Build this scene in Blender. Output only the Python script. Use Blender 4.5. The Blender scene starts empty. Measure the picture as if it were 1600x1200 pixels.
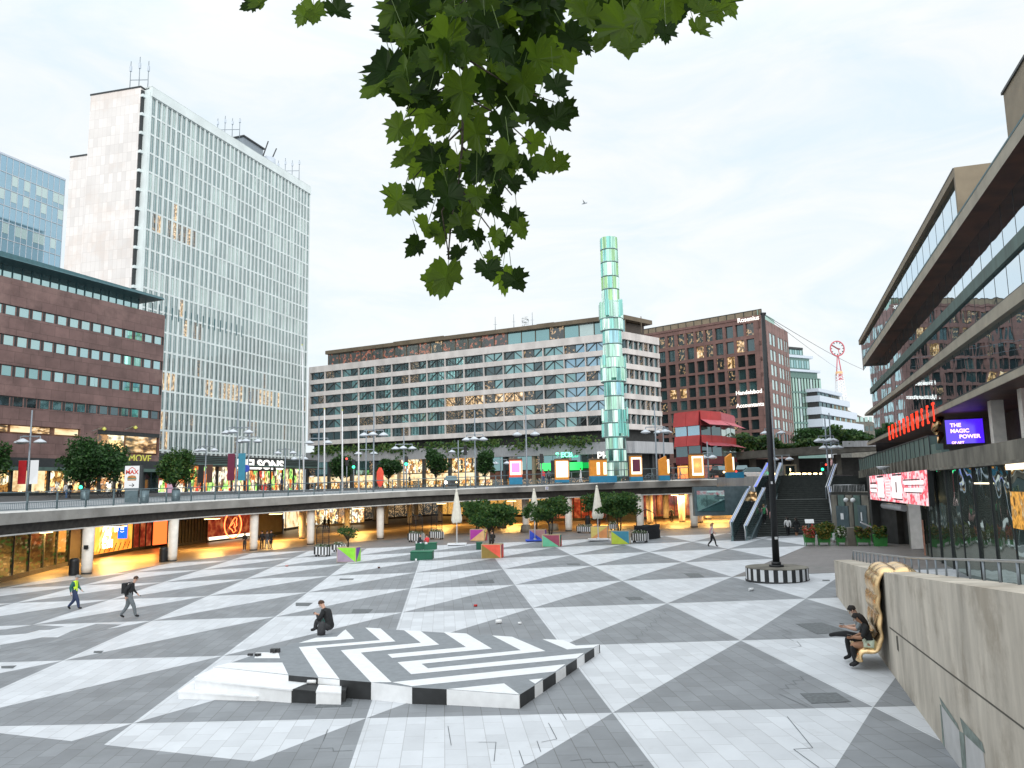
import bpy, math, random
from mathutils import Vector, Matrix, Euler
R = math.radians
rnd = random.Random(7)
SC = bpy.context.scene
COL = SC.collection

# ------------------------------------------------------------------ camera
F = 1200.0
PITCH = math.atan(160/1200.0); ROLL = R(1.0)
CAM = Vector((0, 0, 4.9))
cp, sp = math.cos(PITCH), math.sin(PITCH); cr, sr = math.cos(ROLL), math.sin(ROLL)
FW = Vector((0, cp, sp)); R0 = Vector((1, 0, 0)); U0 = Vector((0, -sp, cp))
RT = R0*cr - U0*sr; UP = R0*sr + U0*cr
camd = bpy.data.cameras.new('camera'); cam = bpy.data.objects.new('camera', camd); COL.objects.link(cam)
camd.sensor_width = 36; camd.lens = 36*F/1600; camd.clip_end = 3000; camd.clip_start = 0.05
M = Matrix((RT, UP, -FW)).transposed().to_4x4(); M.translation = CAM
cam.matrix_world = M
SC.camera = cam
TX, TY = 0.0298, -0.0015            # the plaza floor falls gently to the left
def ray(x, y): return RT*((x-800)/F) - UP*((y-600)/F) + FW
def G(x, y, dz=0.0):                # survey point on the sloping plaza floor
    d = ray(x, y); t = -(CAM.z-dz)/(d.z - TX*d.x - TY*d.y); return CAM + d*t
def atY(x, y, Y): d = ray(x, y); return CAM + d*(Y/d.y)
def atZ(x, y, Z): d = ray(x, y); return CAM + d*((Z-CAM.z)/d.z)
def gz(x, y): return TX*x + TY*y
def proj(P):
    q = Vector(P)-CAM; z = q.dot(FW); return (800+F*q.dot(RT)/z, 600-F*q.dot(UP)/z)
def lerp(a, b, t): return a+(b-a)*t
def interp(tab, x):
    if x <= tab[0][0]: a, b = tab[0], tab[1]
    elif x >= tab[-1][0]: a, b = tab[-2], tab[-1]
    else:
        for a, b in zip(tab, tab[1:]):
            if a[0] <= x <= b[0]: break
    return a[1]+(b[1]-a[1])*(x-a[0])/(b[0]-a[0])

# ------------------------------------------------------------------ materials
MATS = {}
def srgb(h):
    h = h.lstrip('#'); v = [int(h[i:i+2], 16)/255 for i in (0, 2, 4)]
    return tuple((c/12.92 if c <= .04045 else ((c+.055)/1.055)**2.4) for c in v)
def newmat(name):
    m = bpy.data.materials.new(name); m.use_nodes = True; nt = m.node_tree
    for n in list(nt.nodes): nt.nodes.remove(n)
    out = nt.nodes.new('ShaderNodeOutputMaterial')
    MATS[name] = m
    return m, nt, out
def pbr(name, col, rough=.6, metal=0, var=.12, scale=3.0, bump=0.0, bscale=None, stretch=(1,1,1), spec=.5, col2=None, emit=None, estr=0, trans=0, alpha=1, coat=0, detail=5):
    m, nt, out = newmat(name); N = nt.nodes; L = nt.links
    b = N.new('ShaderNodeBsdfPrincipled'); L.new(b.outputs[0], out.inputs[0])
    b.inputs['Roughness'].default_value = rough; b.inputs['Metallic'].default_value = metal
    b.inputs['Specular IOR Level'].default_value = spec
    if coat: b.inputs['Coat Weight'].default_value = coat
    if trans: b.inputs['Transmission Weight'].default_value = trans
    b.inputs['Alpha'].default_value = alpha
    tc = N.new('ShaderNodeTexCoord'); mp = N.new('ShaderNodeMapping'); mp.inputs['Scale'].default_value = stretch
    L.new(tc.outputs['Object'], mp.inputs[0])
    nz = N.new('ShaderNodeTexNoise'); nz.inputs['Scale'].default_value = scale; nz.inputs['Detail'].default_value = detail
    L.new(mp.outputs[0], nz.inputs[0])
    cr_ = N.new('ShaderNodeValToRGB')
    c1 = tuple(max(0, c*(1-var)) for c in col); c2 = col2 or tuple(min(1, c*(1+var)) for c in col)
    cr_.color_ramp.elements[0].position = .32; cr_.color_ramp.elements[1].position = .68
    cr_.color_ramp.elements[0].color = (*c1, 1); cr_.color_ramp.elements[1].color = (*c2, 1)
    L.new(nz.outputs[0], cr_.inputs[0]); L.new(cr_.outputs[0], b.inputs['Base Color'])
    if bump:
        bn = N.new('ShaderNodeBump'); bn.inputs['Strength'].default_value = bump; bn.inputs['Distance'].default_value = .05
        n2 = N.new('ShaderNodeTexNoise'); n2.inputs['Scale'].default_value = bscale or scale*4; n2.inputs['Detail'].default_value = 6
        L.new(mp.outputs[0], n2.inputs[0]); L.new(n2.outputs[0], bn.inputs['Height']); L.new(bn.outputs[0], b.inputs['Normal'])
    if emit:
        b.inputs['Emission Color'].default_value = (*emit, 1); b.inputs['Emission Strength'].default_value = estr
    return m
def glow(name, col, strength, var=None, scale=2.0, kind='noise', stretch=(1,1,1)):
    """things that give off light: lamps, screens, lit rooms behind glass"""
    m, nt, out = newmat(name); N = nt.nodes; L = nt.links
    e = N.new('ShaderNodeEmission'); e.inputs[1].default_value = strength; e.inputs[0].default_value = (*col, 1)
    if var:
        tc = N.new('ShaderNodeTexCoord'); mp = N.new('ShaderNodeMapping'); mp.inputs['Scale'].default_value = stretch
        L.new(tc.outputs['Object'], mp.inputs[0]); oi = N.new('ShaderNodeObjectInfo'); vm = N.new('ShaderNodeVectorMath'); vm.operation = 'SCALE'; vm.inputs[0].default_value = (37, 53, 29); L.new(oi.outputs['Random'], vm.inputs['Scale']); L.new(vm.outputs[0], mp.inputs['Location'])
        if kind == 'noise':
            t = N.new('ShaderNodeTexNoise'); t.inputs['Scale'].default_value = scale; t.inputs['Detail'].default_value = 4; o = t.outputs[0]
        else:
            t = N.new('ShaderNodeTexVoronoi'); t.inputs['Scale'].default_value = scale; t.distance = 'CHEBYCHEV'; 
            s = N.new('ShaderNodeSeparateColor'); L.new(t.outputs['Color'], s.inputs[0]); o = s.outputs[0]
        L.new(mp.outputs[0], t.inputs[0])
        r = N.new('ShaderNodeValToRGB')
        if kind != 'noise':
            n2 = N.new('ShaderNodeTexNoise'); n2.inputs['Scale'].default_value = scale*2.3; n2.inputs['Detail'].default_value = 5; L.new(mp.outputs[0], n2.inputs[0]); m2 = N.new('ShaderNodeMapRange'); m2.inputs['From Min'].default_value = .40; m2.inputs['From Max'].default_value = .58; m2.inputs['To Min'].default_value = .22; m2.inputs['To Max'].default_value = 1.15*strength; L.new(n2.outputs[0], m2.inputs[0]); L.new(m2.outputs[0], e.inputs[1])
        r.color_ramp.interpolation = 'LINEAR' if kind == 'noise' else 'CONSTANT'
        els = r.color_ramp.elements
        while len(els) < len(var): els.new(.5)
        for i, (p, c) in enumerate(var): els[i].position = p; els[i].color = (*c, 1)
        L.new(o, r.inputs[0]); L.new(r.outputs[0], e.inputs[0])
    gl = N.new('ShaderNodeBsdfGlossy'); gl.inputs['Roughness'].default_value = .08; gl.inputs[0].default_value = (.12, .12, .12, 1)
    ad = N.new('ShaderNodeAddShader'); L.new(e.outputs[0], ad.inputs[0]); L.new(gl.outputs[0], ad.inputs[1]); L.new(ad.outputs[0], out.inputs[0])
    return m
def glass(name, base, mirror=.6, rough=.03, tint=(.8, .95, 1), wav=0.0, var=.5, scale=.6):
    """dark window glass: a sharp coloured reflection over a dim room"""
    m, nt, out = newmat(name); N = nt.nodes; L = nt.links
    d = N.new('ShaderNodeBsdfDiffuse'); g = N.new('ShaderNodeBsdfGlossy'); g.inputs[0].default_value = (*tint, 1); g.inputs['Roughness'].default_value = rough
    lw = N.new('ShaderNodeLayerWeight'); lw.inputs[0].default_value = .35
    mr = N.new('ShaderNodeMapRange'); mr.inputs['To Min'].default_value = mirror; mr.inputs['To Max'].default_value = min(1, mirror+.3)
    L.new(lw.outputs['Facing'], mr.inputs[0])
    mx = N.new('ShaderNodeMixShader'); L.new(mr.outputs[0], mx.inputs[0]); L.new(d.outputs[0], mx.inputs[1]); L.new(g.outputs[0], mx.inputs[2]); L.new(mx.outputs[0], out.inputs[0])
    tc = N.new('ShaderNodeTexCoord'); nz = N.new('ShaderNodeTexNoise'); nz.inputs['Scale'].default_value = scale; nz.inputs['Detail'].default_value = 3
    L.new(tc.outputs['Object'], nz.inputs[0])
    oi = N.new('ShaderNodeObjectInfo'); 
    r = N.new('ShaderNodeValToRGB'); r.color_ramp.elements[0].position = .3; r.color_ramp.elements[1].position = .7
    r.color_ramp.elements[0].color = (*[c*(1-var) for c in base], 1); r.color_ramp.elements[1].color = (*[min(1, c*(1+var)) for c in base], 1)
    mm = N.new('ShaderNodeMath'); mm.operation = 'ADD'; L.new(nz.outputs[0], mm.inputs[0])
    ms = N.new('ShaderNodeMapRange'); ms.inputs['To Min'].default_value = -.25; ms.inputs['To Max'].default_value = .25; L.new(oi.outputs['Random'], ms.inputs[0]); L.new(ms.outputs[0], mm.inputs[1])
    L.new(mm.outputs[0], r.inputs[0]); L.new(r.outputs[0], d.inputs[0])
    if wav:
        bn = N.new('ShaderNodeBump'); bn.inputs['Strength'].default_value = wav; bn.inputs['Distance'].default_value = .3
        n2 = N.new('ShaderNodeTexNoise'); n2.inputs['Scale'].default_value = .5; n2.inputs['Detail'].default_value = 1
        L.new(tc.outputs['Object'], n2.inputs[0]); L.new(n2.outputs[0], bn.inputs['Height']); L.new(bn.outputs[0], g.inputs['Normal'])
    return m
def stone(name, col, mortar, bw, bh, var=.1, rough=.6, msize=.012, off=.5, rotz=0.0, wall=None, noise=.25, bump=.3, nscale=.8, offset=(0,0,0), stain_or_light=None, basis=None, streak=False):
    """slabs or cladding panels: a brick pattern laid on the surface; wall='x' for upright facades"""
    m, nt, out = newmat(name); N = nt.nodes; L = nt.links
    b = N.new('ShaderNodeBsdfPrincipled'); L.new(b.outputs[0], out.inputs[0]); b.inputs['Roughness'].default_value = rough
    tc = N.new('ShaderNodeTexCoord'); mp = N.new('ShaderNodeMapping'); mp.inputs['Rotation'].default_value = (R(90) if wall else 0, 0, rotz); mp.inputs['Location'].default_value = offset
    if wall: mp.vector_type = 'TEXTURE'
    L.new(tc.outputs['Object'], mp.inputs[0])
    if basis:          # slabs laid along two directions that are not quite square to each other
        cb = N.new('ShaderNodeCombineXYZ')
        for i_, bv in enumerate(basis):
            dp = N.new('ShaderNodeVectorMath'); dp.operation = 'DOT_PRODUCT'; L.new(tc.outputs['Object'], dp.inputs[0]); dp.inputs[1].default_value = tuple(bv) if len(bv) == 3 else (*bv, 0); L.new(dp.outputs['Value'], cb.inputs[i_])
        mp = cb
    br = N.new('ShaderNodeTexBrick'); br.offset = off; br.inputs['Scale'].default_value = 1; br.inputs['Brick Width'].default_value = bw; br.inputs['Row Height'].default_value = bh
    br.inputs['Mortar Size'].default_value = msize; br.inputs['Mortar Smooth'].default_value = .3; br.inputs['Bias'].default_value = 0
    br.inputs['Color1'].default_value = (*[c*(1-var) for c in col], 1); br.inputs['Color2'].default_value = (*[min(1, c*(1+var)) for c in col], 1); br.inputs['Mortar'].default_value = (*mortar, 1)
    L.new(mp.outputs[0], br.inputs[0])
    nz = N.new('ShaderNodeTexNoise'); nz.inputs['Scale'].default_value = nscale; nz.inputs['Detail'].default_value = 8; nz.inputs['Roughness'].default_value = .65
    ms_ = N.new('ShaderNodeMapping'); ms_.inputs['Scale'].default_value = (1.6, 1.6, .45) if streak else (1, 1, 1); L.new(tc.outputs['Object'], ms_.inputs[0]); L.new(ms_.outputs[0], nz.inputs[0])
    mr = N.new('ShaderNodeMapRange'); mr.inputs['From Min'].default_value = .3; mr.inputs['From Max'].default_value = .7; mr.inputs['To Min'].default_value = 1-noise; mr.inputs['To Max'].default_value = 1+noise*.4
    L.new(nz.outputs[0], mr.inputs[0])
    mx = N.new('ShaderNodeMix'); mx.data_type = 'RGBA'; mx.blend_type = 'MULTIPLY'; mx.inputs[0].default_value = 1
    L.new(br.outputs[0], mx.inputs[6]); L.new(mr.outputs[0], mx.inputs[7])
    src = mx.outputs[2]
    if stain_or_light:
        n3 = N.new('ShaderNodeTexNoise'); n3.inputs['Scale'].default_value = stain_or_light[1]; n3.inputs['Detail'].default_value = 7; n3.inputs['Roughness'].default_value = .7; L.new(tc.outputs['Object'], n3.inputs[0])
        m3 = N.new('ShaderNodeMapRange'); m3.inputs['From Min'].default_value = stain_or_light[2]; m3.inputs['From Max'].default_value = stain_or_light[2]+.12; L.new(n3.outputs[0], m3.inputs[0])
        m3.inputs['To Max'].default_value = stain_or_light[3]
        x3 = N.new('ShaderNodeMix'); x3.data_type = 'RGBA'; x3.inputs[7].default_value = (*stain_or_light[0], 1); L.new(m3.outputs[0], x3.inputs[0]); L.new(src, x3.inputs[6]); src = x3.outputs[2]
    L.new(src, b.inputs['Base Color'])
    if bump:
        bn = N.new('ShaderNodeBump'); bn.inputs['Strength'].default_value = bump; bn.inputs['Distance'].default_value = .02
        iv = N.new('ShaderNodeMath'); iv.operation = 'SUBTRACT'; iv.inputs[0].default_value = 1; L.new(br.outputs['Fac'], iv.inputs[1])
        ad = N.new('ShaderNodeMath'); ad.operation = 'MULTIPLY_ADD'; ad.inputs[1].default_value = .3; L.new(nz.outputs[0], ad.inputs[0]); L.new(iv.outputs[0], ad.inputs[2])
        L.new(ad.outputs[0], bn.inputs['Height']); L.new(bn.outputs[0], b.inputs['Normal'])
    return m

# ------------------------------------------------------------------ mesh builder
class MB:
    def __init__(s): s.v = []; s.f = []; s.m = []; s.names = []; s.sm = []
    def mi(s, mat):
        if mat not in s.names: s.names.append(mat)
        return s.names.index(mat)
    def poly(s, pts, mat, smooth=False):
        n = len(s.v); s.v += [tuple(p) for p in pts]; s.f.append(tuple(range(n, n+len(pts)))); s.m.append(s.mi(mat)); s.sm.append(smooth)
    def add(s, vs, fs, mat, smooth=False):
        n = len(s.v); s.v += [tuple(p) for p in vs]; k = s.mi(mat)
        for f in fs: s.f.append(tuple(i+n for i in f)); s.m.append(k); s.sm.append(smooth)
    def hexa(s, p, mat, mats=None):      # 8 points: bottom 4 (ccw from above) then top 4
        fs = [(3,2,1,0),(4,5,6,7),(0,1,5,4),(1,2,6,5),(2,3,7,6),(3,0,4,7)]
        n = len(s.v); s.v += [tuple(q) for q in p]
        for k, f in enumerate(fs):
            s.f.append(tuple(i+n for i in f)); s.m.append(s.mi((mats or {}).get(k, mat))); s.sm.append(False)
    def box(s, x0, x1, y0, y1, z0, z1, mat, mats=None):
        s.hexa([(x0,y0,z0),(x1,y0,z0),(x1,y1,z0),(x0,y1,z0),(x0,y0,z1),(x1,y0,z1),(x1,y1,z1),(x0,y1,z1)], mat, mats)
    def bar(s, a, b, w, mat, h=None, up=(0,0,1)):   # rectangular bar from a to b
        a = Vector(a); b = Vector(b); d = (b-a).normalized(); u = Vector(up)
        if abs(d.dot(u)) > .98: u = Vector((1, 0, 0)) if abs(d.x) < .9 else Vector((0, 1, 0))
        r = d.cross(u).normalized(); q = r.cross(d).normalized(); h = h or w
        r = r*w/2; q = q*h/2
        s.hexa([a-r-q, a+r-q, b+r-q, b-r-q, a-r+q, a+r+q, b+r+q, b-r+q], mat)
    def tube(s, pts, rad, mat, n=8, cap=True, smooth=True):
        pts = [Vector(p) for p in pts]; rad = rad if isinstance(rad, (list, tuple)) else [rad]*len(pts)
        vs = []; prev = None
        for i, p in enumerate(pts):
            d = (pts[min(i+1, len(pts)-1)]-pts[max(i-1, 0)]); d = d.normalized() if d.length > 1e-9 else Vector((0,0,1))
            if prev is None: u = Vector((0,0,1)) if abs(d.z) < .9 else Vector((1,0,0)); a = d.cross(u).normalized()
            else: a = (prev - d*prev.dot(d)); a = a.normalized() if a.length > 1e-6 else d.orthogonal().normalized()
            prev = a; b = d.cross(a)
            for k in range(n):
                t = 2*math.pi*k/n; vs.append(p + (a*math.cos(t)+b*math.sin(t))*rad[i])
        fs = [(i*n+k, i*n+(k+1)%n, (i+1)*n+(k+1)%n, (i+1)*n+k) for i in range(len(pts)-1) for k in range(n)]
        s.add(vs, fs, mat, smooth)
        if cap:
            m = len(s.v)-len(vs); k = s.mi(mat)
            s.f.append(tuple(m+i for i in range(n))[::-1]); s.m.append(k); s.sm.append(False)
            s.f.append(tuple(m+(len(pts)-1)*n+i for i in range(n))); s.m.append(k); s.sm.append(False)
    def lathe(s, prof, mat, n=24, c=(0,0,0), smooth=True, cap=True, mats=None):
        vs = [(c[0]+r*math.cos(2*math.pi*k/n), c[1]+r*math.sin(2*math.pi*k/n), c[2]+z) for r, z in prof for k in range(n)]
        base = len(s.v); s.v += vs
        for i in range(len(prof)-1):
            for k in range(n):
                s.f.append((base+i*n+k, base+i*n+(k+1)%n, base+(i+1)*n+(k+1)%n, base+(i+1)*n+k)); s.m.append(s.mi(mats[k % len(mats)] if mats and i in (1,) else mat)); s.sm.append(smooth)
        if cap:
            s.f.append(tuple(base+i for i in range(n))[::-1]); s.m.append(s.mi(mat)); s.sm.append(False)
            s.f.append(tuple(base+(len(prof)-1)*n+i for i in range(n))); s.m.append(s.mi(mat)); s.sm.append(False)
    def prism(s, poly, z0, z1, mat, top=None, side=None):   # poly ccw (x,y); z0/z1 may be functions of (x,y)
        f0 = z0 if callable(z0) else (lambda x, y: z0); f1 = z1 if callable(z1) else (lambda x, y: z1)
        n = len(poly); b = [(x, y, f0(x, y)) for x, y in poly]; t = [(x, y, f1(x, y)) for x, y in poly]
        base = len(s.v); s.v += b+t
        s.f.append(tuple(base+i for i in range(n))[::-1]); s.m.append(s.mi(mat)); s.sm.append(False)
        s.f.append(tuple(base+n+i for i in range(n))); s.m.append(s.mi(top or mat)); s.sm.append(False)
        for i in range(n):
            j = (i+1) % n; s.f.append((base+i, base+j, base+n+j, base+n+i)); s.m.append(s.mi(side[i] if side else mat)); s.sm.append(False)
    def mesh(s, name):
        me = bpy.data.meshes.new(name); me.from_pydata(s.v, [], s.f); 
        for nme in s.names: me.materials.append(MATS[nme])
        me.polygons.foreach_set('material_index', s.m); me.polygons.foreach_set('use_smooth', s.sm); me.update()
        return me
    def build(s, name, parent=None, bevel=0):
        o = bpy.data.objects.new(name, s.mesh(name)); COL.objects.link(o)
        if parent: o.parent = parent
        if bevel:
            b = o.modifiers.new('bevel', 'BEVEL'); b.width = bevel; b.segments = 2; b.limit_method = 'ANGLE'
        return o
def _each(s, name, parent=None, bevel=0):
    # every separate piece becomes a part of its own
    par = list(range(len(s.v)))
    def fd(a):
        while par[a] != a: par[a] = par[par[a]]; a = par[a]
        return a
    for f in s.f:
        for i in f[1:]: par[fd(i)] = fd(f[0])
    grp = {}
    for k, f in enumerate(s.f): grp.setdefault(fd(f[0]), []).append(k)
    for ks in grp.values():
        q = MB(); mp_ = {}
        for k in ks:
            for i in s.f[k]:
                if i not in mp_: mp_[i] = len(q.v); q.v.append(s.v[i])
            q.f.append(tuple(mp_[i] for i in s.f[k])); q.m.append(q.mi(s.names[s.m[k]])); q.sm.append(s.sm[k])
        q.build(name, parent, bevel)
MB.build_each = _each
def tag(o, label=None, cat=None, group=None, kind=None):
    if label: o['label'] = label
    if cat: o['category'] = cat
    if group: o['group'] = group
    if kind: o['kind'] = kind
    return o
def root(name, loc, rz=0, label=None, cat=None, group=None):
    o = bpy.data.objects.new(name, None); COL.objects.link(o); o.location = loc; o.rotation_euler = (0, 0, rz); o.empty_display_size = .2
    return tag(o, label, cat, group)
def copy_tree(o, parent=None):
    c = o.copy(); COL.objects.link(c); c.parent = parent
    for ch in list(KIDS.get(o, [])) or [x for x in o.children]: copy_tree(ch, c)
    return c
KIDS = {}
def text_obj(txt, size, mat, parent, loc, rot, name='lettering', extrude=.03, align='CENTER', sx=1.0, bold=0.0):
    cu = bpy.data.curves.new(name, 'FONT'); cu.body = txt; cu.size = size; cu.extrude = extrude; cu.align_x = align; cu.align_y = 'CENTER'; cu.offset = bold
    cu.materials.append(MATS[mat]); to = bpy.data.objects.new(name, cu); COL.objects.link(to); bpy.context.view_layer.update()
    me = bpy.data.meshes.new_from_object(to.evaluated_get(bpy.context.evaluated_depsgraph_get())); bpy.data.objects.remove(to); bpy.data.curves.remove(cu)
    o = bpy.data.objects.new(name, me); COL.objects.link(o); o.parent = parent; o.location = loc; o.rotation_euler = rot; o.scale = (sx, 1, 1)
    return o
ORD = ['first','second','third','fourth','fifth','sixth','seventh','eighth','ninth','tenth','eleventh','twelfth','thirteenth','fourteenth','fifteenth','sixteenth','seventeenth','eighteenth','nineteenth','twentieth']
# ------------------------------------------------------------------ palette
_a, _b = R(-5.2), R(95.2); _den = math.sin(_b-_a)
BAS = ((math.cos(_b+R(0))*0-math.sin(_a)*1/_den*1, math.cos(_a)/_den), (math.sin(_b)/_den, -math.cos(_b)/_den))   # (along the columns, along the rows)
stone('white_slab', (.575,.60,.635), (.42,.43,.45), .84, .415, var=.085, rough=.55, msize=.009, basis=BAS, noise=.10, bump=.15, nscale=.9, stain_or_light=((.40,.41,.41), 1.4, .585, .4))
stone('grey_slab', (.222,.237,.255), (.13,.135,.14), .84, .415, var=.11, rough=.6, msize=.009, basis=BAS, noise=.2, bump=.15, nscale=.7, stain_or_light=((.17,.19,.19), .5, .6, .5))
stone('apron_slab', (.19,.175,.17), (.12,.115,.11), .6, .6, var=.05, rough=.55, noise=.2, nscale=.5, stain_or_light=((.10,.11,.10), .35, .55, .6))
stone('passage_slab', (.36,.28,.20), (.24,.18,.13), .9, .45, var=.12, rough=.35, noise=.25, nscale=.3)
stone('street_slab', (.30,.32,.34), (.2,.21,.22), .8, .8, var=.08, rough=.7, noise=.25, nscale=.4)
pbr('asphalt', (.06,.062,.065), .85, var=.25, scale=4, bump=.3, bscale=60)
pbr('drain', (.10,.112,.12), .6, var=.3, scale=12)
pbr('concrete', (.27,.255,.235), .85, var=.25, scale=1.1, bump=.35, bscale=9, stretch=(1,1,.45), detail=9)
stone('wall_concrete', (.58,.525,.445), (.58,.525,.445), 50, 50, var=.02, rough=.85, noise=.36, nscale=.9, stain_or_light=((.24,.195,.14), .55, .50, .5), bump=.9, streak=True)
pbr('joint_dark', (.10,.09,.075), .9); pbr('patch_pale', (.50,.50,.50), .8, var=.08); pbr('patch_green', (.20,.24,.22), .85, var=.25, scale=6)
pbr('fascia', (.27,.265,.25), .85, var=.22, scale=.7, bump=.3, bscale=7, detail=9)
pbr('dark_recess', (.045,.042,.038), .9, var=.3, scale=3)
pbr('soffit', (.42,.38,.30), .7, var=.08)
pbr('pale_edge', (.6,.6,.58), .6, var=.1)
pbr('column_white', (.78,.74,.68), .5, var=.1, scale=2)
pbr('column_foot', (.03,.03,.03), .6)
pbr('rail_steel', (.13,.18,.20), .45, metal=.6, var=.15)
pbr('steel', (.45,.46,.47), .35, metal=.9, var=.1)
pbr('lamp_grey', (.25,.29,.33), .45, metal=.3, var=.1)
pbr('lamp_shade', (.55,.6,.66), .35, var=.05)
pbr('ob_frame', (.30,.42,.42), .4, metal=.4)
pbr('flag_white', (.75,.77,.8), .4, var=.03)
pbr('black_paint', (.012,.014,.016), .45, var=.3, scale=8)
pbr('white_paint', (.74,.76,.78), .55, var=.05, scale=5)
pbr('plinth_grey', (.20,.22,.24), .6, var=.1, scale=6)
pbr('black_side', (.02,.022,.024), .6, var=.3)
pbr('granite_brown', (.25,.13,.115), .55, var=.3, scale=1.5, detail=9)
stone('brown_panels', (.195,.118,.110), (.09,.055,.05), 1.6, 1.1, var=.12, rough=.5, msize=.02, wall='x', noise=.4, nscale=.5, bump=.1, stain_or_light=((.34,.22,.20), .12, .52, .55))  # pale blotches paint in light thrown back by the white tower
stone('marble_panels', (.80,.765,.75), (.66,.62,.60), .9, 1.75, var=.09, rough=.5, msize=.03, basis=((0,1,0),(0,0,1)), noise=.12, nscale=.12, bump=.05, off=0, stain_or_light=((.70,.60,.54), .08, .5, .5))
stone('rose_stone', (.225,.125,.11), (.13,.08,.07), 1.8, 1.3, var=.08, rough=.6, msize=.03, wall='x', noise=.3, nscale=.4, bump=.1)
pbr('teal_roof', (.035,.11,.13), .5, var=.15)
pbr('tower_white', (.70,.77,.78), .45, var=.08, scale=.3)
pbr('tower_edge', (.55,.60,.60), .5, var=.1)
pbr('band_grey', (.60,.565,.55), .7, var=.16, scale=.5, stretch=(1,1,.3), detail=8)
pbr('canopy_grey', (.42,.43,.45), .6, var=.12, scale=1.5, stretch=(3,1,.2))
pbr('bronze_dark', (.055,.042,.032), .5, var=.3)
pbr('bronze_roof', (.135,.105,.07), .6, var=.25, scale=.4)
pbr('dark_frame', (.03,.035,.038), .5, var=.2)
pbr('truss', (.085,.10,.105), .5, var=.2)
pbr('green_frame', (.12,.21,.19), .4, var=.15)
pbr('bluewhite_wall', (.52,.58,.66), .6, var=.06)
pbr('dark_wall', (.03,.032,.032), .6, var=.35, scale=2)
pbr('viaduct', (.12,.115,.10), .8, var=.3, scale=1)
pbr('red_panel', (.52,.06,.06), .5, var=.12, scale=.8)
pbr('red_dark', (.20,.028,.035), .5, var=.2)
pbr('pink_awning', (.55,.12,.15), .6, var=.1)
pbr('copper_green', (.085,.14,.125), .55, var=.25, scale=.9, stretch=(2,2,.3))
pbr('aged_concrete', (.16,.15,.125), .85, var=.45, scale=1.3, stretch=(1,1,.4), bump=.3, bscale=12, detail=9)
pbr('tan_band', (.36,.325,.26), .7, var=.15, scale=.8, detail=8)
pbr('wood_soffit', (.10,.038,.022), .5, var=.5, scale=.5, detail=6)
pbr('terracotta', (.34,.15,.10), .6, var=.4, scale=5)
pbr('tan_wall', (.25,.205,.145), .7, var=.12, scale=1)
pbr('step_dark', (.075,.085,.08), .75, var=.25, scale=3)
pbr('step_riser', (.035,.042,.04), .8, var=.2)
pbr('esc_glass', (.16,.24,.25), .15, metal=.5, var=.15)
pbr('esc_step', (.05,.055,.06), .5, metal=.5, var=.2)
pbr('bark', (.05,.04,.03), .9, var=.3, scale=20, bump=.5)
pbr('wood_edge', (.55,.44,.28), .6, var=.12)
for nm, h in dict(c_lime='8fdc3c', c_mauve='a493a8', c_violet='7448a8', c_magenta='b43fa4', c_peach='e8b988', c_pinkdk='b04a60', c_olive='90793a', c_coral='f0604a', c_redor='e8503a', c_blue='3a58c8', c_rose='b98a86', c_purple='6a3c94', c_mint='6ac09a', c_wine='9a4860', c_yellow='ead27a', c_orange='f0a468', c_yelgreen='b4c840', c_tealb='3a86a0', c_green='0f6b4c', c_stoolgreen='145a44', c_orangekiosk='e8952e', c_bluebase='1f7fa6', c_maroon='6b2440', c_planter='2f7a36', c_red='b5201c', c_teal='0e7a70').items():
    pbr(nm, srgb(h), .6, var=.1, scale=2.5)
pbr('canvas', (.74,.71,.62), .8, var=.06, scale=4, bump=.2, bscale=20)
pbr('soil', (.05,.035,.02), .9, var=.3)
pbr('black_mesh', (.01,.011,.012), .6)
pbr('black_fabric', (.012,.013,.017), .85, var=.5, scale=9, bump=.6, bscale=14)
pbr('bronze_gold', (.80,.56,.30), .27, metal=1.0, var=.06, scale=3, bump=.12, bscale=12)
# glass
glass('win_sky', (.10,.16,.17), .62, tint=(.62,.86,.86), var=.3)
glass('win_teal', (.04,.09,.095), .44, tint=(.55,.85,.86), var=.6, scale=.4)
glass('win_dark', (.012,.02,.022), .16, tint=(.6,.8,.85), var=.7, scale=.5)
glass('win_blue', (.10,.17,.22), .5, tint=(.55,.78,.92), var=.35, scale=.2)
glass('tower_glass', (.045,.085,.10), .33, tint=(.72,.9,.9), var=.3, scale=.15)
glass('tower_reflected_dark', (.02,.035,.04), .24, tint=(.6,.8,.82), var=.6, scale=.15)  # darker pane colour, painted stand-in for reflected buildings
glass('tower_blind', (.34,.43,.43), .40, tint=(.8,.95,.92), var=.15, scale=.15)
glass('win_painted_sky', (.42,.56,.56), .3, tint=(.8,.95,.95), var=.15)  # pale diffuse colour painted in for the sky's reflection
glass('kultur_glass', (.012,.02,.022), .66, tint=(.80,.92,1.0), rough=.015, wav=.03, var=.5)
glass('kultur_low', (.075,.085,.075), .42, tint=(.75,.85,.8), rough=.03, wav=.25, var=.6, scale=.3)
glass('green_glass', (.16,.25,.21), .42, tint=(.7,.95,.85), var=.2)
WARM = [(0, (.16,.07,.02)), (.35, (.55,.28,.08)), (.55, (1,.62,.25)), (.75, (1,.85,.6))]
glow('win_lit', (1,.7,.35), 1.0, var=[(.38,(.05,.035,.02)),(.48,(.26,.15,.06)),(.56,(.9,.56,.24)),(.68,(1,.88,.65))], scale=3.6)
glow('win_dim', (1,.7,.35), .9, var=[(.5,(.018,.026,.028)),(.565,(.05,.045,.035)),(.60,(1,.66,.34)),(.64,(.04,.035,.03))], scale=4.2)
glow('win_red', (1,.3,.1), .5, var=[(.48,(.05,.06,.055)),(.56,(.10,.06,.05)),(.61,(1,.30,.16)),(.66,(.06,.05,.04))], scale=3.4)
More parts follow.
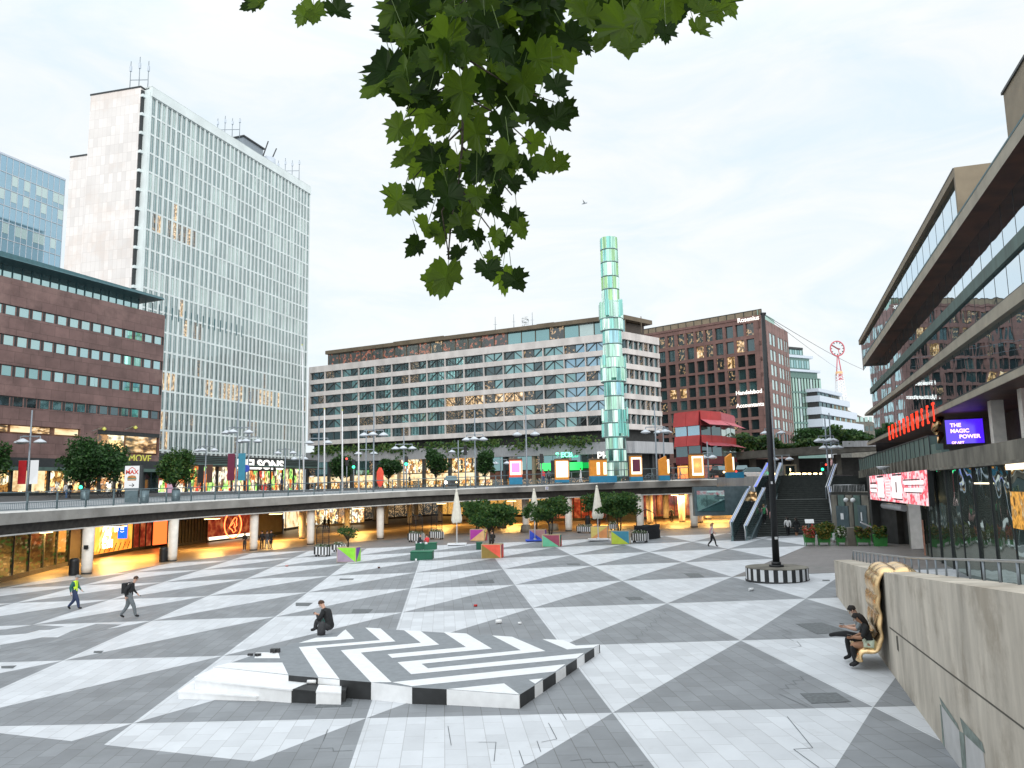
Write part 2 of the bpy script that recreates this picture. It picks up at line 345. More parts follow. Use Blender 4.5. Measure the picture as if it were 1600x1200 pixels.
glow('shop_warm', (1,.7,.35), 1.5, var=[(0,(.30,.14,.03)),(.25,(1,.66,.26)),(.5,(1,.86,.55)),(.7,(.75,.32,.08)),(.85,(1,.95,.8)),(.93,(.05,.05,.04))], scale=1.7, kind='v', stretch=(1.3,1,.8))
glow('shop_cream', (1,.86,.6), 1.1, var=[(.34,(.55,.30,.12)),(.46,(1,.74,.40)),(.7,(1,.90,.66))], scale=.9)
glow('shop_colour', (1,.6,.3), 1.3, var=[(0,(1,.25,.04)),(.15,(.45,.95,.2)),(.38,(1,.75,.4)),(.66,(.7,.06,.03)),(.74,(1,.9,.7)),(.9,(.1,.05,.03))], scale=1.0, kind='v', stretch=(1.2,1,.5))
glow('shop_dimgreen', (.5,.45,.15), .22, var=[(0,(.15,.09,.02)),(.3,(.30,.20,.05)),(.55,(.07,.06,.02)),(.72,(.10,.28,.05)),(.86,(.75,.55,.25)),(.93,(.04,.03,.01))], scale=2.2, kind='v', stretch=(1,1,3))
glow('shop_orange', (1,.35,.05), 1.5, var=[(.3,(1,.16,.01)),(.6,(1,.42,.06))], scale=.7)
glow('shop_red', (.9,.08,.03), .55, var=[(.3,(.10,.01,.005)),(.5,(.45,.05,.02)),(.66,(.9,.25,.08)),(.75,(.5,.4,.15))], scale=1.1)
glow('neon_red', (1,.12,.03), 6); glow('neon_soft', (1,.14,.03), 2.2); glow('neon_orange', (1,.35,.08), 5)
glow('white_sign', (1,.97,.9), 1.6); glow('yellow_sign', (.50,.50,.08), 1.1); glow('green_signal', (.02,1,.35), 5); glow('red_signal', (1,.05,.03), 3.5)
glow('headlight', (1,.95,.85), 60); glow('lamp_warm', (1,.72,.35), 7); glow('ceiling_lamp', (1,.70,.30), 9); glow('green_screen', (.02,.95,.15), 1.2); glow('mint_sign', (.2,1,.6), 2.5)
glow('led_pink', (1,.5,.5), 1.0, var=[(.3,(1,.30,.34)),(.42,(1,.06,.10)),(.5,(1,.62,.66)),(.66,(1,.85,.86))], scale=2.2, stretch=(1,1,1.4))
glow('led_white', (1,.93,.93), 1.15); glow('led_pinkpale', (1,.72,.74), 1.2); glow('led_purple', (.07,.01,.85), 1.1); glow('led_text', (1,.62,.95), 1.6); glow('purple_light', (.25,.03,1), 1.6)
glow('kiosk_white', (1,.86,.62), 2.2); glow('kiosk_pink', (.95,.25,.75), 1.3); glow('kiosk_panel', (1,.55,.18), .8)
glow('blue_sign', (.02,.18,.85), 1.1); glow('rail_light', (.55,.68,1), .75); glow('rail_blue', (.15,.2,1), 1.8)
glow('letters_red', (1,.05,.02), 1.5); glow('poster_light', (.85,.88,.9), .85); glow('poster_pink', (.8,.5,.65), .7)
glow('gold_art', (1,.55,.12), .9, var=[(.3,(.12,.06,.01)),(.5,(1,.5,.1)),(.6,(.4,.2,.05)),(.75,(1,.85,.5))], scale=2.5)
pbr('red_text', srgb('c8402f'), .6); pbr('burger', srgb('a8713a'), .6, var=.4, scale=9); pbr('banner_red', srgb('b0202a'), .6); pbr('ink', (.02,.02,.02), .6)
# skin and clothes
pbr('skin_light', (.55,.33,.24), .5, var=.05); pbr('skin_tan', (.34,.17,.095), .5, var=.05); pbr('skin_dark', (.10,.05,.032), .5, var=.05)
for nm, c in dict(cl_black=(.010,.011,.013), cl_dark=(.03,.032,.036), cl_grey=(.13,.15,.165), cl_navy=(.02,.035,.09), cl_hivis=(.62,.95,.03), cl_white=(.72,.72,.72), cl_pink=(.62,.36,.36), cl_mintwhite=(.62,.70,.55), cl_red=(.75,.05,.06), cl_shirt=(.22,.25,.26), cl_brown=(.11,.055,.04), cl_jeans=(.05,.10,.2), cl_green=(.05,.3,.12), hair_dark=(.012,.009,.008), hair_brown=(.06,.028,.015), hair_fair=(.30,.2,.1), hair_grey=(.2,.2,.2), shoe=(.012,.012,.014), sole=(.5,.5,.5), cl_teal=(.02,.12,.10)).items():
    pbr(nm, c, .8, var=.18, scale=14, bump=.2, bscale=30)
def leafmat(name, col, tr=.35, trcol=None, var=.35, scale=6, gloss=.04):
    m, nt, out = newmat(name); N = nt.nodes; L = nt.links
    d = N.new('ShaderNodeBsdfDiffuse'); t = N.new('ShaderNodeBsdfTranslucent'); g = N.new('ShaderNodeBsdfGlossy'); g.inputs['Roughness'].default_value = .45; g.inputs[0].default_value = (.5,.55,.5,1)
    tc = N.new('ShaderNodeTexCoord'); nz = N.new('ShaderNodeTexNoise'); nz.inputs['Scale'].default_value = scale; nz.inputs['Detail'].default_value = 3; L.new(tc.outputs['Object'], nz.inputs[0])
    r = N.new('ShaderNodeValToRGB'); r.color_ramp.elements[0].position = .35; r.color_ramp.elements[1].position = .65
    r.color_ramp.elements[0].color = (*[c*(1-var) for c in col], 1); r.color_ramp.elements[1].color = (*[c*(1+var) for c in col], 1)
    L.new(nz.outputs[0], r.inputs[0]); L.new(r.outputs[0], d.inputs[0]); t.inputs[0].default_value = (*(trcol or col), 1)
    m1 = N.new('ShaderNodeMixShader'); m1.inputs[0].default_value = tr; L.new(d.outputs[0], m1.inputs[1]); L.new(t.outputs[0], m1.inputs[2])
    m2 = N.new('ShaderNodeMixShader'); m2.inputs[0].default_value = gloss; L.new(m1.outputs[0], m2.inputs[1]); L.new(g.outputs[0], m2.inputs[2]); L.new(m2.outputs[0], out.inputs[0])
leafmat('leaf_tree', (.05,.12,.03)); leafmat('leaf_dark', (.026,.07,.022)); leafmat('leaf_bush', (.085,.14,.03)); leafmat('leaf_yellow', (.22,.17,.03)); leafmat('flower_red', (.6,.08,.07)); leafmat('flower_pink', (.7,.35,.3)); leafmat('flower_white', (.7,.7,.65)); leafmat('leaf_grey', (.12,.16,.12))
leafmat('maple_leaf', (.009,.024,.003), tr=.42, trcol=(.26,.42,.03), var=.4, scale=14, gloss=.015); leafmat('maple_shaded', (.004,.012,.002), tr=.2, trcol=(.08,.16,.015), scale=14, gloss=.012)  # lit and shaded copies of one leaf, crown shade painted into the darker

# ------------------------------------------------------------------ sky and light: bright overcast evening
w = bpy.data.worlds.new('World'); SC.world = w; w.use_nodes = True; nt = w.node_tree; N = nt.nodes; L = nt.links
for n in list(N): N.remove(n)
wo = N.new('ShaderNodeOutputWorld'); bg = N.new('ShaderNodeBackground'); L.new(bg.outputs[0], wo.inputs[0])
sky = N.new('ShaderNodeTexSky'); sky.sky_type = 'NISHITA'; sky.sun_disc = False; sky.sun_elevation = R(21); sky.sun_rotation = R(165); sky.air_density = 1; sky.dust_density = 2; sky.ozone_density = 2
tc = N.new('ShaderNodeTexCoord'); mp = N.new('ShaderNodeMapping'); mp.inputs['Scale'].default_value = (1, 1, 3.2); L.new(tc.outputs['Generated'], mp.inputs[0])
n1 = N.new('ShaderNodeTexNoise'); n1.inputs['Scale'].default_value = 4.4; n1.inputs['Detail'].default_value = 9; n1.inputs['Roughness'].default_value = .62; n1.inputs['Distortion'].default_value = .6; L.new(mp.outputs[0], n1.inputs[0])
rp = N.new('ShaderNodeValToRGB'); rp.color_ramp.elements[0].position = .30; rp.color_ramp.elements[1].position = .60
rp.color_ramp.elements[0].color = (8.1, 9.25, 10.05, 1); rp.color_ramp.elements[1].color = (9.7, 9.95, 9.9, 1); L.new(n1.outputs[0], rp.inputs[0])
mx = N.new('ShaderNodeMix'); mx.data_type = 'RGBA'; mx.inputs[0].default_value = .9; L.new(sky.outputs[0], mx.inputs[6]); L.new(rp.outputs[0], mx.inputs[7])
sz = N.new('ShaderNodeSeparateXYZ'); L.new(tc.outputs['Generated'], sz.inputs[0]); zr_ = N.new('ShaderNodeMapRange'); zr_.interpolation_type = 'SMOOTHSTEP'; zr_.inputs['From Min'].default_value = .45; zr_.inputs['From Max'].default_value = .95; zr_.inputs['To Min'].default_value = 1.0; zr_.inputs['To Max'].default_value = 1.85; L.new(sz.outputs[2], zr_.inputs[0])   # an overcast sky is brightest overhead
vs_ = N.new('ShaderNodeVectorMath'); vs_.operation = 'SCALE'; L.new(mx.outputs[2], vs_.inputs[0]); L.new(zr_.outputs[0], vs_.inputs['Scale']); L.new(vs_.outputs[0], bg.inputs[0]); bg.inputs[1].default_value = .1
sd = bpy.data.lights.new('sun', 'SUN'); sd.energy = 1.5; sd.angle = R(30); sd.color = (1, .96, .9); so = bpy.data.objects.new('sun', sd); COL.objects.link(so)
so.rotation_euler = Vector((-.25, .90, -.36)).to_track_quat('-Z', 'Y').to_euler()
SC.view_settings.view_transform = 'Standard'; SC.view_settings.look = 'None'; SC.view_settings.exposure = 0.12; SC.view_settings.gamma = 1
SC.cycles.use_denoising = True; SC.cycles.max_bounces = 6; SC.cycles.diffuse_bounces = 3; SC.cycles.glossy_bounces = 4; SC.cycles.transparent_max_bounces = 6; SC.cycles.sample_clamp_indirect = 4; SC.cycles.caustics_reflective = False; SC.cycles.caustics_refractive = False
# ------------------------------------------------------------------ the sunken square: sloping floor with its triangle pattern
ANG = R(-5.2); UU = Vector((math.cos(ANG), math.sin(ANG), 0)); VV = Vector((math.cos(R(95.2)), math.sin(R(95.2)), 0))
ORG = Vector((.68, 32.26, 0)); ROWS = [-22.6, -15.0, -7.75, 0, 7.85, 15.7, 23.5, 31.2, 39.0]   # r = -1 .. 7
def lat(i, r): p = ORG + UU*(5.42*i) + VV*ROWS[r+1]; return (p.x, p.y)
def zf(dz): return lambda x, y: gz(x, y)+dz
def clip(poly, a, b):      # keep the part left of a->b
    out = []; n = len(poly)
    side = lambda p: (b[0]-a[0])*(p[1]-a[1])-(b[1]-a[1])*(p[0]-a[0])
    for i in range(n):
        p, q = poly[i], poly[(i+1) % n]; sp_, sq = side(p), side(q)
        if sp_ >= 0: out.append(p)
        if (sp_ >= 0) != (sq >= 0):
            t = sp_/(sp_-sq); out.append((p[0]+(q[0]-p[0])*t, p[1]+(q[1]-p[1])*t))
    return out
pf = MB()
P2 = lambda *a, **k: (lambda v: (v.x, v.y))(G(*a, **k))
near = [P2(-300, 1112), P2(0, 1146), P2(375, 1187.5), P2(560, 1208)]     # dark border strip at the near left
far = [P2(1400, 815), P2(1144, 825), P2(1085, 827), P2(889, 833.5), P2(594, 846), P2(485, 855), P2(396, 865), P2(269, 883), P2(135, 906), P2(0, 934), P2(-300, 1020)]
def clipall(t, s):
    for c in s:
        t = clip(t, *c)
        if len(t) < 3: return []
    return t
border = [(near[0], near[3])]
for r in range(-1, 7):
    for i in range(-13, 12):
        wt = [lat(i, r), lat(i+1, r+1), lat(i, r+1)]; dk = [lat(i, r), lat(i+1, r), lat(i+1, r+1)]
        for t, m in ((wt, 'white_slab'), (dk, 'grey_slab')):
            t2 = t
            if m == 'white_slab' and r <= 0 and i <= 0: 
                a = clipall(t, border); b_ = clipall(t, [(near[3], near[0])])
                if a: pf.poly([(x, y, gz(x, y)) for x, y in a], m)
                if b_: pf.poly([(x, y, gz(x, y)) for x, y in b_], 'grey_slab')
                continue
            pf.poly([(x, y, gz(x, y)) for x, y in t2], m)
tag(pf.build('plaza_floor'), kind='structure')
gm = MB(); gm.poly([(x, y, gz(x, y)-.02) for x, y in ((-150, -60), (120, -60), (120, 190), (-150, 190))], 'apron_slab'); tag(gm.build('ground'), kind='structure')
# plain grey apron in front of the stairs and the arts building
ap = MB(); pts = [P2(1259, 853.5), P2(1214, 874.5), P2(1144.5, 901.6), P2(1262, 896.2), P2(1345, 893.2), P2(1500, 886), (40, 44), (40, 66), P2(1300, 834), P2(1262, 840)]
pp = [(x, y, gz(x, y)+.004) for x, y in pts]
for a, b, c in ((0,9,8),(0,8,7),(0,7,4),(4,7,6),(4,6,5),(0,4,3),(0,3,2),(0,2,1)): ap.poly([pp[a], pp[c], pp[b]] if True else None, 'apron_slab')
o = ap.build('apron'); tag(o, kind='structure')
# slab patches, gullies and drains
def flat(px, mat, name='floor_drain', dz=.008):
    b = MB(); pts = [G(*p) for p in px]; b.prism([(p.x, p.y) for p in pts][::-1], zf(dz-.004+.001), zf(dz), mat); return b.build(name)
drains = [([(740,881.5),(766,881.5),(772,911.5),(744,912)], None),]
dr = [([(745,907),(770,905.5),(773,911),(747,912)], 'dark drain plate in the grey triangle right of the orange planter'),
      ([(552,952),(583,952),(576,958),(549,958)], 'long dark drain plate behind the seated man in black'),
      ([(1068,896),(1092,896),(1101,902),(1078,902.5)], 'diamond drain plate left of the striped drum'),
      ([(1243,975),(1284,973),(1328,987),(1277,991)], 'large dark drain plate left of the seated couple'),
      ([(1250,1084),(1307,1082.5),(1330,1097),(1268,1099.5)], 'square framed hatch in the grey floor below the seated couple'),
      ([(885,880.5),(905,880.5),(907,882.5),(887,882.8)], 'thin drain slot in the middle of the square'),
      ([(976,933),(1000,933),(1006,936.5),(984,938)], 'broken drain plate beside the white crossing lines'),
      ([(752,1000),(785,1000.5),(787,1005),(757,1003)], 'dark drain slot behind the striped platform'),
      ([(505,1091),(552,1090),(549,1104),(492,1106)], 'dark slab patch in front of the low platform'),
      ([(147,1017.5),(162,1017),(158,1020.5),(146,1020.5)], 'small dark gap in a white triangle at far left'),
      ([(2,1041),(26,1040),(20,1044.5),(2,1044.5)], 'small dark gap beside the left edge'),
      ([(531,904),(553,904),(552,906),(530,906.5)], 'narrow grey slot in a white triangle behind the platform'),
      ([(462,942),(489,942),(482,947),(462,947)], 'dark drain patch at the edge of the white band'),
      ([(1285,906),(1296,906),(1297,908),(1285,908)], 'round metal cover near the concrete wall')]
for i, (p, l) in enumerate(dr): tag(flat(p, 'drain'), l, 'drain')
for p in ([(0,984),(20,983),(52,976.5),(100,979),(78,984),(62,984.5),(40,990),(0,993)], [(40,1001),(66,996),(90,996),(112,986),(150,975),(190,976),(150,988),(60,1010),(0,1018),(0,1008)]):
    o = flat(p, 'grey_slab', 'slab_repair', .006); tag(o, kind='structure')
# litter
def litter(px, py, l, mat, s=.12):
    g = G(px, py); b = MB(); b.tube([g+Vector((-s/2, 0, s*.35)), g+Vector((s/2, s*.2, s*.35))], s*.33, mat, n=10); tag(b.build('litter'), l, 'litter', 'litter on the square')
litter(779, 974.5, 'white paper cup lying on grey slabs behind the platform', 'white_paint', .22)
litter(812, 975.5, 'small white scrap on grey slabs beside the lattice line', 'white_paint', .12)
litter(743, 948, 'crumpled red wrapper on the grey triangle', 'c_red', .14)
litter(592, 888, 'brown paper ball near the lime planter', 'cl_brown', .16)
litter(448, 885.5, 'pale scrap on the white band left of the lime planter', 'c_rose', .2)
litter(1155+19, 922.5+1, 'tiny white scrap at the foot of the striped drum', 'white_paint', .2)

# ------------------------------------------------------------------ the street deck that curves round the square
EY = [(-330,37),(-200,41),(-100,44.5),(0,49.5),(135,57.8),(269,66.5),(396,75.6),(485,80.4),(594,84.1),(700,85.6),(800,84.9),(889,82.3),(1001,79.8),(1085,78.7),(1150,78.2)]
TOPS = [(-100,808),(0,802.5),(100,797),(212,790),(350,782.5),(400,779),(510,774),(640,767.5),(795,762),(1000,752.5),(1150,749.2)]
FBS = [(-100,830),(0,821),(200,804),(350,794),(400,792),(600,777.5),(750,771),(1100,759.5),(1150,758.2)]
SBS = [(-100,851),(0,840),(200,820),(350,806),(400,804),(600,790),(750,782.5),(1100,771),(1150,770)]
EX = list(range(-320, 1151, 30))
def edge(px, tab): return atY(px, interp(tab, px), interp(EY, px))
def smooth(vals, k=3):
    n = len(vals); return [sum(vals[max(0, i-k):i+k+1])/len(vals[max(0, i-k):i+k+1]) for i in range(n)]
Et = [edge(x, TOPS) for x in EX]; Ef = [edge(x, FBS) for x in EX]; Es = [edge(x, SBS) for x in EX]
xs = smooth([p.x for p in Et], 2); ys = smooth([p.y for p in Et], 2); zt = smooth([p.z for p in Et], 2); zfb = smooth([p.z for p in Ef], 2); zs = smooth([p.z for p in Es], 2)
nE = len(EX); nrm = []
for i in range(nE):
    a, b = max(0, i-1), min(nE-1, i+1); t = Vector((xs[b]-xs[a], ys[b]-ys[a], 0)).normalized(); nrm.append(Vector((-t.y, t.x, 0)))   # away from the square
def epos(i, out, z): return Vector((xs[i], ys[i], 0)) + nrm[i]*out + Vector((0, 0, z))
dk = MB()
def strip(mb, rows, mat, sm=False):     # rows: list of functions of i
    for a, b in zip(rows, rows[1:]):
        for i in range(nE-1): mb.poly([a(i), a(i+1), b(i+1), b(i)], mat, sm)
strip(dk, [lambda i: epos(i, 0, zfb[i]), lambda i: epos(i, 0, zt[i]+.0)], 'fascia')
strip(dk, [lambda i: epos(i, .12, zt[i]+.10), lambda i: epos(i, .9, zt[i]+.10)], 'pale_edge')
strip(dk, [lambda i: epos(i, 0, zt[i]), lambda i: epos(i, .12, zt[i]+.10)], 'pale_edge')
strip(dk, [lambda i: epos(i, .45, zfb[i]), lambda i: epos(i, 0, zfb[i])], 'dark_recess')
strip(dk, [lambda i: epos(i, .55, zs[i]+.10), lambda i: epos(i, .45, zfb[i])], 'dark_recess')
strip(dk, [lambda i: epos(i, .50, zs[i]), lambda i: epos(i, .50, zs[i]+.10)], 'pale_edge')
strip(dk, [lambda i: epos(i, .50, zs[i]+.1), lambda i: epos(i, .55, zs[i]+.1)], 'pale_edge')
tag(dk.build('deck_edge'), kind='structure')
# street surface beyond the edge
def zst(i, d): 
    far_ = interp([(0, 4.72), (12, 4.76), (26, 4.85), (40, 5.25), (48, 5.5)], i); return lerp(zt[i]+.02, far_, min(1, d/16))
st = MB()
rowsd = [.9, 4, 9, 16, 30, 60, 130]
for d0, d1 in zip(rowsd, rowsd[1:]):
    m = 'street_slab' if d1 <= 9 else 'asphalt' if d1 <= 30 else 'street_slab'
    for i in range(nE-1): st.poly([epos(i, d0, zst(i, d0)), epos(i+1, d0, zst(i+1, d0)), epos(i+1, d1, zst(i+1, d1)), epos(i, d1, zst(i, d1))], m)
tag(st.build('street'), kind='structure')
# ceiling of the arcade below
ce = MB()
for d0, d1 in zip([.52, 6, 14, 26, 44], [6, 14, 26, 44, 60]):
    for i in range(nE-1):
        if i < 11 and d0 >= 14: continue
        zz = lambda i, d: zs[i]+.02
        ce.poly([epos(i, d0, zz(i, d0)), epos(i, d1, zz(i, d1)), epos(i+1, d1, zz(i+1, d1)), epos(i+1, d0, zz(i+1, d0))], 'soffit')
tag(ce.build('arcade_ceiling'), kind='structure')
# arcade floor: brown slabs, with pale bands
fl = MB(); fp_ = [P2(*p) for p in ((-300,1010),(0,918),(110,899),(135,903),(269,879.5),(396,863),(485,853),(594,844),(700,834),(889,831),(1001,828),(1085,825.3),(1150,824))]
for a, b in zip(fp_, fp_[1:]):
    da = Vector((a[0], a[1], 0)).normalized(); 
    q = [(a[0], a[1]), (b[0], b[1]), (b[0]*1.9, b[1]*1.9), (a[0]*1.9, a[1]*1.9)]
    fl.poly([(x, y, gz(x, y)+.006) for x, y in q], 'passage_slab')
tag(fl.build('arcade_floor'), kind='structure')
# railing on the deck edge
ra = root('railing', epos(20, .3, zt[20]), 0, 'long grey steel railing along the curved edge of the street deck', 'railing'); LR = ra.location
top = MB(); mid = MB(); bal = MB()
cum = [0]
for i in range(nE-1): cum.append(cum[-1]+(epos(i+1, .3, 0)-epos(i, .3, 0)).length)
def along(s, out, dz):
    for i in range(nE-1):
        if cum[i+1] >= s or i == nE-2: break
    t = (s-cum[i])/(cum[i+1]-cum[i]); a = epos(i, out, zt[i]+dz); b = epos(i+1, out, zt[i+1]+dz); return a+(b-a)*t
LEN = cum[-1]
npost = int(LEN/2.85); postm = None
tp = [along(LEN*k/160, .3, 1.32)-LR for k in range(161)]
top.tube(tp, .045, 'rail_steel', n=6); mid.tube([along(LEN*k/160, .3, .62)-LR for k in range(161)], .022, 'rail_steel', n=5); mid.tube([along(LEN*k/160, .3, .20)-LR for k in range(161)], .022, 'rail_steel', n=5)
top.build('top_rail', ra); mid.build('lower_rails', ra)
for k in range(int(LEN/.17)):
    p = along(k*.17, .3, 0)-LR
    if proj(p+LR)[0] > -20 and k % 1 == 0: bal.bar(p+Vector((0,0,.2)), p+Vector((0,0,.62)), .018, 'rail_steel')
bal.build('balusters', ra)
pm = MB(); pm.box(-.05, .05, -.05, .05, .08, 1.32, 'rail_steel'); pme = pm.mesh('post')
for k in range(npost+1):
    p = along(min(LEN, k*2.85), .3, 0)
    if proj(p)[0] < -30: continue
    o = bpy.data.objects.new('post', pme); COL.objects.link(o); o.parent = ra; o.location = p-LR
# columns
def column(px, py, py_top, rad, label, group, taper=True):
    g = G(px, py); g.z = gz(g.x, g.y)
    if py_top: 
        zt_ = atY(px, py_top, g.y).z
    else: zt_ = 3.2
    c = root('column', g, 0, label, 'column', group); b = MB(); h = zt_-g.z+.15
    b.lathe([(rad*.92, .12), (rad, .5), (rad*1.1, h)], 'column_white', n=20); b.build('shaft', c)
    f = MB(); f.lathe([(rad*.98, 0), (rad*.98, .118)], 'column_foot', n=20); f.build('foot', c)
    return c
front = [(135,897,827),(269,877,814),(396,860,804),(485,851,798),(594,842.5,791),(889,830,778),(1001,827,774),(1085,824,771.5)]
for k, (x, y, t) in enumerate(front): column(x, y, t, .38, 'white round column at the front edge of the arcade, %s of the front row from the left' % ORD[k], 'front row columns of the arcade')
# signal boxes on the first column
b = MB(); g = G(138, 897); b.box(-.13, .13, -.6, -.44, 1.85, 2.15, 'black_paint'); o = b.build('meter_box'); o.location = (g.x, g.y, g.z); tag(o, 'small black box fixed to the first white column', 'box')
back = [(472,842,796),(540+2,829,793),(584+1,814,786),(603,820,789),(640,819,786),(650,814,785),(688,815,785),(727,813,784),(760,812,783),(822,830,781),(1016,818,774),(1041,811,772),(1094,817,771),(1107,811.5,771),(1116,808,771),(1066,816,772)]
for k, (x, y, t) in enumerate(sorted(back)):
    column(x, y, t, .37, 'white round column standing deeper in the arcade, %s of the back ones from the left' % ORD[k], 'back columns of the arcade')
# arcade back walls with shop fronts
def wallseg(px0, py0, px1, py1): return G(px0, py0), G(px1, py1)
def shopfront(name, p0, p1, h, mat, label, cat='shop front', frame='dark_frame', nf=6, sill=.35, y=.0, headh=.25):
    a, b = Vector(p0), Vector(p1); d = b-a; ln = Vector((d.x, d.y, 0)).length
    t = root(name, a, math.atan2(d.y, d.x), label, cat); sl = (b.z-a.z)/ln
    g = MB(); g.hexa([(0,.05,sill),(ln,.05,sill+sl*ln),(ln,.25,sill+sl*ln),(0,.25,sill),(0,.05,h),(ln,.05,h+sl*ln),(ln,.25,h+sl*ln),(0,.25,h)], mat); g.build('window', t)
    f = MB()
    f.hexa([(0,-.05,0),(ln,-.05,sl*ln),(ln,.3,sl*ln),(0,.3,0),(0,-.05,sill),(ln,-.05,sill+sl*ln),(ln,.3,sill+sl*ln),(0,.3,sill)], frame)
    f.hexa([(0,-.05,h),(ln,-.05,h+sl*ln),(ln,.3,h+sl*ln),(0,.3,h),(0,-.05,h+headh),(ln,-.05,h+headh+sl*ln),(ln,.3,h+headh+sl*ln),(0,.3,h+headh)], frame)
    for k in range(nf+1):
        x = ln*k/nf; f.box(x-.05, x+.05, -.06, .04, sl*x, h+sl*x, frame)
    f.build('frame', t); return t, ln
shopfront('grocery_shop', G(-160,952), G(106,884), 3.5, 'shop_dimgreen', 'dim glazed shop with green and amber lights under the deck at far left', nf=9)
shopfront('glass_door', G(107,884), G(144,874), 3.5, 'dark_wall', 'dark glass doors between the green-lit shop and the orange shop', 'door', nf=2)
t, ln = shopfront('orange_shop', G(145,873), G(206,861.5), 3.4, 'shop_orange', 'glowing orange shop window with large 24 lettering', nf=1)
text_obj('24', 1.9, 'lamp_warm', t, (2.6, -.1, 2.2), (R(90), 0, 0), bold=.05); text_obj('HOUR', .9, 'lamp_warm', t, (5.6, -.1, 2.55), (R(90), 0, 0)); text_obj('GYM', 1.1, 'lamp_warm', t, (2.8, -.1, 1.15), (R(90), 0, 0), bold=.03)
b = MB(); b.box(.2, 4.6, -.1, -.02, 3.0, 3.35, 'white_sign'); b.build('light_panel', t)
b = MB()
for k in range(7): b.bar((1+k*1.1, -.1, .4), (1.6+k*1.1, -.1, 1.15), .05, 'ink')
b.build_each('picture_bar', t)
a = atY(192, 826, G(192, 866).y-4); b = MB(); b.box(-.42, .42, -.12, .12, -.95, .75, 'blue_sign'); b.box(-.16, .16, -.14, -.122, -.1, .22, 'white_sign'); b.tube([(-.18,-.135,-.25),(0,-.135,-.34),(.18,-.135,-.25)], .03, 'white_sign', n=6)
b.bar((0,0,.75),(0,0,1.6),.05,'dark_frame'); o = b.build('hanging_sign'); o.location = a; tag(o, 'bright blue upright sign with white cup symbol in front of the orange shop', 'sign')
shopfront('red_door_shop', G(207,861), G(236,857), 3.4, 'shop_red', 'narrow dark entrance with glowing red panels beside the orange shop', nf=3)
t, ln = shopfront('neon_pillar_shop', G(237,857), G(262,854), 3.4, 'neon_soft', 'strip of bright red-orange light panel behind the second front column', nf=1)
shopfront('dark_gate', G(263,856), G(322,848), 3.4, 'dark_wall', 'dark closed shop front with slatted panels behind the second column', nf=12)
t, ln = shopfront('cafe_front', G(323,848), G(392,839), 3.4, 'shop_red', 'dim red cafe front with coloured fruit picture behind the round neon sign', nf=1, frame='dark_wall')
b = MB(); b.box(.3, ln-.4, -.12, -.06, .25, .62, 'kiosk_white'); b.build('light_strip', t)
# round neon sign: a hand in a ring
c0 = atY(364, 820, G(364, 846).y-2.0); t = root('neon_sign', c0, R(28), 'round orange-red neon sign with hand outline hanging in the arcade', 'neon sign'); b = MB()
b.tube([(1.55*math.cos(a*math.pi/24)*.62, 0, 1.0*1.55*math.sin(a*math.pi/24)) for a in range(49)], .07, 'neon_red', n=6, cap=False); b.build('ring', t)
b = MB(); hand = [(-.5,-.35),(-.25,.15),(.0,.55),(.25,.85),(.5,.75),(.45,.35),(.5,-.1),(.25,-.35),(.4,-.7),(.1,-.95),(-.15,-.55),(-.5,-.35)]
b.tube([(x*.85, 0, z) for x, z in hand], .05, 'neon_red', n=6); b.tube([(-.2,0,-.1),(.05,0,.3),(.2,0,.0),(.1,0,-.35)], .045, 'neon_red', n=6); b.build('hand_symbol', t)
a = G(387, 861); b = MB(); b.tube([(0,0,.4),(0,0,3.45)], .07, 'neon_red', n=6); o = b.build('neon_tube'); o.location = (a.x-.1, a.y+1.5, a.z); tag(o, 'upright red neon tube just left of the third front column', 'neon tube')
shopfront('cream_hoarding', G(393,842), G(441,834), 3.4, 'tan_wall', 'plain beige hoarding behind the group of men in the arcade', 'hoarding', nf=1)
shopfront('bright_shop', G(446,829), G(478,824), 3.5, 'shop_cream', 'overexposed cream shop window left of the fourth front column', nf=1)
shopfront('deep_shop', G(478,824), G(569,819), 3.6, 'shop_warm', 'warm lit clothes shop glazed between gold posts deep in the arcade', nf=9, frame='bronze_gold' if False else 'wood_edge')
shopfront('underpass_wall', G(569,814), G(690,805), 3.9, 'win_dim', 'dark far wall of the underpass behind the fifth front column', 'wall', nf=8, frame='bronze_dark')
shopfront('wood_passage', G(690,806), G(860,808), 3.7, 'gold_art', 'golden lit passage wall behind the closed parasols', 'wall', nf=14, frame='bronze_dark')
shopfront('red_shop', G(862,814), G(945,813), 3.3, 'shop_red', 'red and pink lit shop behind the white column and planter trees', nf=7)
t, ln = shopfront('screen_front', G(950,816), G(999,815), 3.3, 'dark_wall', 'dark wall carrying a green lettered information screen', 'wall', nf=1)
b = MB(); b.box(.3, ln-.3, -.2, -.1, 2.0, 3.6, 'black_paint'); b.build('screen', t)
text_obj('NIGHT BUS', .42, 'green_screen', t, (ln/2, -.22, 3.3), (R(90),0,0)); text_obj('LINES 1 AND 2 FROM HERE', .22, 'green_screen', t, (ln/2, -.22, 2.85), (R(90),0,0)); text_obj('SEE TIMES TABLE', .2, 'white_sign', t, (ln/2, -.22, 2.4), (R(90),0,0))
shopfront('dark_red_shop', G(1000,812), G(1082,809), 3.4, 'shop_red', 'deep red restaurant front with small lamps at the right of the arcade', nf=6)
shopfront('yellow_hall', G(1083,809), G(1160,810), 3.4, 'gold_art', 'yellow lit ticket hall at the right end of the arcade', 'hall', nf=5, frame='wood_edge')
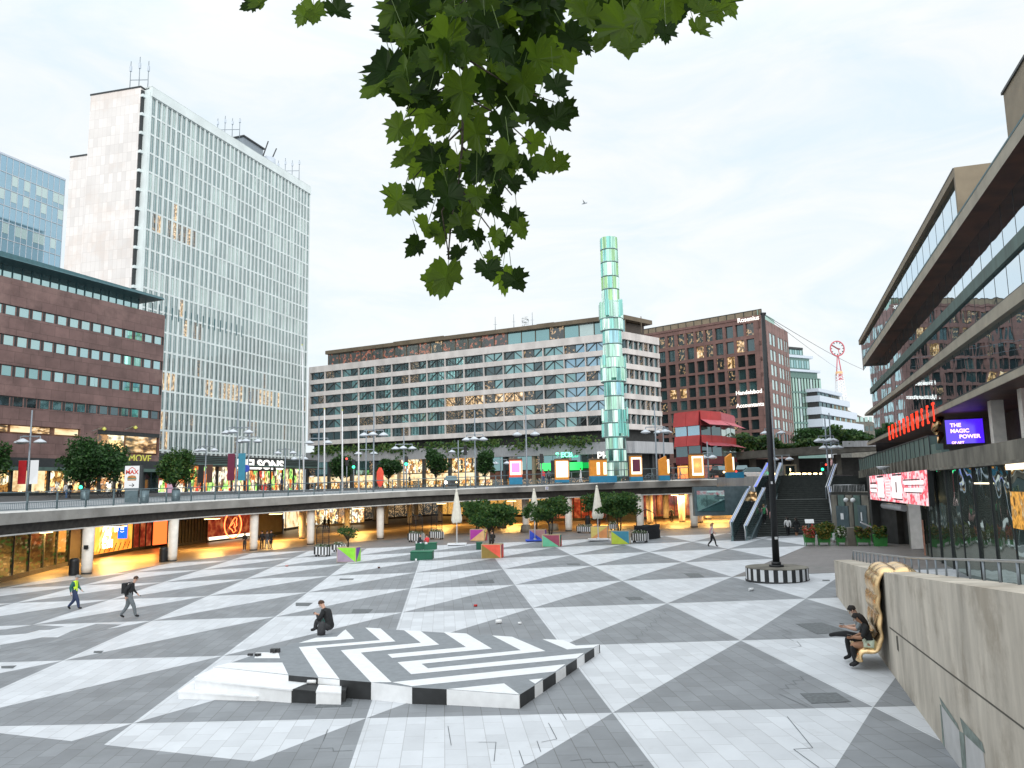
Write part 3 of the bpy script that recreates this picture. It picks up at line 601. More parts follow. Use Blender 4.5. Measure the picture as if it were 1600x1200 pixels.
# lamps in the arcade ceiling
lampspots = [(60,895,3),(180,878,4),(330,858,3),(430,845,4),(560,832,5),(690,822,4),(800,820,5),(950,821,5),(1060,816,5),(1120,815,5)]
for k, (x, y, o_) in enumerate(lampspots):
    g = G(x, y); z = g.z+3.15
    t = root('ceiling_lamp', (g.x, g.y, z), 0, 'warm square lamp in the arcade ceiling, %s from the left' % ORD[k], 'ceiling lamp', 'ceiling lamps of the arcade')
    b = MB(); b.box(-.6,.6,-.6,.6,-.05,0,'ceiling_lamp'); b.build('diffuser', t); b = MB(); b.box(-.66,.66,-.66,.66,0,.08,'steel'); b.build('frame', t)
    ld = bpy.data.lights.new('arcade_light', 'AREA'); ld.shape = 'DISK'; ld.size = 2.6; ld.energy = 1000; ld.color = (1, .56, .15); lo = bpy.data.objects.new('arcade_light', ld); COL.objects.link(lo); lo.location = (g.x, g.y, z-.12)
ld = bpy.data.lights.new('shop_glow', 'AREA'); ld.shape = 'RECTANGLE'; ld.size = 7; ld.size_y = 2.5; ld.energy = 420; ld.color = (1, .38, .06); lo = bpy.data.objects.new('shop_glow', ld); COL.objects.link(lo)
p = G(176, 868); lo.location = (p.x+1, p.y-1.2, p.z+1.8); d = G(230, 900)-p; lo.rotation_euler = Vector((d.x, d.y, -1.5)).to_track_quat('-Z', 'Y').to_euler()

# displaced slab joints: thin stepped cracks in the paving
def crack(px, k):
    b = MB(); pts = [G(*p) for p in px]
    for a, c in zip(pts, pts[1:]):
        d = Vector((c.x-a.x, c.y-a.y, 0)).normalized(); n_ = Vector((-d.y, d.x, 0))*.007; q = [a-n_, c-n_, c+n_, a+n_]; b.poly([(v.x, v.y, gz(v.x, v.y)+.007) for v in q], 'drain')
    tag(b.build('slab_crack'), kind='structure')
def steps_(x0, y0, x1, y1, n):
    out = []
    for k in range(n): xa, ya = lerp(x0, x1, k/n), lerp(y0, y1, k/n); out += [(xa, ya), (xa+(x1-x0)/n*1.5, ya+(y1-y0)/n*.1)]
    return out
for k, c in enumerate((steps_(987, 1000, 1044, 947, 8), steps_(1215, 1077, 1262, 1050, 4), [(1206,975),(1237,990),(1222,993),(1240,1002)], [(1230,1120),(1270,1169),(1240,1171),(1280,1200)], [(490,1170),(520,1169),(521,1174),(551,1173)], [(872,1105),(885,1125)], [(891,1189),(922,1186),(927,1192),(960,1191),(966,1199),(1005,1196)], [(857,1130),(870,1155),(846,1160)], [(839,1158),(845,1175)], [(811,1173),(819,1196),(835,1190)], [(1245,1002),(1252,1010),(1235,1013)], [(700,1135),(705,1165)], [(505,1158),(512,1140)], [(1218,1085),(1262,1105)], [(820,960),(829,968),(820,970)], [(748,1160),(775,1160),(772,1190)])): crack(c, k)
# ------------------------------------------------------------------ buildings
class Fac:
    """upright facade from world point A to B (left to right as seen); local x along it, y into the building, z up"""
    def __init__(s, A, B, name, label, cat, zb=4.6):
        s.A = Vector((A[0], A[1], zb)); d = Vector((B[0]-A[0], B[1]-A[1], 0)); s.len = d.length; s.th = math.atan2(d.y, d.x); s.u = d.normalized(); s.n = Vector((s.u.y, -s.u.x, 0)); s.zb = zb
        s.t = root(name, s.A, s.th, label, cat) if name else None
        s.M = Matrix.Translation(s.A) @ Matrix.Rotation(s.th, 4, 'Z')
    def px(s, x, y):           # picture point -> (s, z) on the facade
        d = ray(x, y); t = (s.A-CAM).dot(s.n)/d.dot(s.n); p = CAM+d*t-s.A; return p.dot(s.u), p.z
    def sx(s, x, y=650): return s.px(x, y)[0]
    def W(s, x, z, y=0): return s.M @ Vector((x, y, z))
UNIT = {}
def unit_pane(mat):
    if mat not in UNIT:
        b = MB(); b.box(-.5, .5, -.5, .5, -.5, .5, mat); UNIT[mat] = b.mesh('window')
    return UNIT[mat]
def windows(f, specs, name='window', limit=100, depth=.06):
    """specs: (x0, x1, z0, z1, y, mat); the 100 largest in the picture one by one, the rest as one part"""
    def area(w):
        a, b = proj(f.W(w[0], w[2])), proj(f.W(w[1], w[3])); ok = -20 < (a[0]+b[0])/2 < 1620
        return abs((b[0]-a[0])*(b[1]-a[1]))*(1 if ok else .001)
    sp_ = sorted(specs, key=area, reverse=True)
    for (x0, x1, z0, z1, y, m) in sp_[:limit]:
        o = bpy.data.objects.new(name, unit_pane(m)); COL.objects.link(o); o.parent = f.t; o.location = ((x0+x1)/2, y, (z0+z1)/2); o.scale = (x1-x0, depth, z1-z0)
    if len(sp_) > limit:
        b = MB()
        for (x0, x1, z0, z1, y, m) in sp_[limit:]: b.box(x0, x1, y-depth/2, y+depth/2, z0, z1, m)
        tag(b.build(name, f.t), kind='stuff')
def inrect(p, rects):
    for r in rects:
        if r[0] <= p[0] <= r[2] and r[1] <= p[1] <= r[3]: return True
    return False

# --- the white high-rise with vertical fins
A, B = atZ(237, 137, 76), atZ(484, 293, 76)
f = Fac((A.x, A.y), (B.x, B.y), 'office_tower', 'tall white high-rise with thin vertical fins and a blank pale end wall', 'high-rise', 4.6)
H = 71.4; L_ = f.len; NB = 40; bw = L_/NB; z0 = 7.6; NF = 18; fh = (H-1.6-z0)/NF
b = MB(); b.box(0, L_, .35, 13, 4.2, H-.3, 'tower_edge'); b.build('wall', f.t)
b = MB(); b.box(-.1, L_+.1, -.35, .4, H-1.7, H, 'tower_white'); b.box(-.1, L_+.1, -.2, 13.2, H, H+.25, 'tower_edge')
for k in range(NF+1): b.box(0, L_, -.02, .36, z0+k*fh-.20, z0+k*fh+.12, 'tower_white')
b.build('floor_bands', f.t)
b = MB()
for k in range(NB+1):
    w_ = .36 if k % 2 else .24; b.box(k*bw-w_/2, k*bw+w_/2, -.16, .14, z0-.8, H-1.6, 'tower_white')
    if k < NB: b.box(k*bw+bw*.5-.04, k*bw+bw*.5+.04, .02, .26, z0, H-1.7, 'tower_edge')
b.build('fins', f.t)
lit = [(236,340,255,372),(262,348,308,385),(262,330,280,352)]
lit2 = [(318,604,382,634),(392,612,436,640),(250,585,272,620),(244,655,262,690),(282,500,318,530),(262,478,290,492),(384,660,410,676)]
warmbl = [(340,600,440,648),(248,560,290,700)]
sp_ = []
for k in range(NF):
    for i in range(NB):
        x0, x1 = i*bw+.14, (i+1)*bw-.14; za, zb_ = z0+k*fh+.16, z0+(k+1)*fh-.22; c = proj(f.W((x0+x1)/2, (za+zb_)/2)); r_ = rnd.random()
        if inrect(c, lit): m = 'win_lit' if r_ < .6 else 'win_dim'
        elif inrect(c, lit2): m = 'win_lit' if r_ < .45 else 'win_dim' if r_ < .65 else 'tower_glass'
        elif 9 <= NF-1-k: m = 'tower_glass' if k < 8 and r_ < .8 else 'tower_blind' if r_ < .55 else 'tower_glass'
        else: m = 'tower_glass' if r_ < .75 else 'tower_blind'
        if k < 7 and m in ('tower_glass', 'tower_blind') and c[0] > 262 and c[1] > 548+14*math.sin(c[0]*.045)+(26 if c[0] < 300 else 0): m = 'tower_reflected_dark' if r_ < .85 else 'tower_glass'  # panes below a wavy skyline darkened to paint in the opposite buildings' reflection
        if k < 5 and r_ > .965: m = 'win_dim'
        sp_.append((x0, x1, za, zb_, .10, m))
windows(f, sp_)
# blank end wall: parts in the tower's own space
gA, gB = atZ(142, 148, 76), atZ(220, 135, 76)
def loc(P): v = f.M.inverted() @ Vector(P); return (v.x, v.y)
a1, b1 = loc(gA), loc(gB); dr_ = Vector((a1[0]-b1[0], a1[1]-b1[1])).normalized(); bk = Vector((-dr_.y, dr_.x))
if bk.x < 0: bk = -bk
def gp(s_, d_): return (b1[0]+dr_.x*s_+bk.x*d_, b1[1]+dr_.y*s_+bk.y*d_)
w1 = (Vector(a1)-Vector(b1)).length
b = MB(); b.prism([gp(w1, 0), gp(0, 0), gp(0, 5), gp(w1, 5)], 0, H-.2, 'marble_panels'); b.prism([gp(w1+.1, -.08), gp(-.1, -.08), gp(-.1, 5.1), gp(w1+.1, 5.1)], H-.2, H+.1, 'dark_frame')
zl = 60.2; b.prism([gp(w1+4.1, .5), gp(w1, .5), gp(w1, 5), gp(w1+4.1, 5)], 0, zl, 'marble_panels'); b.prism([gp(w1+4.2, .42), gp(w1, .42), gp(w1, 5.1), gp(w1+4.2, 5.1)], zl, zl+.3, 'dark_frame')
o = b.build('end_wall', f.t)
b = MB()
q0 = gp(-.02, 1.0); b.box(-.9, -.05, 1.2, 6, 2, H-.6, 'dark_frame')
for k in range(NF+1):
    b.box(-.95, -.02, .9, 1.5, z0+k*fh-.3, z0+k*fh+.2, 'tower_white')
b.box(-.3, 0, .0, 1.3, 3, H-.4, 'tower_white'); b.build('corner_slot', f.t)
b = MB(); b.box(-1, L_+5, -2.4, 1.2, 5.0, 5.3, 'dark_frame'); b.box(-1, L_+5, -2.46, -2.4, 5.2, 5.36, 'green_frame'); b.box(-1, L_+4, -1.0, 1.2, 5.35, 7.0, 'dark_frame')
for k in range(4): b.box(-1, L_+4, -1.04, -1.0, 5.6+k*.35, 5.66+k*.35, 'green_frame')
b.build('canopy', f.t)
b = MB(); b.box(0, L_, .2, .3, .4, 4.9, 'shop_colour'); b.build('shop_windows', f.t)
b = MB()
for k in range(13): b.box(L_*k/12-.18, L_*k/12+.18, -.05, .3, 0, 5, 'dark_frame')
b.build_each('shop_pillar', f.t)
xs0, zs0 = f.px(400, 727); text_obj('NELSONS', 2.6, 'white_sign', f.t, (xs0, -1.3, zs0), (R(90), 0, 0), name='sign', bold=.09, sx=1.35)
b = MB(); b.box(xs0-5.2, xs0+5.2, -1.12, -1.06, zs0-1.2, zs0+1.2, 'dark_frame'); b.build('sign_board', f.t)
# rooftop masts and plant
def mast(px, py0, py1, Y, label, n=3, sp=1.6, w=.35):
    base = atY(px, py1, Y); t = root('antenna_mast', base, 0, label, 'antenna'); hgt = atY(px, py0, Y).z-base.z; b = MB()
    for k in range(n): b.tube([(k*sp-(n-1)*sp/2, 0, -1.5), (k*sp-(n-1)*sp/2, 0, hgt*(1 if k == 1 else .85))], .07, 'lamp_grey', n=6)
    b.bar((-(n-1)*sp/2, 0, hgt*.2), ((n-1)*sp/2, 0, hgt*.2), .1, 'lamp_grey'); b.build('mast_poles', t)
    b = MB()
    for k in range(n): b.box(k*sp-(n-1)*sp/2-w/2, k*sp-(n-1)*sp/2+w/2, -.15, .15, hgt*(.5+.1*(k%2)), hgt*(.68+.1*(k%2)), 'bluewhite_wall')
    b.build_each('aerial', t)
mast(217, 89, 134, 129, 'cluster of antennas on the near corner of the white high-rise')
mast(357, 181, 208, 148, 'thin antenna frame halfway along the high-rise roof', 4, 1.5)
mast(451, 247, 272, 168, 'thin antenna frame near the far end of the high-rise roof', 4, 1.6)
t = root('roof_plant', atY(404, 240, 158), f.th, 'small dark roof hut with white drum and two rods on the high-rise', 'roof plant'); b = MB(); b.box(-5, 1.5, 0, 4, -3, 1.6, 'lamp_grey'); b.box(-5.3, 1.8, -.3, 4.2, 1.6, 1.9, 'dark_frame'); b.build('hut', t)
b = MB(); b.lathe([(1.5, -2.2), (1.6, -.3), (1.5, 1.0)], 'bluewhite_wall', c=(4.8, 1, 0), n=16); b.build('drum', t); b = MB(); b.tube([(1.5,0,0),(3.2,0,4.2)], .14, 'dark_frame', n=5); b.tube([(4.8,0,1),(6.2,0,3.8)], .14, 'dark_frame', n=5); b.build_each('rod', t)

# --- blue glass high-rise behind, at the left edge
A, B = atZ(-60, 214, 76), atZ(103, 282, 76)
f = Fac((A.x, A.y), (B.x, B.y), 'glass_tower', 'pale blue glass high-rise behind the white end wall at far left', 'high-rise')
H = 71.4; L_ = f.len; b = MB(); b.box(0, L_, .3, 12, 0, H, 'tower_edge'); b.build('wall', f.t)
b = MB(); NF = 20; fh = H/NF; NB = int(L_/1.35); bw = L_/NB; sp_ = []; fr = MB()
for k in range(NF):
    for i in range(NB):
        r_ = rnd.random(); hi = [0, 1, 3, 4, 6, 7]
        ph = (NF-1-k); m = 'win_blue'
        if ph in (1, 2, 4, 6, 7, 9) and (i*7+ph*3) % 11 > 3: m = 'tower_blind' if r_ < .75 else 'win_blue'
        if ph == 8 and i % 9 < 3: m = 'win_dark'
        sp_.append((i*bw+.05, (i+1)*bw-.05, k*fh+(1.25 if m != 'win_blue' else .1), (k+1)*fh-.12, .24, m))
        if m != 'win_blue': fr.box(i*bw+.05, (i+1)*bw-.05, .2, .26, k*fh+.1, k*fh+1.2, 'win_blue')
for i in range(NB+1): b.box(i*bw-.04, i*bw+.04, .12, .25, 0, H, 'lamp_shade')
for k in range(NF+1): b.box(0, L_, .12, .25, k*fh-.06, k*fh+.06, 'lamp_shade')
b.box(-.1, L_+.1, .1, 12.1, H, H+.4, 'bluewhite_wall'); b.build('frame', f.t); windows(f, sp_); tag(fr.build('spandrels', f.t), kind='stuff')
# --- brown granite department store, left
A, B = atZ(-90, 408, 26), atZ(258, 493, 26)
f = Fac((A.x, A.y), (B.x, B.y), 'department_store', 'brown granite department store with five rows of square windows at left', 'store', 4.5)
L_ = f.len; b = MB()
def zrow(y): return f.px(125, y)[1]
H = f.px(258, 493)[1]
# window rows measured on the facade: at px x=250 and x=10 -> z
rows = [(466+0, 0)]
def zz(x, y): return f.px(x, y)[1]
wr = [(zz(252, 539), zz(252, 526)), (zz(250, 578), zz(250, 564)), (zz(248, 617), zz(248, 602.5)), (zz(245, 655), zz(245, 642))]
xe = f.sx(254, 530); nb = 19; pitch = (f.sx(254, 530)-f.sx(8, 490))/13.85
band = []; zc = [zz(120, 724)] + []
ztop2 = zz(125, 672); zbot2 = zz(125, 658)
# wall slabs between rows
yb = sorted([0] + [v for w_ in wr for v in w_] + [H])
bounds = [zz(210, 712)] ; 
fb_ = [zz(230, 690), zz(60, 665), zz(60, 677)]
z_sh = zz(60, 716)     # shop window head
z_sign = zz(230, 722)
def wb(x0, x1, z0_, z1_, y0=0, y1=.6): b.box(x0, x1, y0, y1, z0_, z1_, 'brown_panels')
wb(0, L_, z_sh, zz(230, 711)-.0); za_ = zz(230, 708); zb2 = zz(230, 681)
xb = f.sx(152, 690)
wb(0, xb, zz(230, 711), zz(60, 680)); wb(0, L_, zb2+.3, wr[3][0]); wb(0, f.sx(-30, 660), zz(60, 680), zz(60, 665)); wb(f.sx(126, 670), xb, zz(60, 680), zz(60, 666)); wb(0, L_, max(zb2+.3, zz(60, 666)), wr[3][0]+.001) if False else None
wb(0, xb, zz(60, 666), zb2+.3) if zz(60, 666) < zb2+.3 else None
for k in range(3, 0, -1): wb(0, L_, wr[k][1], wr[k-1][0])
wb(0, L_, wr[0][1], H)
b.box(0, L_, .6, 14, 0, H-.1, 'brown_panels'); b.box(L_-.01, L_, .0, .6, z_sh, H-.1, 'brown_panels'); b.build('wall', f.t)
sp_ = []; fr = MB()
for ri, (za, zb_) in enumerate(wr):
    for k in range(nb):
        x1 = xe-k*pitch; x0 = x1-pitch*.84
        if x0 < .1: continue
        r_ = rnd.random(); m = ('win_sky', 'win_sky', 'win_teal', 'win_dark')[ri]  # lower rows take darker glass, painting in the reflection of buildings
        if ri == 2: m = 'win_teal' if r_ < .75 else 'win_sky'
        if ri == 3: m = 'win_teal' if r_ < .45 else 'win_dark'
        sp_.append((x0+.07, x1-.07, za+.05, zb_-.05, .16, m)); fr.box(x0, x0+.1, .1, .25, za, zb_, 'rose_stone'); fr.box(x1-.1, x1, .1, .25, za, zb_, 'rose_stone'); fr.box(x0, x1, .1, .25, zb_-.1, zb_, 'dark_frame'); fr.box(x1, x1+pitch*.2, .1, .3, za, zb_, 'dark_frame')
# lit strips: long narrow window and the two-bay show window
for k in range(4):
    xa, xc = [(f.sx(-30,660), f.sx(14,660)), (f.sx(19,660), f.sx(50,660)), (f.sx(51,660), f.sx(80,660)), (f.sx(88,668), f.sx(124,668))][k]; sp_.append((xa, xc, zz(60, 677), zz(60, 667.5), .2, 'shop_cream' if k % 2 else 'win_lit'))
sp_.append((xb+.1, f.sx(196, 695), za_, zz(230, 683), .3, 'shop_warm')); sp_.append((f.sx(199, 695), xe, za_, zz(230, 683), .3, 'win_lit'))
fr.box(xb, L_, .05, .3, zz(230, 683), zb2+.3, 'dark_frame')
windows(f, sp_); tag(fr.build('window_frame', f.t), kind='stuff')
b = MB(); zr = zz(252, 505)
b.box(-1, f.sx(226, 470), 1.0, 9, H-.2, H+1.5, 'win_sky'); b.build('attic_glazing', f.t)
b = MB()
for k in range(40): b.box(k*1.0, k*1.0+.12, .94, 1.0, H-.1, H+1.45, 'teal_roof')
b.build_each('attic_post', f.t)
b = MB(); xr = f.sx(240, 470)+.5; b.hexa([(-2,-1.2,H+1.5),(xr,-1.2,H+1.5),(xr+.3,10,H+1.5),(-2,10,H+1.5),(-2,-1.0,H+2.2),(xr,-1.0,H+1.8),(xr,10,H+2.2),(-2,10,H+2.4)], 'teal_roof'); b.build('roof', f.t)
b = MB(); b.box(0, L_, .3, .5, .6, z_sh-1.1, 'shop_warm'); b.box(f.sx(20,750), f.sx(72,750), .2, .3, .8, z_sh-1.2, 'shop_cream'); b.build('shop_window', f.t)
b = MB(); b.box(-.2, L_+.2, -.5, .6, z_sh-.9, z_sh, 'dark_frame'); b.box(-.2, L_+.2, -.9, .1, z_sh-1.25, z_sh-.9, 'copper_green')
for k in range(14): b.box(L_*k/13-.12, L_*k/13+.12, -.0, .5, 0, z_sh-1, 'dark_frame')
b.box(0, L_, -.1, .5, 0, .6, 'dark_frame'); b.box(f.sx(205,745), L_, .15, .25, .6, z_sh-1.1, 'win_dark'); b.build('shop_frame', f.t)
xs0, zs0 = f.px(222, 717); text_obj('MOVE', 1.15, 'yellow_sign', f.t, (xs0-.4, -.15, zs0), (R(90),0,0), name='sign', sx=1.0, bold=-.0); text_obj('4E', .45, 'yellow_sign', f.t, (xs0-2.6, -.12, zs0+.25), (R(90),0,0), name='sign')
b = MB()
for px_, pz in ((160,669),(209,667)):
    x_, z_ = f.px(px_, pz); b.bar((x_-2.2,-1.2,z_-.5),(x_,-.1,z_+.1),.06,'steel'); b.lathe([(.05,-.25),(.22,-.1),(.05,.12)],'yellow_sign',c=(x_,-.3,z_),n=8)
b.build_each('wall_lamp', f.t)
# --- long office block in the middle
A, B = atZ(484, 577, 34), atZ(975, 522, 34); C2 = atZ(1030, 532, 34)
f = Fac((A.x, A.y), (B.x, B.y), 'office_block', 'long grey banded office block with dark glass and diagonal braces in the middle', 'office block', 4.8)
L_ = f.len; H = 29.2
def zz(x, y): return f.px(x, y)[1]
bc = lerp(0, 1, 0); ztop = zz(785, 545.5); zbot = zz(785, 676.5); pit = (ztop-zbot)/6
f2 = Fac((B.x, B.y), (C2.x, C2.y), None, None, None, 4.8)
c2 = f.M.inverted() @ Vector((C2.x, C2.y, 4.8)); B2 = Vector((L_, 0)); d2 = Vector((c2.x-L_, c2.y)); l2 = d2.length; d2.normalize(); ext = 1.0
def corner(s_, d_): n2 = Vector((d2.y, -d2.x)); return (L_+d2.x*s_+n2.x*d_, d2.y*s_+n2.y*d_)   # d_>0 outward
b = MB()
for k in range(7):
    zc = ztop-k*pit; h = .52 if k else .66
    b.prism([(0, 0), (L_, 0), corner(l2, 0), corner(l2, -1), (L_-1, 1.0), (0, 1.0)], zc-h, zc+h*(1 if k else 1.25), 'band_grey')
b.build('facade_bands', f.t)
b = MB(); b.prism([(0, 2), (L_-1.5, 2), corner(l2, -2), corner(l2+8, -12), (0, 18)], 0, ztop+.6, 'dark_wall'); b.box(-.3, 0, 0, 12, zbot-.5, ztop+.8, 'band_grey')
b.prism([(4.6, 2.2), (L_-2.5, 2.2), corner(l2-1.5, -2.6), corner(l2+6, -10), (4.6, 14)], ztop+.6, zz(720, 527), 'bronze_dark'); b.build('wall', f.t)
# attic storey
zt0 = ztop+.9; zt1 = zz(720, 525.5)
b = MB(); b.prism([(3.9, 1.0), (L_-.8, 1.0), corner(l2-.5, -1.2), corner(l2-.5, -12), (3.9, 14)], zt1-.1, zt1+.75, 'bronze_roof'); b.prism([(22, 4), (36, 4), (34, 12), (22, 12)], zt1+.75, zt1+1.6, 'bronze_roof'); b.prism([(60, 3), (64, 3), (64, 12), (60, 12)], zt1+.75, zt1+1.3, 'bronze_roof')
for k in range(25): b.box(4+k*3.3, 4.12+k*3.3, 1.9, 2.1, zt0-.3, zt1, 'bronze_roof')
b.build('attic_roof', f.t)
sp_ = []
mul = [f.sx(x) for x in (506, 532.5, 559, 585, 611, 639, 666.5, 695, 725, 756, 787, 818, 850, 883, 917, 951)]; mul = [0.05]+mul+[L_-.05]
xa = 4.2
while xa < L_-3.5:
    c = proj(f.W(xa, zt0+1)); r_ = rnd.random(); m = 'win_red' if c[0] < 770 and r_ < .8 else 'win_teal' if r_ < .7 else 'win_dim'
    if c[0] > 880 and r_ > .5: m = 'tower_blind'
    sp_.append((xa, xa+3.1, zt0-.2, zt1-.1, 2.05, m)); xa += 3.3
lit = [(690,618,862,640)]; dimr = [(560,655,860,682),(700,640,800,662)]
tr = MB(); mu = MB()
for k in range(6):
    z0_, z1_ = ztop-(k+1)*pit+.52, ztop-k*pit-.52; zm = z1_-.2
    for i in range(len(mul)-1):
        x0, x1 = mul[i], mul[i+1]; half = (x0+x1)/2; vdir = (i % 2 == 0)
        for xa, xc in ((x0, half), (half, x1)):
            c = proj(f.W((xa+xc)/2, (z0_+z1_)/2)); r_ = rnd.random()
            m = 'win_teal' if r_ < .45 else 'win_dark'
            if c[0] < 505: m = 'win_dark'
            if 885 < c[0] < 960 and k < 5: m = 'win_blue' if r_ < .8 else 'win_teal'
            if inrect(c, lit): m = 'win_lit' if r_ < .75 else 'win_dim'
            elif inrect(c, dimr) and r_ < .4: m = 'win_dim'
            elif r_ > .90: m = 'win_dim'
            sp_.append((xa+.03, xc-.03, z0_, z1_, .72, m))
        mu.box(x0-.06, x0+.06, -.02, .5, z0_, z1_, 'band_grey'); mu.box(half-.07, half+.07, .5, .66, z0_, z1_, 'truss')
        if k < 5 or i > 8:
            if vdir: tr.bar((x0+.1, .58, z1_), (half, .58, z0_), .15, 'truss'); tr.bar((x1-.1, .58, z1_), (half, .58, z0_), .15, 'truss')
            else: tr.bar((x0+.1, .58, z0_), (half, .58, z1_), .15, 'truss'); tr.bar((x1-.1, .58, z0_), (half, .58, z1_), .15, 'truss')
windows(f, sp_); tag(tr.build('braces', f.t), kind='stuff'); tag(mu.build('mullions', f.t), kind='stuff')
# side face
b = MB(); fr = MB(); nb = 7
for k in range(6):
    z0_, z1_ = ztop-(k+1)*pit+.52, ztop-k*pit-.52
    for i in range(nb):
        s0, s1 = l2*i/nb+.06, l2*(i+1)/nb-.06; p = [corner(s0, -.7), corner(s1, -.7)]
        r_ = rnd.random(); m = 'win_dark' if r_ < .55 else 'win_teal'
        if r_ > .93: m = 'win_dim'
        b.poly([(p[0][0], p[0][1], z0_), (p[1][0], p[1][1], z0_), (p[1][0], p[1][1], z1_), (p[0][0], p[0][1], z1_)], m)
        q = [corner(s1, -.65), corner(s1+.12, -.65), corner(s1+.12, -.3), corner(s1, -.3)]; fr.prism([q[3], q[2], q[1], q[0]], z0_, z1_, 'band_grey')
        a_, c_ = corner(s0, -.5), corner(s1, -.5); 
        if i % 2: fr.bar((a_[0], a_[1], z0_), (c_[0], c_[1], z1_), .18, 'truss')
b.build_each('side_window', f.t); fr.build_each('side_mullion', f.t)
# planted terrace, canopy and shops
zc1, zc0 = zz(785, 694), zz(785, 711); zg = zz(785, 681)
b = MB(); b.hexa([(-1,-1.0,zc0),(L_+.5,-1.0,zc0-.6),(L_+2,2,zc0-.6),(-1,2,zc0),(-1,-2.0,zc1),(L_+.5,-2.0,zc1-.6),(L_+2,2,zc1-.6),(-1,2,zc1)], 'canopy_grey')
q = [corner(0, 1.6), corner(l2+1, 1.6), corner(l2+1, -1), corner(0, -1)]; b.prism(q, zc0-.6, zc1-.6, 'canopy_grey'); b.build('canopy', f.t)
b = MB()
for k in range(5200):
    x = rnd.random()*(L_-8)+3; dens = .5+.5*math.sin(x*.31)+.35*math.sin(x*.9); 
    if rnd.random() > .25+.6*dens: continue
    hang = rnd.random()**2*(1.2+1.5*max(0, math.sin(x*.45+1))); z_ = zc1+1.5*rnd.random()-hang*rnd.random()*1.3 - .6*x/L_; y = -2.1-rnd.random()*.35 if z_ < zc1 else -1.9+rnd.random()*2
    s_ = .18+.22*rnd.random(); a = Vector((rnd.uniform(-1,1), rnd.uniform(-1,1), rnd.uniform(-1,1))).normalized()*s_; c = a.orthogonal().normalized()*s_*.7; p = Vector((x, y, z_)); b.poly([p-a, p+c, p+a, p-c], rnd.choice(['leaf_tree','leaf_dark','leaf_bush','leaf_bush']))
tag(b.build('hanging_plants', f.t), kind='stuff')
b = MB(); nb = 40
for i in range(nb):
    x0, x1 = L_*i/nb, L_*(i+1)/nb; c = proj(f.W(x0, zc0-1)); m = 'win_teal' if i % 3 else 'win_dim'
    if 600 < c[0] < 730: m = 'shop_warm'
    b.box(x0+.04, x1-.04, .3, .4, zc0-3.2, zc0, m); b.box(x0+.04, x1-.04, .3, .4, .3, zc0-5.0, 'shop_warm' if c[0] < 800 and i % 5 else 'win_dim')
b.box(0, L_*.62, .1, .3, zc0-4.9, zc0-3.4, 'shop_cream' ); b.box(L_*.62, L_*.78, .1, .3, zc0-4.9, zc0-3.4, 'wood_soffit'); b.box(L_*.78, L_, .1, .3, zc0-4.9, zc0-3.4, 'dark_wall')
b.build('shop_windows', f.t)
b = MB()
for i in range(13): b.box(L_*i/12-.3, L_*i/12+.3, -.5, .3, 0, zc0, 'tan_wall' if i in (4, 9) else 'dark_frame')
for k in range(4):
    s0 = l2*k/3; q = [corner(s0-.3, .1), corner(s0+.3, .1), corner(s0+.3, -.6), corner(s0-.3, -.6)]; b.prism(q, 0, zc0, 'dark_frame')
b.build_each('pillar', f.t)
x_, z_ = f.px(943, 713); text_obj('PHIL', 2.1, 'white_sign', f.t, (x_+1.2, -1.2, z_), (R(90),0,0), name='sign', bold=.04)
x_, z_ = f.px(885, 711); text_obj('9 ECB', 1.4, 'mint_sign', f.t, (x_, -1.2, z_), (R(90),0,0), name='sign', bold=.04)
b = MB(); x0, z0_ = f.px(850, 736); x1, z1_ = f.px(914, 722); 
b.box(x0, x1, -1.6, -1.3, z0_, z1_, 'green_screen'); b.box(f.sx(864), f.sx(893), -1.62, -1.58, z0_-1, z1_+.5, 'dark_frame'); b.build_each('green_sign', f.t)
for px_, py_ in ((717,505),(803-8+8,508),(831,501)):
    x_, z_ = f.px(px_, 531); 
for px_, y0_, y1_ in ((774,494,519),(803,490,515),(832,487,512)):
    base = atY(px_, y1_, 163); t = root('roof_antenna', base, 0, 'thin roof antenna rod on the middle office block, %s of the three' % {774:'leftmost',803:'middle one',832:'rightmost'}[px_], 'antenna'); b = MB(); hh = (y1_-y0_)/1200*163; b.tube([(0,0,-1),(0,0,hh)], [.10,.05], 'lamp_grey', n=5); b.bar((-.4,0,hh*.5),(.4,0,hh*.5),.05,'lamp_grey'); b.build('rod', t)

# --- brown gridded block behind on the right
A, B, C3 = atZ(1000, 521, 42), atZ(1188, 489, 42), atZ(1230, 513, 42)
f = Fac((A.x, A.y), (B.x, B.y), 'brown_office_block', 'reddish brown gridded office block with square windows right of the glass column', 'office block', 5)
L_ = f.len; zT = 37.0-.9; b = MB()
def zz(x, y): return f.px(x, y)[1]
zr = [zz(1174, y) for y in (513.7, 538.7, 562.5, 583.7, 603.7, 623.7, 643.7, 663.7, 683.7, 703)]
inv = f.M.inverted(); c3 = inv @ Vector((C3.x, C3.y, 5)); d3 = Vector((c3.x-L_, c3.y)); l3 = d3.length; d3.normalize()
def crn(s_, d_): n2 = Vector((d3.y, -d3.x)); return (L_+d3.x*s_+n2.x*d_, d3.y*s_+n2.y*d_)
b.prism([(0, .9), (L_-.9, .9), crn(l3-.3, -.9), crn(l3, -14), (0, 16)], 0, zT, 'dark_wall'); b.build('wall', f.t)
cw = [f.sx(x, 600) for x in (1020, 1036, 1051, 1066.5, 1081, 1096, 1111, 1127, 1143.5, 1160, 1176)]; cw = [2*cw[0]-cw[1]]+cw
pw = cw[-1]-cw[-2]; sp_ = []; g = MB()
lit = [(1050,530,1190,562),(1060,606,1095,622),(1140,556,1170,572)]
hw = pw*.405
edges = [-.0]+[v for c in cw for v in (c-hw, c+hw)]+[L_]
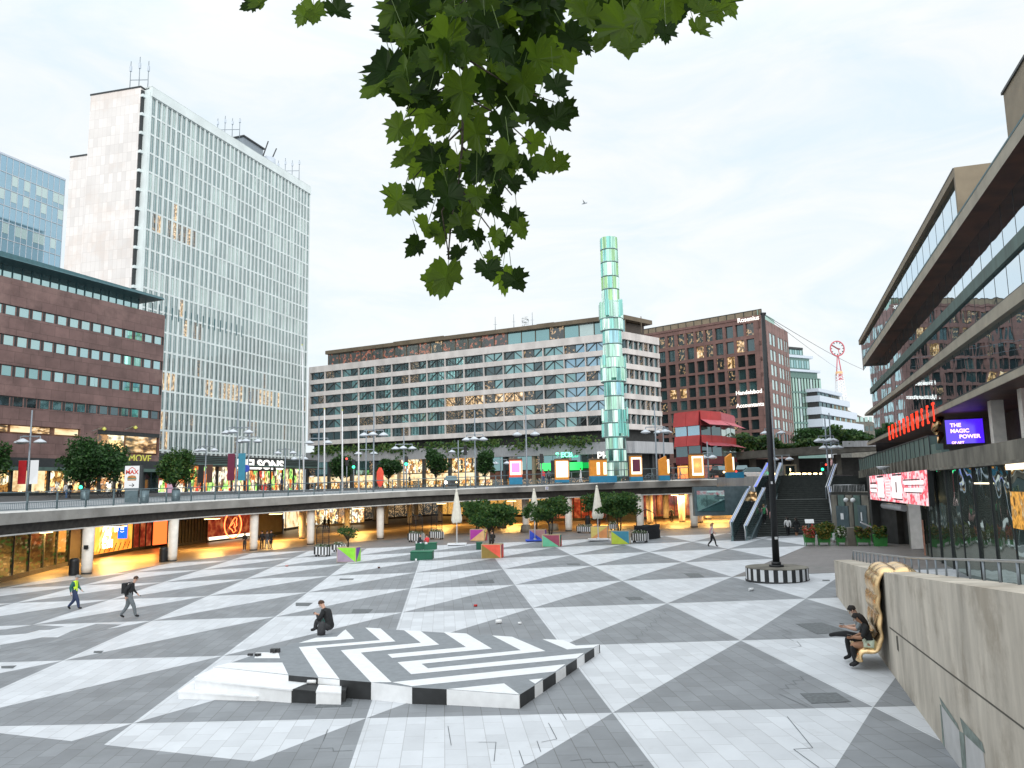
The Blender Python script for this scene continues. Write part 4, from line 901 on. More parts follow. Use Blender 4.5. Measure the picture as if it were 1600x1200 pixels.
for k in range(0, len(edges), 2):
    a_, c_ = edges[k], edges[k+1] if k+1 < len(edges) else L_
    if c_ > a_: g.box(a_, c_, 0, .8, 0, zT, 'rose_stone')
zrow = []
for k, zc in enumerate(zr):
    hh = (zr[max(0, k-1)]-zr[max(0, k-1)+1])*.385; zrow.append((zc-hh, zc+hh))
prev = zT
for (za, zb_) in zrow: g.box(.01, L_-.01, .02, .7, zb_, prev, 'rose_stone'); prev = za
g.box(.01, L_-.01, .02, .7, prev-1.2, prev, 'rose_stone')
g.box(-.2, L_+.1, -.15, 1, zT, zT+.5, 'rose_stone'); g.build('facade_grid', f.t)
for k, (za, zb_) in enumerate(zrow[:-1]):
    for j, c in enumerate(cw):
        cp_ = proj(f.W(c, (za+zb_)/2)); r_ = rnd.random(); m = 'win_dark' if r_ < .5 else 'win_teal' if r_ < .78 else 'win_dim'
        if k < 2 and r_ > .45: m = 'win_dim'
        if inrect(cp_, lit) and r_ > .84: m = 'win_lit'
        if k == 4 and j in (3, 4): m = 'win_lit'
        sp_.append((c-hw, c+hw, za, zb_, .55, m))
# side: windows in pairs, sky reflection painted into their pale colour
sg = MB(); z4 = [f.px(1188, y)[1] for y in (523, 549, 573, 597, 619, 641, 661, 682, 702)]
sw = MB(); cols = [.02, .17, .27, .42, .50, .65, .73, .93]
cuts = [(.03,.17),(.27,.37),(.39,.49),(.58,.67),(.69,.78),(.83,.89),(.91,.97)]
pv = zT
for k, zc in enumerate(z4):
    hh = abs(z4[min(k, 7)]-z4[min(k, 7)+1])*.37; 
    q = [crn(0, 0), crn(l3, 0), crn(l3, -.7), crn(0, -.7)]; sg.prism(q, zc+hh, pv, 'rose_stone'); pv = zc-hh
    for a_, c_ in cuts:
        p0, p1 = crn(a_*l3, -.12), crn(c_*l3, -.12); sw.poly([(p0[0], p0[1], zc-hh), (p1[0], p1[1], zc-hh), (p1[0], p1[1], zc+hh), (p0[0], p0[1], zc+hh)], 'win_painted_sky' if k < 7 else 'win_dark')
sg.prism([crn(0, 0), crn(l3, 0), crn(l3, -.7), crn(0, -.7)], 0, pv, 'rose_stone')
ed = [0]+[v for c in cuts for v in c]+[1]
for k in range(0, len(ed), 2):
    q = [crn(ed[k]*l3, .03), crn(ed[k+1]*l3, .03), crn(ed[k+1]*l3, -.6), crn(ed[k]*l3, -.6)]; sg.prism(q, 0, zT, 'rose_stone')
sg.build('side_grid', f.t); sw.build_each('side_window', f.t); windows(f, sp_, limit=95)
b = MB()   # glazed roof terrace
for k in range(16): b.bar((L_*k/15, .6, zT+.5), (L_*k/15, .6, zT+1.9), .12, 'dark_frame')
b.bar((0,.6,zT+1.9),(L_,.6,zT+1.9),.12,'dark_frame'); b.box(0,L_,.62,.66,zT+.5,zT+1.85,'tan_wall'); q = [crn(0,-.6),crn(l3*.6,-.6),crn(l3*.6,-.7),crn(0,-.7)]; b.prism(q, zT+.4, zT+1.7, 'green_glass'); b.build('roof_terrace', f.t)
for (x_, y_), tx, sz in (((1170, 499), 'Rosenius', 1.5), ((1171, 613), 'Handelsbod', 1.35), ((1173, 633), 'Accountants', 1.35)):
    a_, z_ = f.px(x_, y_); text_obj(tx, sz*.95, 'white_sign', f.t, (a_, -.35, z_), (R(90),0,0), name='sign', bold=.02)
# --- green glass office, stepping down
A, B = atZ(1230, 610, 33), atZ(1287, 622, 31)
f = Fac((A.x, A.y), (B.x+3.5, B.y+3), 'green_glass_office', 'green glass office with tall narrow panes and stepped top storeys', 'office block', 6)
L_ = f.len
def zz(x, y): return f.px(x, y)[1]
def sx(x): return f.sx(x, 620)
z_a, z_b = zz(1235, 588), zz(1235, 680); b = MB(); e1 = sx(1286)
b.box(0, e1, .5, 14, 0, z_a, 'green_frame')
st_ = [(z_a, zz(1235, 577), sx(1284)), (zz(1235, 572), zz(1235, 556), sx(1273)), (zz(1235, 551), zz(1235, 543), sx(1264))]
for (z0_, z1_, xe_) in st_: b.box(0, xe_, 1.2, 13, z0_-.5, z1_, 'green_frame')
b.box(0, sx(1286), .3, 13, zz(1235, 579), zz(1235, 575.5), 'bluewhite_wall'); b.box(0, sx(1277), .6, 13, zz(1235, 557), zz(1235, 553), 'bluewhite_wall'); b.box(0, sx(1262), .6, 13, zz(1235, 544), zz(1235, 541), 'dark_frame')
b.build('wall', f.t)
sp_ = []; fr = MB(); n = 12; rows_ = [zz(1235, y) for y in (589, 612, 636, 660, 686)]
for r0, r1 in zip(rows_, rows_[1:]):
    for i in range(n):
        x0, x1 = e1*i/n, e1*(i+1)/n; sp_.append((x0+.30, x1-.08, r1+.3, r0-.3, .4, 'green_glass' if i % 4 else 'tower_blind')); fr.box(x0-.04, x0+.10, .2, .5, r1, r0, 'dark_frame')
    fr.box(0, e1, .2, .5, r1-.28, r1+.28, 'green_frame')
for (z0_, z1_, xe_), nn in zip([(zz(1235, 573), zz(1235, 561), sx(1272)), (zz(1235, 552), zz(1235, 545), sx(1262))], (10, 8)):
    for i in range(nn): sp_.append((xe_*i/nn+.15, xe_*(i+1)/nn-.15, z0_, z1_, 1.12, 'win_sky' if i % 2 else 'win_teal'))
windows(f, sp_); fr.build_each('mullion', f.t)
# --- white balconied block, far
A, B = atZ(1287, 640, 27), atZ(1350, 660, 25)
f = Fac((A.x, A.y), (B.x, B.y), 'white_office_block', 'white block with ribbon windows and corner balconies far down the street', 'office block', 6)
def sx(x): return f.sx(x, 660)
def zz(x, y): return f.px(x, y)[1]
b = MB(); sp_ = []
levels = [(1286, 612, 618, 1322), (1286, 623, 633, 1332), (1286, 640, 652, 1341), (1286, 658, 671, 1349), (1286, 678, 700, 1350)]
for k, (x0, y0_, y1_, x1) in enumerate(levels):
    a_, c_ = sx(x0), sx(x1); zt_, zb_ = zz(1300, y0_-2), zz(1300, y1_-3); b.box(a_, c_, -.3+.8*(4-k)*.3, 14, zb_, zt_, 'bluewhite_wall')
    if k < 4:
        zn = zz(1300, levels[k+1][1]-2); b.box(a_+.4, c_-.3, .6+.24*(4-k), 13, zn, zb_, 'dark_wall'); nn = 12
        for i in range(nn):
            q0 = lerp(sx(1308), c_, i/nn); q1 = lerp(sx(1308), c_, (i+1)/nn); sp_.append((q0+.25, q1-.25, zn+.15, zb_-.1, .45+.24*(4-k), 'tan_wall' if i % 3 else 'win_sky')); 
        for i in range(3):
            q0 = lerp(sx(1287), sx(1305), i/3); sp_.append((q0+.3, q0+3, zn+.1, zb_-.1, .45+.24*(4-k), 'win_dark'))
b.build('wall', f.t); windows(f, sp_)
A, B = atY(1330, 700, 330), atY(1372, 700, 330); f = Fac((A.x, A.y), (B.x, B.y), 'distant_block', 'dim grey block far off beside the clock tower foot', 'building', 5)
h1 = f.px(1340, 641)[1]; b = MB(); b.hexa([(0,0,0),(f.len,0,0),(f.len,15,0),(0,15,0),(0,0,h1),(f.len,0,h1-6),(f.len,15,h1-6),(0,15,h1)], 'viaduct'); b.build('wall', f.t)
b = MB()
for k in range(3):
    for i in range(6): b.box(1+i*1.9, 2.3+i*1.9, -.1, .05, h1-5-k*4, h1-3-k*4, 'win_sky' if k == 0 else 'win_dark')
b.build_each('window', f.t)
# --- clock on a lattice mast
Yc = 420; base = atY(1314, 622, Yc); t = root('clock_tower', base, 0, 'red ringed clock on a white and pink lattice mast above the roofs', 'clock tower'); sc = Yc/1200
b = MB(); h = 38*sc; 
for sx_ in (-1, 1):
    for sy in (-1, 1): b.tube([(sx_*7*sc, sy*7*sc, -12), (sx_*4.2*sc, sy*4.2*sc, h)], .32, 'flag_white', n=5)
for k in range(7):
    z0_, z1_ = h*k/7, h*(k+1)/7; w0, w1_ = lerp(7, 4.2, k/7)*sc, lerp(7, 4.2, (k+1)/7)*sc
    for sy in (-1, 1): b.bar((-w0, sy*w0, z0_), (w1_, sy*w1_, z1_), .32, 'pink_awning' if k > 4 else 'flag_white'); b.bar((w0, sy*w0, z0_), (-w1_, sy*w1_, z1_), .32, 'pink_awning' if k > 4 else 'flag_white')
    b.bar((-w1_, -w1_, z1_), (w1_, -w1_, z1_), .3, 'flag_white')
b.lathe([(5.2*sc, h), (5.4*sc, h+2*sc), (5.0*sc, h+4*sc)], 'c_peach', n=12); b.build('lattice_mast', t)
b = MB(); cz = 79*sc; 
for a in (-4, 4): b.tube([(a*sc, 0, h), (a*.2*sc, 0, cz-12*sc)], .3, 'pink_awning', n=5)
rr = 11.8*sc; b.tube([(rr*.92*math.cos(a*math.pi/20), 0, cz+rr*math.sin(a*math.pi/20)) for a in range(41)], .36, 'pink_awning', n=6, cap=False); b.build('clock_ring', t)
b = MB(); 
for a in range(12): 
    an = a*math.pi/6; b.bar((rr*.70*math.cos(an), 0, cz+rr*.72*math.sin(an)), (rr*.88*math.cos(an), 0, cz+rr*.93*math.sin(an)), .4, 'ink')
b.bar((0, 0, cz), (-rr*.75, 0, cz+rr*.5), .6, 'red_dark'); b.bar((0, 0, cz), (rr*.35, 0, cz-rr*.1), .7, 'red_dark'); b.bar((rr*.1,0,cz),(rr*.25,0,cz-rr*.9),.3,'pink_awning'); b.build('clock_hands', t)

# --- red pavilion restaurant with flap awnings
A, B = atY(1058, 745, 112), atY(1098, 745, 108); f = Fac((A.x, A.y), (B.x, B.y), 'red_pavilion', 'small red metal restaurant pavilion with flap awnings on two storeys', 'pavilion', 5.2)
sc = 110/1200; L_ = f.len; inv = f.M.inverted()
def lc(x, y, Y): v = inv @ atY(x, y, Y); return (v.x, v.y)
P = [(0, 0), (L_, 0), lc(1130, 745, 111), lc(1152, 745, 118), (1, 10)]
zy = lambda y: (746-y)*sc
b = MB(); b.prism(P, zy(716), zy(640), 'red_dark'); b.prism([(P[0][0]+.4, .5)]+[(p[0], p[1]+.5) for p in P[1:]], 0, zy(716), 'dark_wall'); b.prism([(p[0], p[1]) for p in P], zy(640), zy(638), 'red_panel'); b.build('wall', f.t)
b = MB(); w_ = MB(); aw = MB()
def seg(p, q, z0_, z1_, out, mat, mb, tilt=0, inset=.1):
    p, q = Vector(p), Vector(q); d = (q-p).normalized(); n_ = Vector((d.y, -d.x)); a_, c_ = p+d*inset, q-d*inset; a2, c2_ = a_+n_*out, c_+n_*out; a3, c3_ = a_+n_*(out+tilt), c_+n_*(out+tilt); e = n_*.08
    mb.hexa([(a3.x, a3.y, z0_), (c3_.x, c3_.y, z0_), (c3_.x-e.x, c3_.y-e.y, z0_), (a3.x-e.x, a3.y-e.y, z0_), (a2.x, a2.y, z1_), (c2_.x, c2_.y, z1_), (c2_.x-e.x, c2_.y-e.y, z1_), (a2.x-e.x, a2.y-e.y, z1_)], mat)
zt_, za_, zb_, zc_, zd_, ze_ = zy(640), zy(661), zy(677), zy(692), zy(708), zy(720)
segs = [(P[0], P[1]), (P[1], P[2]), (P[2], P[3])]
for i, (p, q) in enumerate(segs):
    p, q = Vector(p), Vector(q); m = (p+q)/2
    for (u, v) in ((p, m), (m, q)) if i < 2 else [(p.lerp(q, k/3), p.lerp(q, (k+1)/3)) for k in range(3)]:
        if i == 0: seg(u, v, za_, zt_, .15, 'red_panel', aw, .25, .03); seg(u, v, zc_, zb_+.1, .15, 'red_panel', aw, .25, .03)
        else: seg(u, v, zt_-1.1, zt_, .15, 'red_panel' if i == 1 else 'pink_awning', aw, 0, .03); seg(u, v, za_-.0, zt_-1.1, .2, 'pink_awning', aw, 1.5, .03); seg(u, v, zb_-.9, zb_+.1, .15, 'red_panel', aw, 0, .03); seg(u, v, zc_-.1, zb_-.9, .2, 'pink_awning', aw, 1.5, .03)
        mt = 'win_blue' if i == 0 else 'win_dark' if i == 1 else 'tower_blind'
        seg(u, v, zb_+.1, za_, .06, mt, w_, 0, .12); seg(u, v, zd_, zc_, .06, 'win_dark' if i < 2 else 'tower_blind', w_, 0, .12)
        seg(u, v, ze_, zd_, .1, 'red_dark', b, 0, 0)
        seg(u, v, .4, zy(722), .1, 'shop_orange' if i == 0 else 'shop_red', w_, 0, .25)
b.build('red_cladding', f.t); w_.build_each('window', f.t); aw.build_each('awning', f.t)

# --- road bridge behind the stairs, with hedges and parked light below
A, B = atY(1150, 720, 118), atY(1420, 712, 118); f = Fac((A.x, A.y), (B.x, B.y), 'road_bridge', 'long dark concrete road bridge crossing behind the stairs', 'bridge', 5.4); sc = 118/1200
L_ = f.len; b = MB(); b.hexa([(0,0,3.0),(L_,0,4.2),(L_,8,4.2),(0,8,3.0),(0,0,4.1),(L_,0,5.6),(L_,8,5.6),(0,8,4.1)], 'viaduct'); b.box(L_*.62, L_*.98, -.2, -.02, 4.6, 5.5, 'canopy_grey'); b.build('deck', f.t)
b = MB(); b.box(0, L_, 7, 8, 0, 3.2, 'dark_wall'); b.build('back_wall', f.t)
b = MB()
for k in range(4): b.box(L_*(k+.5)/4-.4, L_*(k+.5)/4+.4, 2, 3, 0, 3.6, 'viaduct')
b.build_each('pillar', f.t)
b = MB()
for k in range(3800):
    x = rnd.random()*L_; hh = 1.4+1.1*math.sin(x*.5)+.6*math.sin(x*1.3); z_ = 4.3+1.2*x/L_+rnd.random()*max(.5, hh); y = rnd.random()*3; s_ = .25+.2*rnd.random()
    a = Vector((rnd.uniform(-1,1), rnd.uniform(-1,1), rnd.uniform(-1,1))).normalized()*s_; c = a.orthogonal().normalized()*s_*.7; p = Vector((x, y, z_)); b.poly([p-a, p+c, p+a, p-c], rnd.choice(['leaf_tree','leaf_dark','leaf_bush']))
o = b.build('hedge'); o.matrix_world = f.M; tag(o, 'loose green hedge growing along the top of the road bridge', 'hedge', kind='stuff')
A = atY(1225, 745, 112); b = MB(); b.box(0,1.9,0,.3,-1,1.75,'tan_wall'); b.box(.3,1.6,-.05,.02,-.9,1.55,'win_dark'); b.box(.9,1.0,-.1,-.04,.8,1.2,'lamp_warm'); t = root('doorway', A, 0, 'pale framed doorway under the road bridge', 'doorway'); b.build('frame', t)
for k, (px_, w__) in enumerate(((1238,.9),(1247,1.0),(1257,.8),(1265,.6),(1274,.7),(1283,.6))):
    t = root('headlamp', atY(px_, 743, 106), 0, 'yellow car headlamps glowing under the bridge at the stair top, %s from the left' % ORD[k], 'headlamp', 'headlamps under the bridge'); b = MB(); b.tube([(-w__/3,0,.25),(w__/3,0,.25)], .10, 'lamp_warm', n=8); b.build('lamp', t)
# ------------------------------------------------------------------ arts centre on the right: one long glass front seen at a raking angle
DV = Vector((.3128, .9498, 0)).normalized(); NV = Vector((DV.y, -DV.x, 0))
def KP(t, D, z): v = DV*t + NV*D; return Vector((v.x, v.y, z))
def kpx(x, y, D):     # picture point -> (t, z) on the plane at distance D
    d = ray(x, y); s_ = D/d.dot(NV); p = CAM+d*s_; return p.dot(DV), p.z
def kline(D, a, b):
    (t0, z0_), (t1, z1_) = kpx(*a, D), kpx(*b, D); return lambda t: z0_+(z1_-z0_)*(t-t0)/(t1-t0)
K = root('arts_centre', KP(40, 14, 5), 0, 'long arts centre with raked glass storeys and concrete bands along the right side', 'arts centre'); KO = K.location
def kslab(mb, D0, D1, t0, t1, zlo, zhi, mat, mats=None):   # zlo/zhi functions of t; D0 is the street side
    P_ = lambda t, D, z: KP(t, D, z)-KO
    mb.hexa([P_(t0, D0, zlo(t0)), P_(t0, D1, zlo(t0)), P_(t1, D1, zlo(t1)), P_(t1, D0, zlo(t1)), P_(t0, D0, zhi(t0)), P_(t0, D1, zhi(t0)), P_(t1, D1, zhi(t1)), P_(t1, D0, zhi(t1))], mat, mats)
T0 = 3
D1 = 14.0; DT = 12.6
tf = kpx(1361, 600, D1)[0]; tT = kpx(1348, 565, DT)[0]
b3t, b3b = kline(D1-.4, (1358, 688), (1532, 600)), kline(D1-.4, (1355, 696), (1566, 600))
b2t, b2b = kline(D1-.4, (1364, 634), (1600, 437)), kline(D1-.4, (1351, 650), (1600, 467))
b1t, b1b = kline(D1-.2, (1362, 603), (1571, 380)), kline(D1-.2, (1362.6, 613), (1598, 380))
st_, sb_ = kline(DT, (1348, 562), (1600, 182)), kline(DT, (1352, 568), (1600, 210))
tb2 = kpx(1351, 650, D1-.4)[0]; tb3 = kpx(1355, 696, D1-.4)[0]
b = MB()
kslab(b, D1-.4, D1+2, T0, tb3, b3b, lambda t: b3t(t)-.18, 'tan_band'); kslab(b, D1-.25, D1+2, T0, tb3, lambda t: b3t(t)-.18, b3t, 'dark_frame')
kslab(b, D1-.4, D1+2, T0, tb2, b2b, lambda t: b2t(t)-.18, 'tan_band'); kslab(b, D1-.25, D1+2, T0, tb2, lambda t: b2t(t)-.18, b2t, 'dark_frame')
kslab(b, D1-.2, D1+1, T0, tf, b1b, lambda t: b1t(t)-.12, 'copper_green'); kslab(b, D1-.1, D1+1, T0, tf, lambda t: b1t(t)-.12, b1t, 'dark_frame'); b.build_each('concrete_band', K)
b = MB(); kslab(b, DT, DT+6, T0, tT, sb_, st_, 'tan_band', {0: 'wood_soffit'}); kslab(b, DT-.02, DT+.4, T0, tT, lambda t: st_(t), lambda t: st_(t)+.12, 'teal_roof'); b.build('roof_slab', K)
# upper parapet glass storey with tan frame, and two tan stair heads
DU = DT+1.0
ut = kline(DU, (1345, 533), (1497, 263)); tu = kpx(1345, 533, DU)[0]; te = kpx(1497, 268, DU)[0]
b = MB(); kslab(b, DU-.3, DU+4, te, tu, lambda t: ut(t)-.55, ut, 'tan_wall'); kslab(b, DU-.32, DU+4.1, te, tu, ut, lambda t: ut(t)+.10, 'dark_frame'); kslab(b, DU-.3, DU+5.5, te-.35, te, lambda t: st_(t), lambda t: ut(te), 'tan_wall')
z2_ = kpx(1565, 152, DU+.3)[1]; t2_ = kpx(1575, 215, DU+.3)[0]; kslab(b, DU+.3, DU+5.5, t2_-4, t2_, st_, lambda t: z2_, 'tan_wall'); kslab(b, DU+.2, DU+5.6, t2_-4.1, t2_+.1, lambda t: z2_, lambda t: z2_+.15, 'dark_frame')
b.build('stair_heads', K)
def glazing(D, t0, t1, zlo, zhi, nn, mat, nm='glazing'):
    g = MB(); fr = MB()
    for k in range(nn):
        a_, c_ = lerp(t0, t1, k/nn), lerp(t0, t1, (k+1)/nn); g.poly([KP(c_, D, zlo(c_))-KO, KP(a_, D, zlo(a_))-KO, KP(a_, D, zhi(a_))-KO, KP(c_, D, zhi(c_))-KO], mat)
        fr.hexa([KP(a_+dt, D+dd, zlo(a_))-KO for dt, dd in ((0,-.012),(0,.05),(.04,.05),(.04,-.012))]+[KP(a_+dt, D+dd, zhi(a_))-KO for dt, dd in ((0,-.012),(0,.05),(.04,.05),(.04,-.012))], 'dark_frame')
    g.build(nm, K); fr.build_each('mullion', K)
glazing(DU, te, tu, lambda t: st_(t)-.1, lambda t: ut(t)-.5, 22, 'kultur_glass')
glazing(D1, T0, tf, lambda t: b1t(t)-.1, lambda t: sb_(t)+2.2, 44, 'kultur_glass')
glazing(D1, T0, tf, lambda t: b2t(t)-.1, lambda t: b1b(t)+.1, 44, 'kultur_glass')
glazing(D1, T0, tf, lambda t: b3t(t)-.1, lambda t: b2b(t)+.1, 44, 'kultur_glass')
b = MB(); kslab(b, D1+.4, D1+14, T0, tf-.2, lambda t: b3b(t)+.1, lambda t: st_(t)-.5, 'dark_wall'); kslab(b, DT+.6, D1+.0, T0, tT-.3, lambda t: sb_(t)+.02, lambda t: sb_(t)+.35, 'wood_soffit'); b.build('core', K)
# far end face of the building
b = MB(); e_ = KP(tf, D1, 0)-KO; 
b.poly([KP(tf+.02, D1, 5)-KO, KP(tf+.02, D1+14, 5)-KO, KP(tf+.02, D1+14, 26)-KO, KP(tf+.02, D1, sb_(tf)+2)-KO], 'kultur_glass'); b.build('end_glazing', K)
# street-level recess with wood soffit
b = MB(); kslab(b, D1-.35, D1+6, T0, tb3-.3, lambda t: b3b(t)-.02+.0, lambda t: b3b(t)+.05, 'wood_soffit'); kslab(b, D1+5, D1+5.4, T0, tb3-2, lambda t: 5, lambda t: b3b(t), 'dark_wall'); b.build('recess', K)
b = MB()
for t in (62, 55, 33, 26): kslab(b, D1+1.2, D1+2.0, t, t+.8, lambda t: 5, b3b, 'column_white')
b.build_each('pillar', K)
b = MB(); kslab(b, D1+4.9, D1+5, 20, 34, lambda t: 8.3, lambda t: 10.0, 'purple_light'); b.build('purple_strip', K)
ld = bpy.data.lights.new('purple_spot', 'POINT'); ld.energy = 160; ld.color = (.35, .05, 1); ld.shadow_soft_size = .3; lo = bpy.data.objects.new('purple_spot', ld); COL.objects.link(lo); lo.location = KP(30.5, D1+2.2, 8.6)
ld = bpy.data.lights.new('amber_spot', 'POINT'); ld.energy = 120; ld.color = (1, .45, .12); ld.shadow_soft_size = .3; lo = bpy.data.objects.new('amber_spot', ld); COL.objects.link(lo); lo.location = KP(43, D1+1.6, 7.6)
# video screen in the recess
def facing(px, py, D): t, z_ = kpx(px, py, D); return KP(t, D, z_)
p0 = facing(1507, 674, 15.5); t = root('video_screen', p0, math.atan2(DV.y, DV.x)+R(90)+R(75), 'blue and violet video screen reading THE MAGIC POWER in the dark recess', 'screen')
dist = (p0-CAM).length/1200; t.rotation_euler = (0, 0, R(-28)); b = MB(); w_, h_ = 22*dist, 26*dist; b.box(-w_, w_, 0, .2, -h_*.62, h_*.62, 'led_purple'); b.box(-w_-.1, w_+.1, .05, .3, -h_*.62-.1, h_*.62+.1, 'black_paint'); b.build('display', t)
for k, (tx, xo) in enumerate((('THE', -.45), ('MAGIC', -.25), ('POWER', .25), ('OF ART', -.4))): text_obj(tx, .27*h_*(1 if k < 3 else .6), 'led_text', t, (xo*w_, -.04, (.33-.3*k)*h_), (R(90),0,0), bold=.015)
b = MB(); pts = [facing(1464+6*math.sin(k*1.9), 652+k*9.5, 14.2) for k in range(9)]; b.tube([p+Vector((.35*math.cos(i*2.2), .2*math.sin(i*1.7), 0))-pts[0] for i, p in enumerate(pts)], [.28, .35, .22, .38, .25, .33, .2, .3, .1], 'bronze_gold', n=9); o = b.build('gold_sculpture'); o.location = pts[0]; tag(o, 'twisted gold sculpture column standing at the corner of the recess', 'sculpture')
# big red letters
t = root('letter_sign', KP(kpx(1390, 672, D1-.6)[0], D1-.6, 9), 0, 'row of tall glowing red letters KULTURHUSET mounted on the concrete band', 'sign'); TL = t.location
word = 'KULTURHUSET'; tA, tB = kpx(1389, 672, D1-.6)[0], kpx(1467, 636, D1-.6)[0]
for k, ch in enumerate(word):
    tt = lerp(tA, tB, (k+.2)/len(word)) ; p = KP(tt, D1-.65, b3t(tt)-.55)
    text_obj(ch, 2.3, 'letters_red', t, p-TL, (R(90), 0, math.atan2(-DV.y, -DV.x)), name='letter', extrude=.05, bold=.0, sx=.62)
# terrace parapet (green) and concrete ledge over the lower glass front
DL = 8.0
ga, gb = kpx(1340, 720, DL)[0], kpx(1448, 690, DL)[0]
gt, gbm = kline(DL, (1340, 718), (1444, 683)), kline(DL, (1340, 736), (1452, 710)); lt, lb = kline(DL, (1454, 710), (1600, 684)), kline(DL, (1452, 734.5), (1600, 720)); l2t, l2b = gbm, kline(DL, (1340, 747), (1452, 734.5))
P_ = root('terrace_wall', KP(30, DL, 5), 0, 'weathered concrete ledge with green parapet panels over the lower glass front', 'terrace wall'); PO = P_.location
def pslab(mb, D0, D1_, t0, t1, zlo, zhi, mat):
    q = lambda t, D, z: KP(t, D, z)-PO
    mb.hexa([q(t0, D0, zlo(t0)), q(t0, D1_, zlo(t0)), q(t1, D1_, zlo(t1)), q(t1, D0, zlo(t1)), q(t0, D0, zhi(t0)), q(t0, D1_, zhi(t0)), q(t1, D1_, zhi(t1)), q(t1, D0, zhi(t1))], mat)
b = MB(); pslab(b, DL+.12, DL+.5, gb, ga, gbm, gt, 'copper_green'); pslab(b, DL+.06, DL+.6, gb, ga, gt, lambda t: gt(t)+.06, 'dark_frame'); pslab(b, DL+.15, DL+.5, gb-1.3, gb, gbm, lambda t: gt(gb)-.45, 'copper_green'); pslab(b, DL+.15, DL+.5, gb-2.6, gb-1.3, gbm, lambda t: gt(gb)-.8, 'copper_green')
n = int((ga-gb)/1.4)
for k in range(n+1): tt = gb+(ga-gb)*k/n; pslab(b, DL+.09, DL+.13, tt-.03, tt+.03, gbm, gt, 'dark_frame')
b.build('parapet_panels', P_)
b = MB(); pslab(b, DL, DL+.7, T0, gb, lb, lt, 'aged_concrete'); pslab(b, DL+.05, DL+.7, gb+.01, ga+.5, l2b, l2t, 'aged_concrete'); pslab(b, DL-.12, DL+.2, T0, gb, lambda t: lb(t)-.05, lambda t: lb(t)+.06, 'aged_concrete')
for k in range(24): tt = gb+(ga-gb)*k/24; pslab(b, DL-.05, DL+.06, tt, tt+.22, l2b, l2t, 'aged_concrete')
pslab(b, DL+.7, D1+6, T0, ga, lambda t: 5.0, lambda t: 5.3, 'street_slab'); b.build('ledge', P_)
# lower glass front
gl = root('lower_glass_front', KP(30, DL+.2, .6), 0, 'tall lower glass front reflecting the square, under the concrete ledge', 'glass front'); GO = gl.location
tg1 = kpx(1430, 800, DL)[0]; g = MB(); fr = MB(); nn = 18
for k in range(nn):
    a_, c_ = lerp(T0, tg1, k/nn), lerp(T0, tg1, (k+1)/nn); zb0 = gz(KP(a_, DL, 0).x, KP(a_, DL, 0).y); off = .03*math.sin(k*2.3)
    g.poly([KP(c_, DL+.25+off, zb0)-GO, KP(a_, DL+.25-off, zb0)-GO, KP(a_, DL+.25-off, lb(a_)+.05)-GO, KP(c_, DL+.25+off, lb(c_)+.05)-GO], 'kultur_low')
    fr.hexa([KP(a_+dt, DL+dd, zb0)-GO for dt, dd in ((0,.19),(0,.3),(.05,.3),(.05,.19))]+[KP(a_+dt, DL+dd, lb(a_))-GO for dt, dd in ((0,.19),(0,.3),(.05,.3),(.05,.19))], 'dark_frame')
fr.build_each('mullion', gl); g.build('glazing', gl)
def glowpane(x0, x1, ya, yb_, m_, nm):
    b = MB(); (ta, za), (tc_, zc_) = kpx(x0, ya, DL+.22), kpx(x1, yb_, DL+.22); b.poly([KP(ta, DL+.17, zc_)-GO, KP(tc_, DL+.17, zc_)-GO, KP(tc_, DL+.17, za)-GO, KP(ta, DL+.17, za)-GO], m_); b.build(nm, gl)
glowpane(1580, 1640, 768, 835, 'gold_art', 'lit_interior'); glowpane(1573, 1640, 724, 731, 'kiosk_white', 'ceiling_light'); glowpane(1524, 1548, 754, 756.5, 'kiosk_white', 'ceiling_light'); glowpane(1440+1, 1449, 812, 872, 'terracotta', 'inner_sculpture')
# LED screen hung below the ledge
YR = atY(1451, 760, 1).y and KP(kpx(1451, 760, DL-.25)[0], DL-.25, 0).y; YLs = 53.0
cTL, cTR, cBR, cBL = atY(1358, 744, YLs), atY(1448, 734, YR), atY(1451.5, 791, YR), atY(1360, 780, YLs)
t = root('led_screen', cTR, 0, 'large pink and white LED screen hung on the wall under the ledge', 'LED screen'); SO = t.location
sn = (cTR-cTL).cross(cBL-cTL).normalized()
if sn.x > 0: sn = -sn
def sp3(u, v, out=0): return cTL.lerp(cTR, u).lerp(cBL.lerp(cBR, u), v)+sn*out-SO
def spoly(mb, pts, mat, out): mb.poly([sp3(u, v, out) for u, v in pts][::-1], mat)
b = MB(); b.hexa([sp3(0,1,-.02), sp3(1,1,-.02), sp3(1,1,-.3), sp3(0,1,-.3), sp3(0,0,-.02), sp3(1,0,-.02), sp3(1,0,-.3), sp3(0,0,-.3)], 'black_paint'); b.build('casing', t)
b = MB(); spoly(b, [(0,0),(1,0),(1,1),(0,1)], 'led_pink', .0)
for u0, u1, v0, v1, m in ((.18,.30,.12,.88,'led_white'),(.45,.62,.10,.86,'led_white'),(.02,.15,.28,.34,'ink'),(.02,.15,.5,.54,'ink'),(.03,.15,.70,.73,'red_dark'),(.02,.16,.36,.48,'led_white'),(.02,.16,.56,.68,'led_white'),(.33,.43,.2,.8,'led_pinkpale'),(.52,.54,.30,.66,'red_dark'),(.66,.95,.28,.40,'led_white'),(.66,.93,.50,.62,'led_white'),(.65,.90,.235,.27,'ink'),(.68,.95,.41,.43,'ink'),(.68,.92,.63,.66,'ink'),(.17,.30,.03,.10,'ink'),(.20,.31,.885,.92,'ink'),(.47,.63,.03,.08,'ink'),(.48,.63,.87,.91,'ink')):
    spoly(b, [(u0,v0),(u1,v0),(u1,v1),(u0,v1)], m, .012)
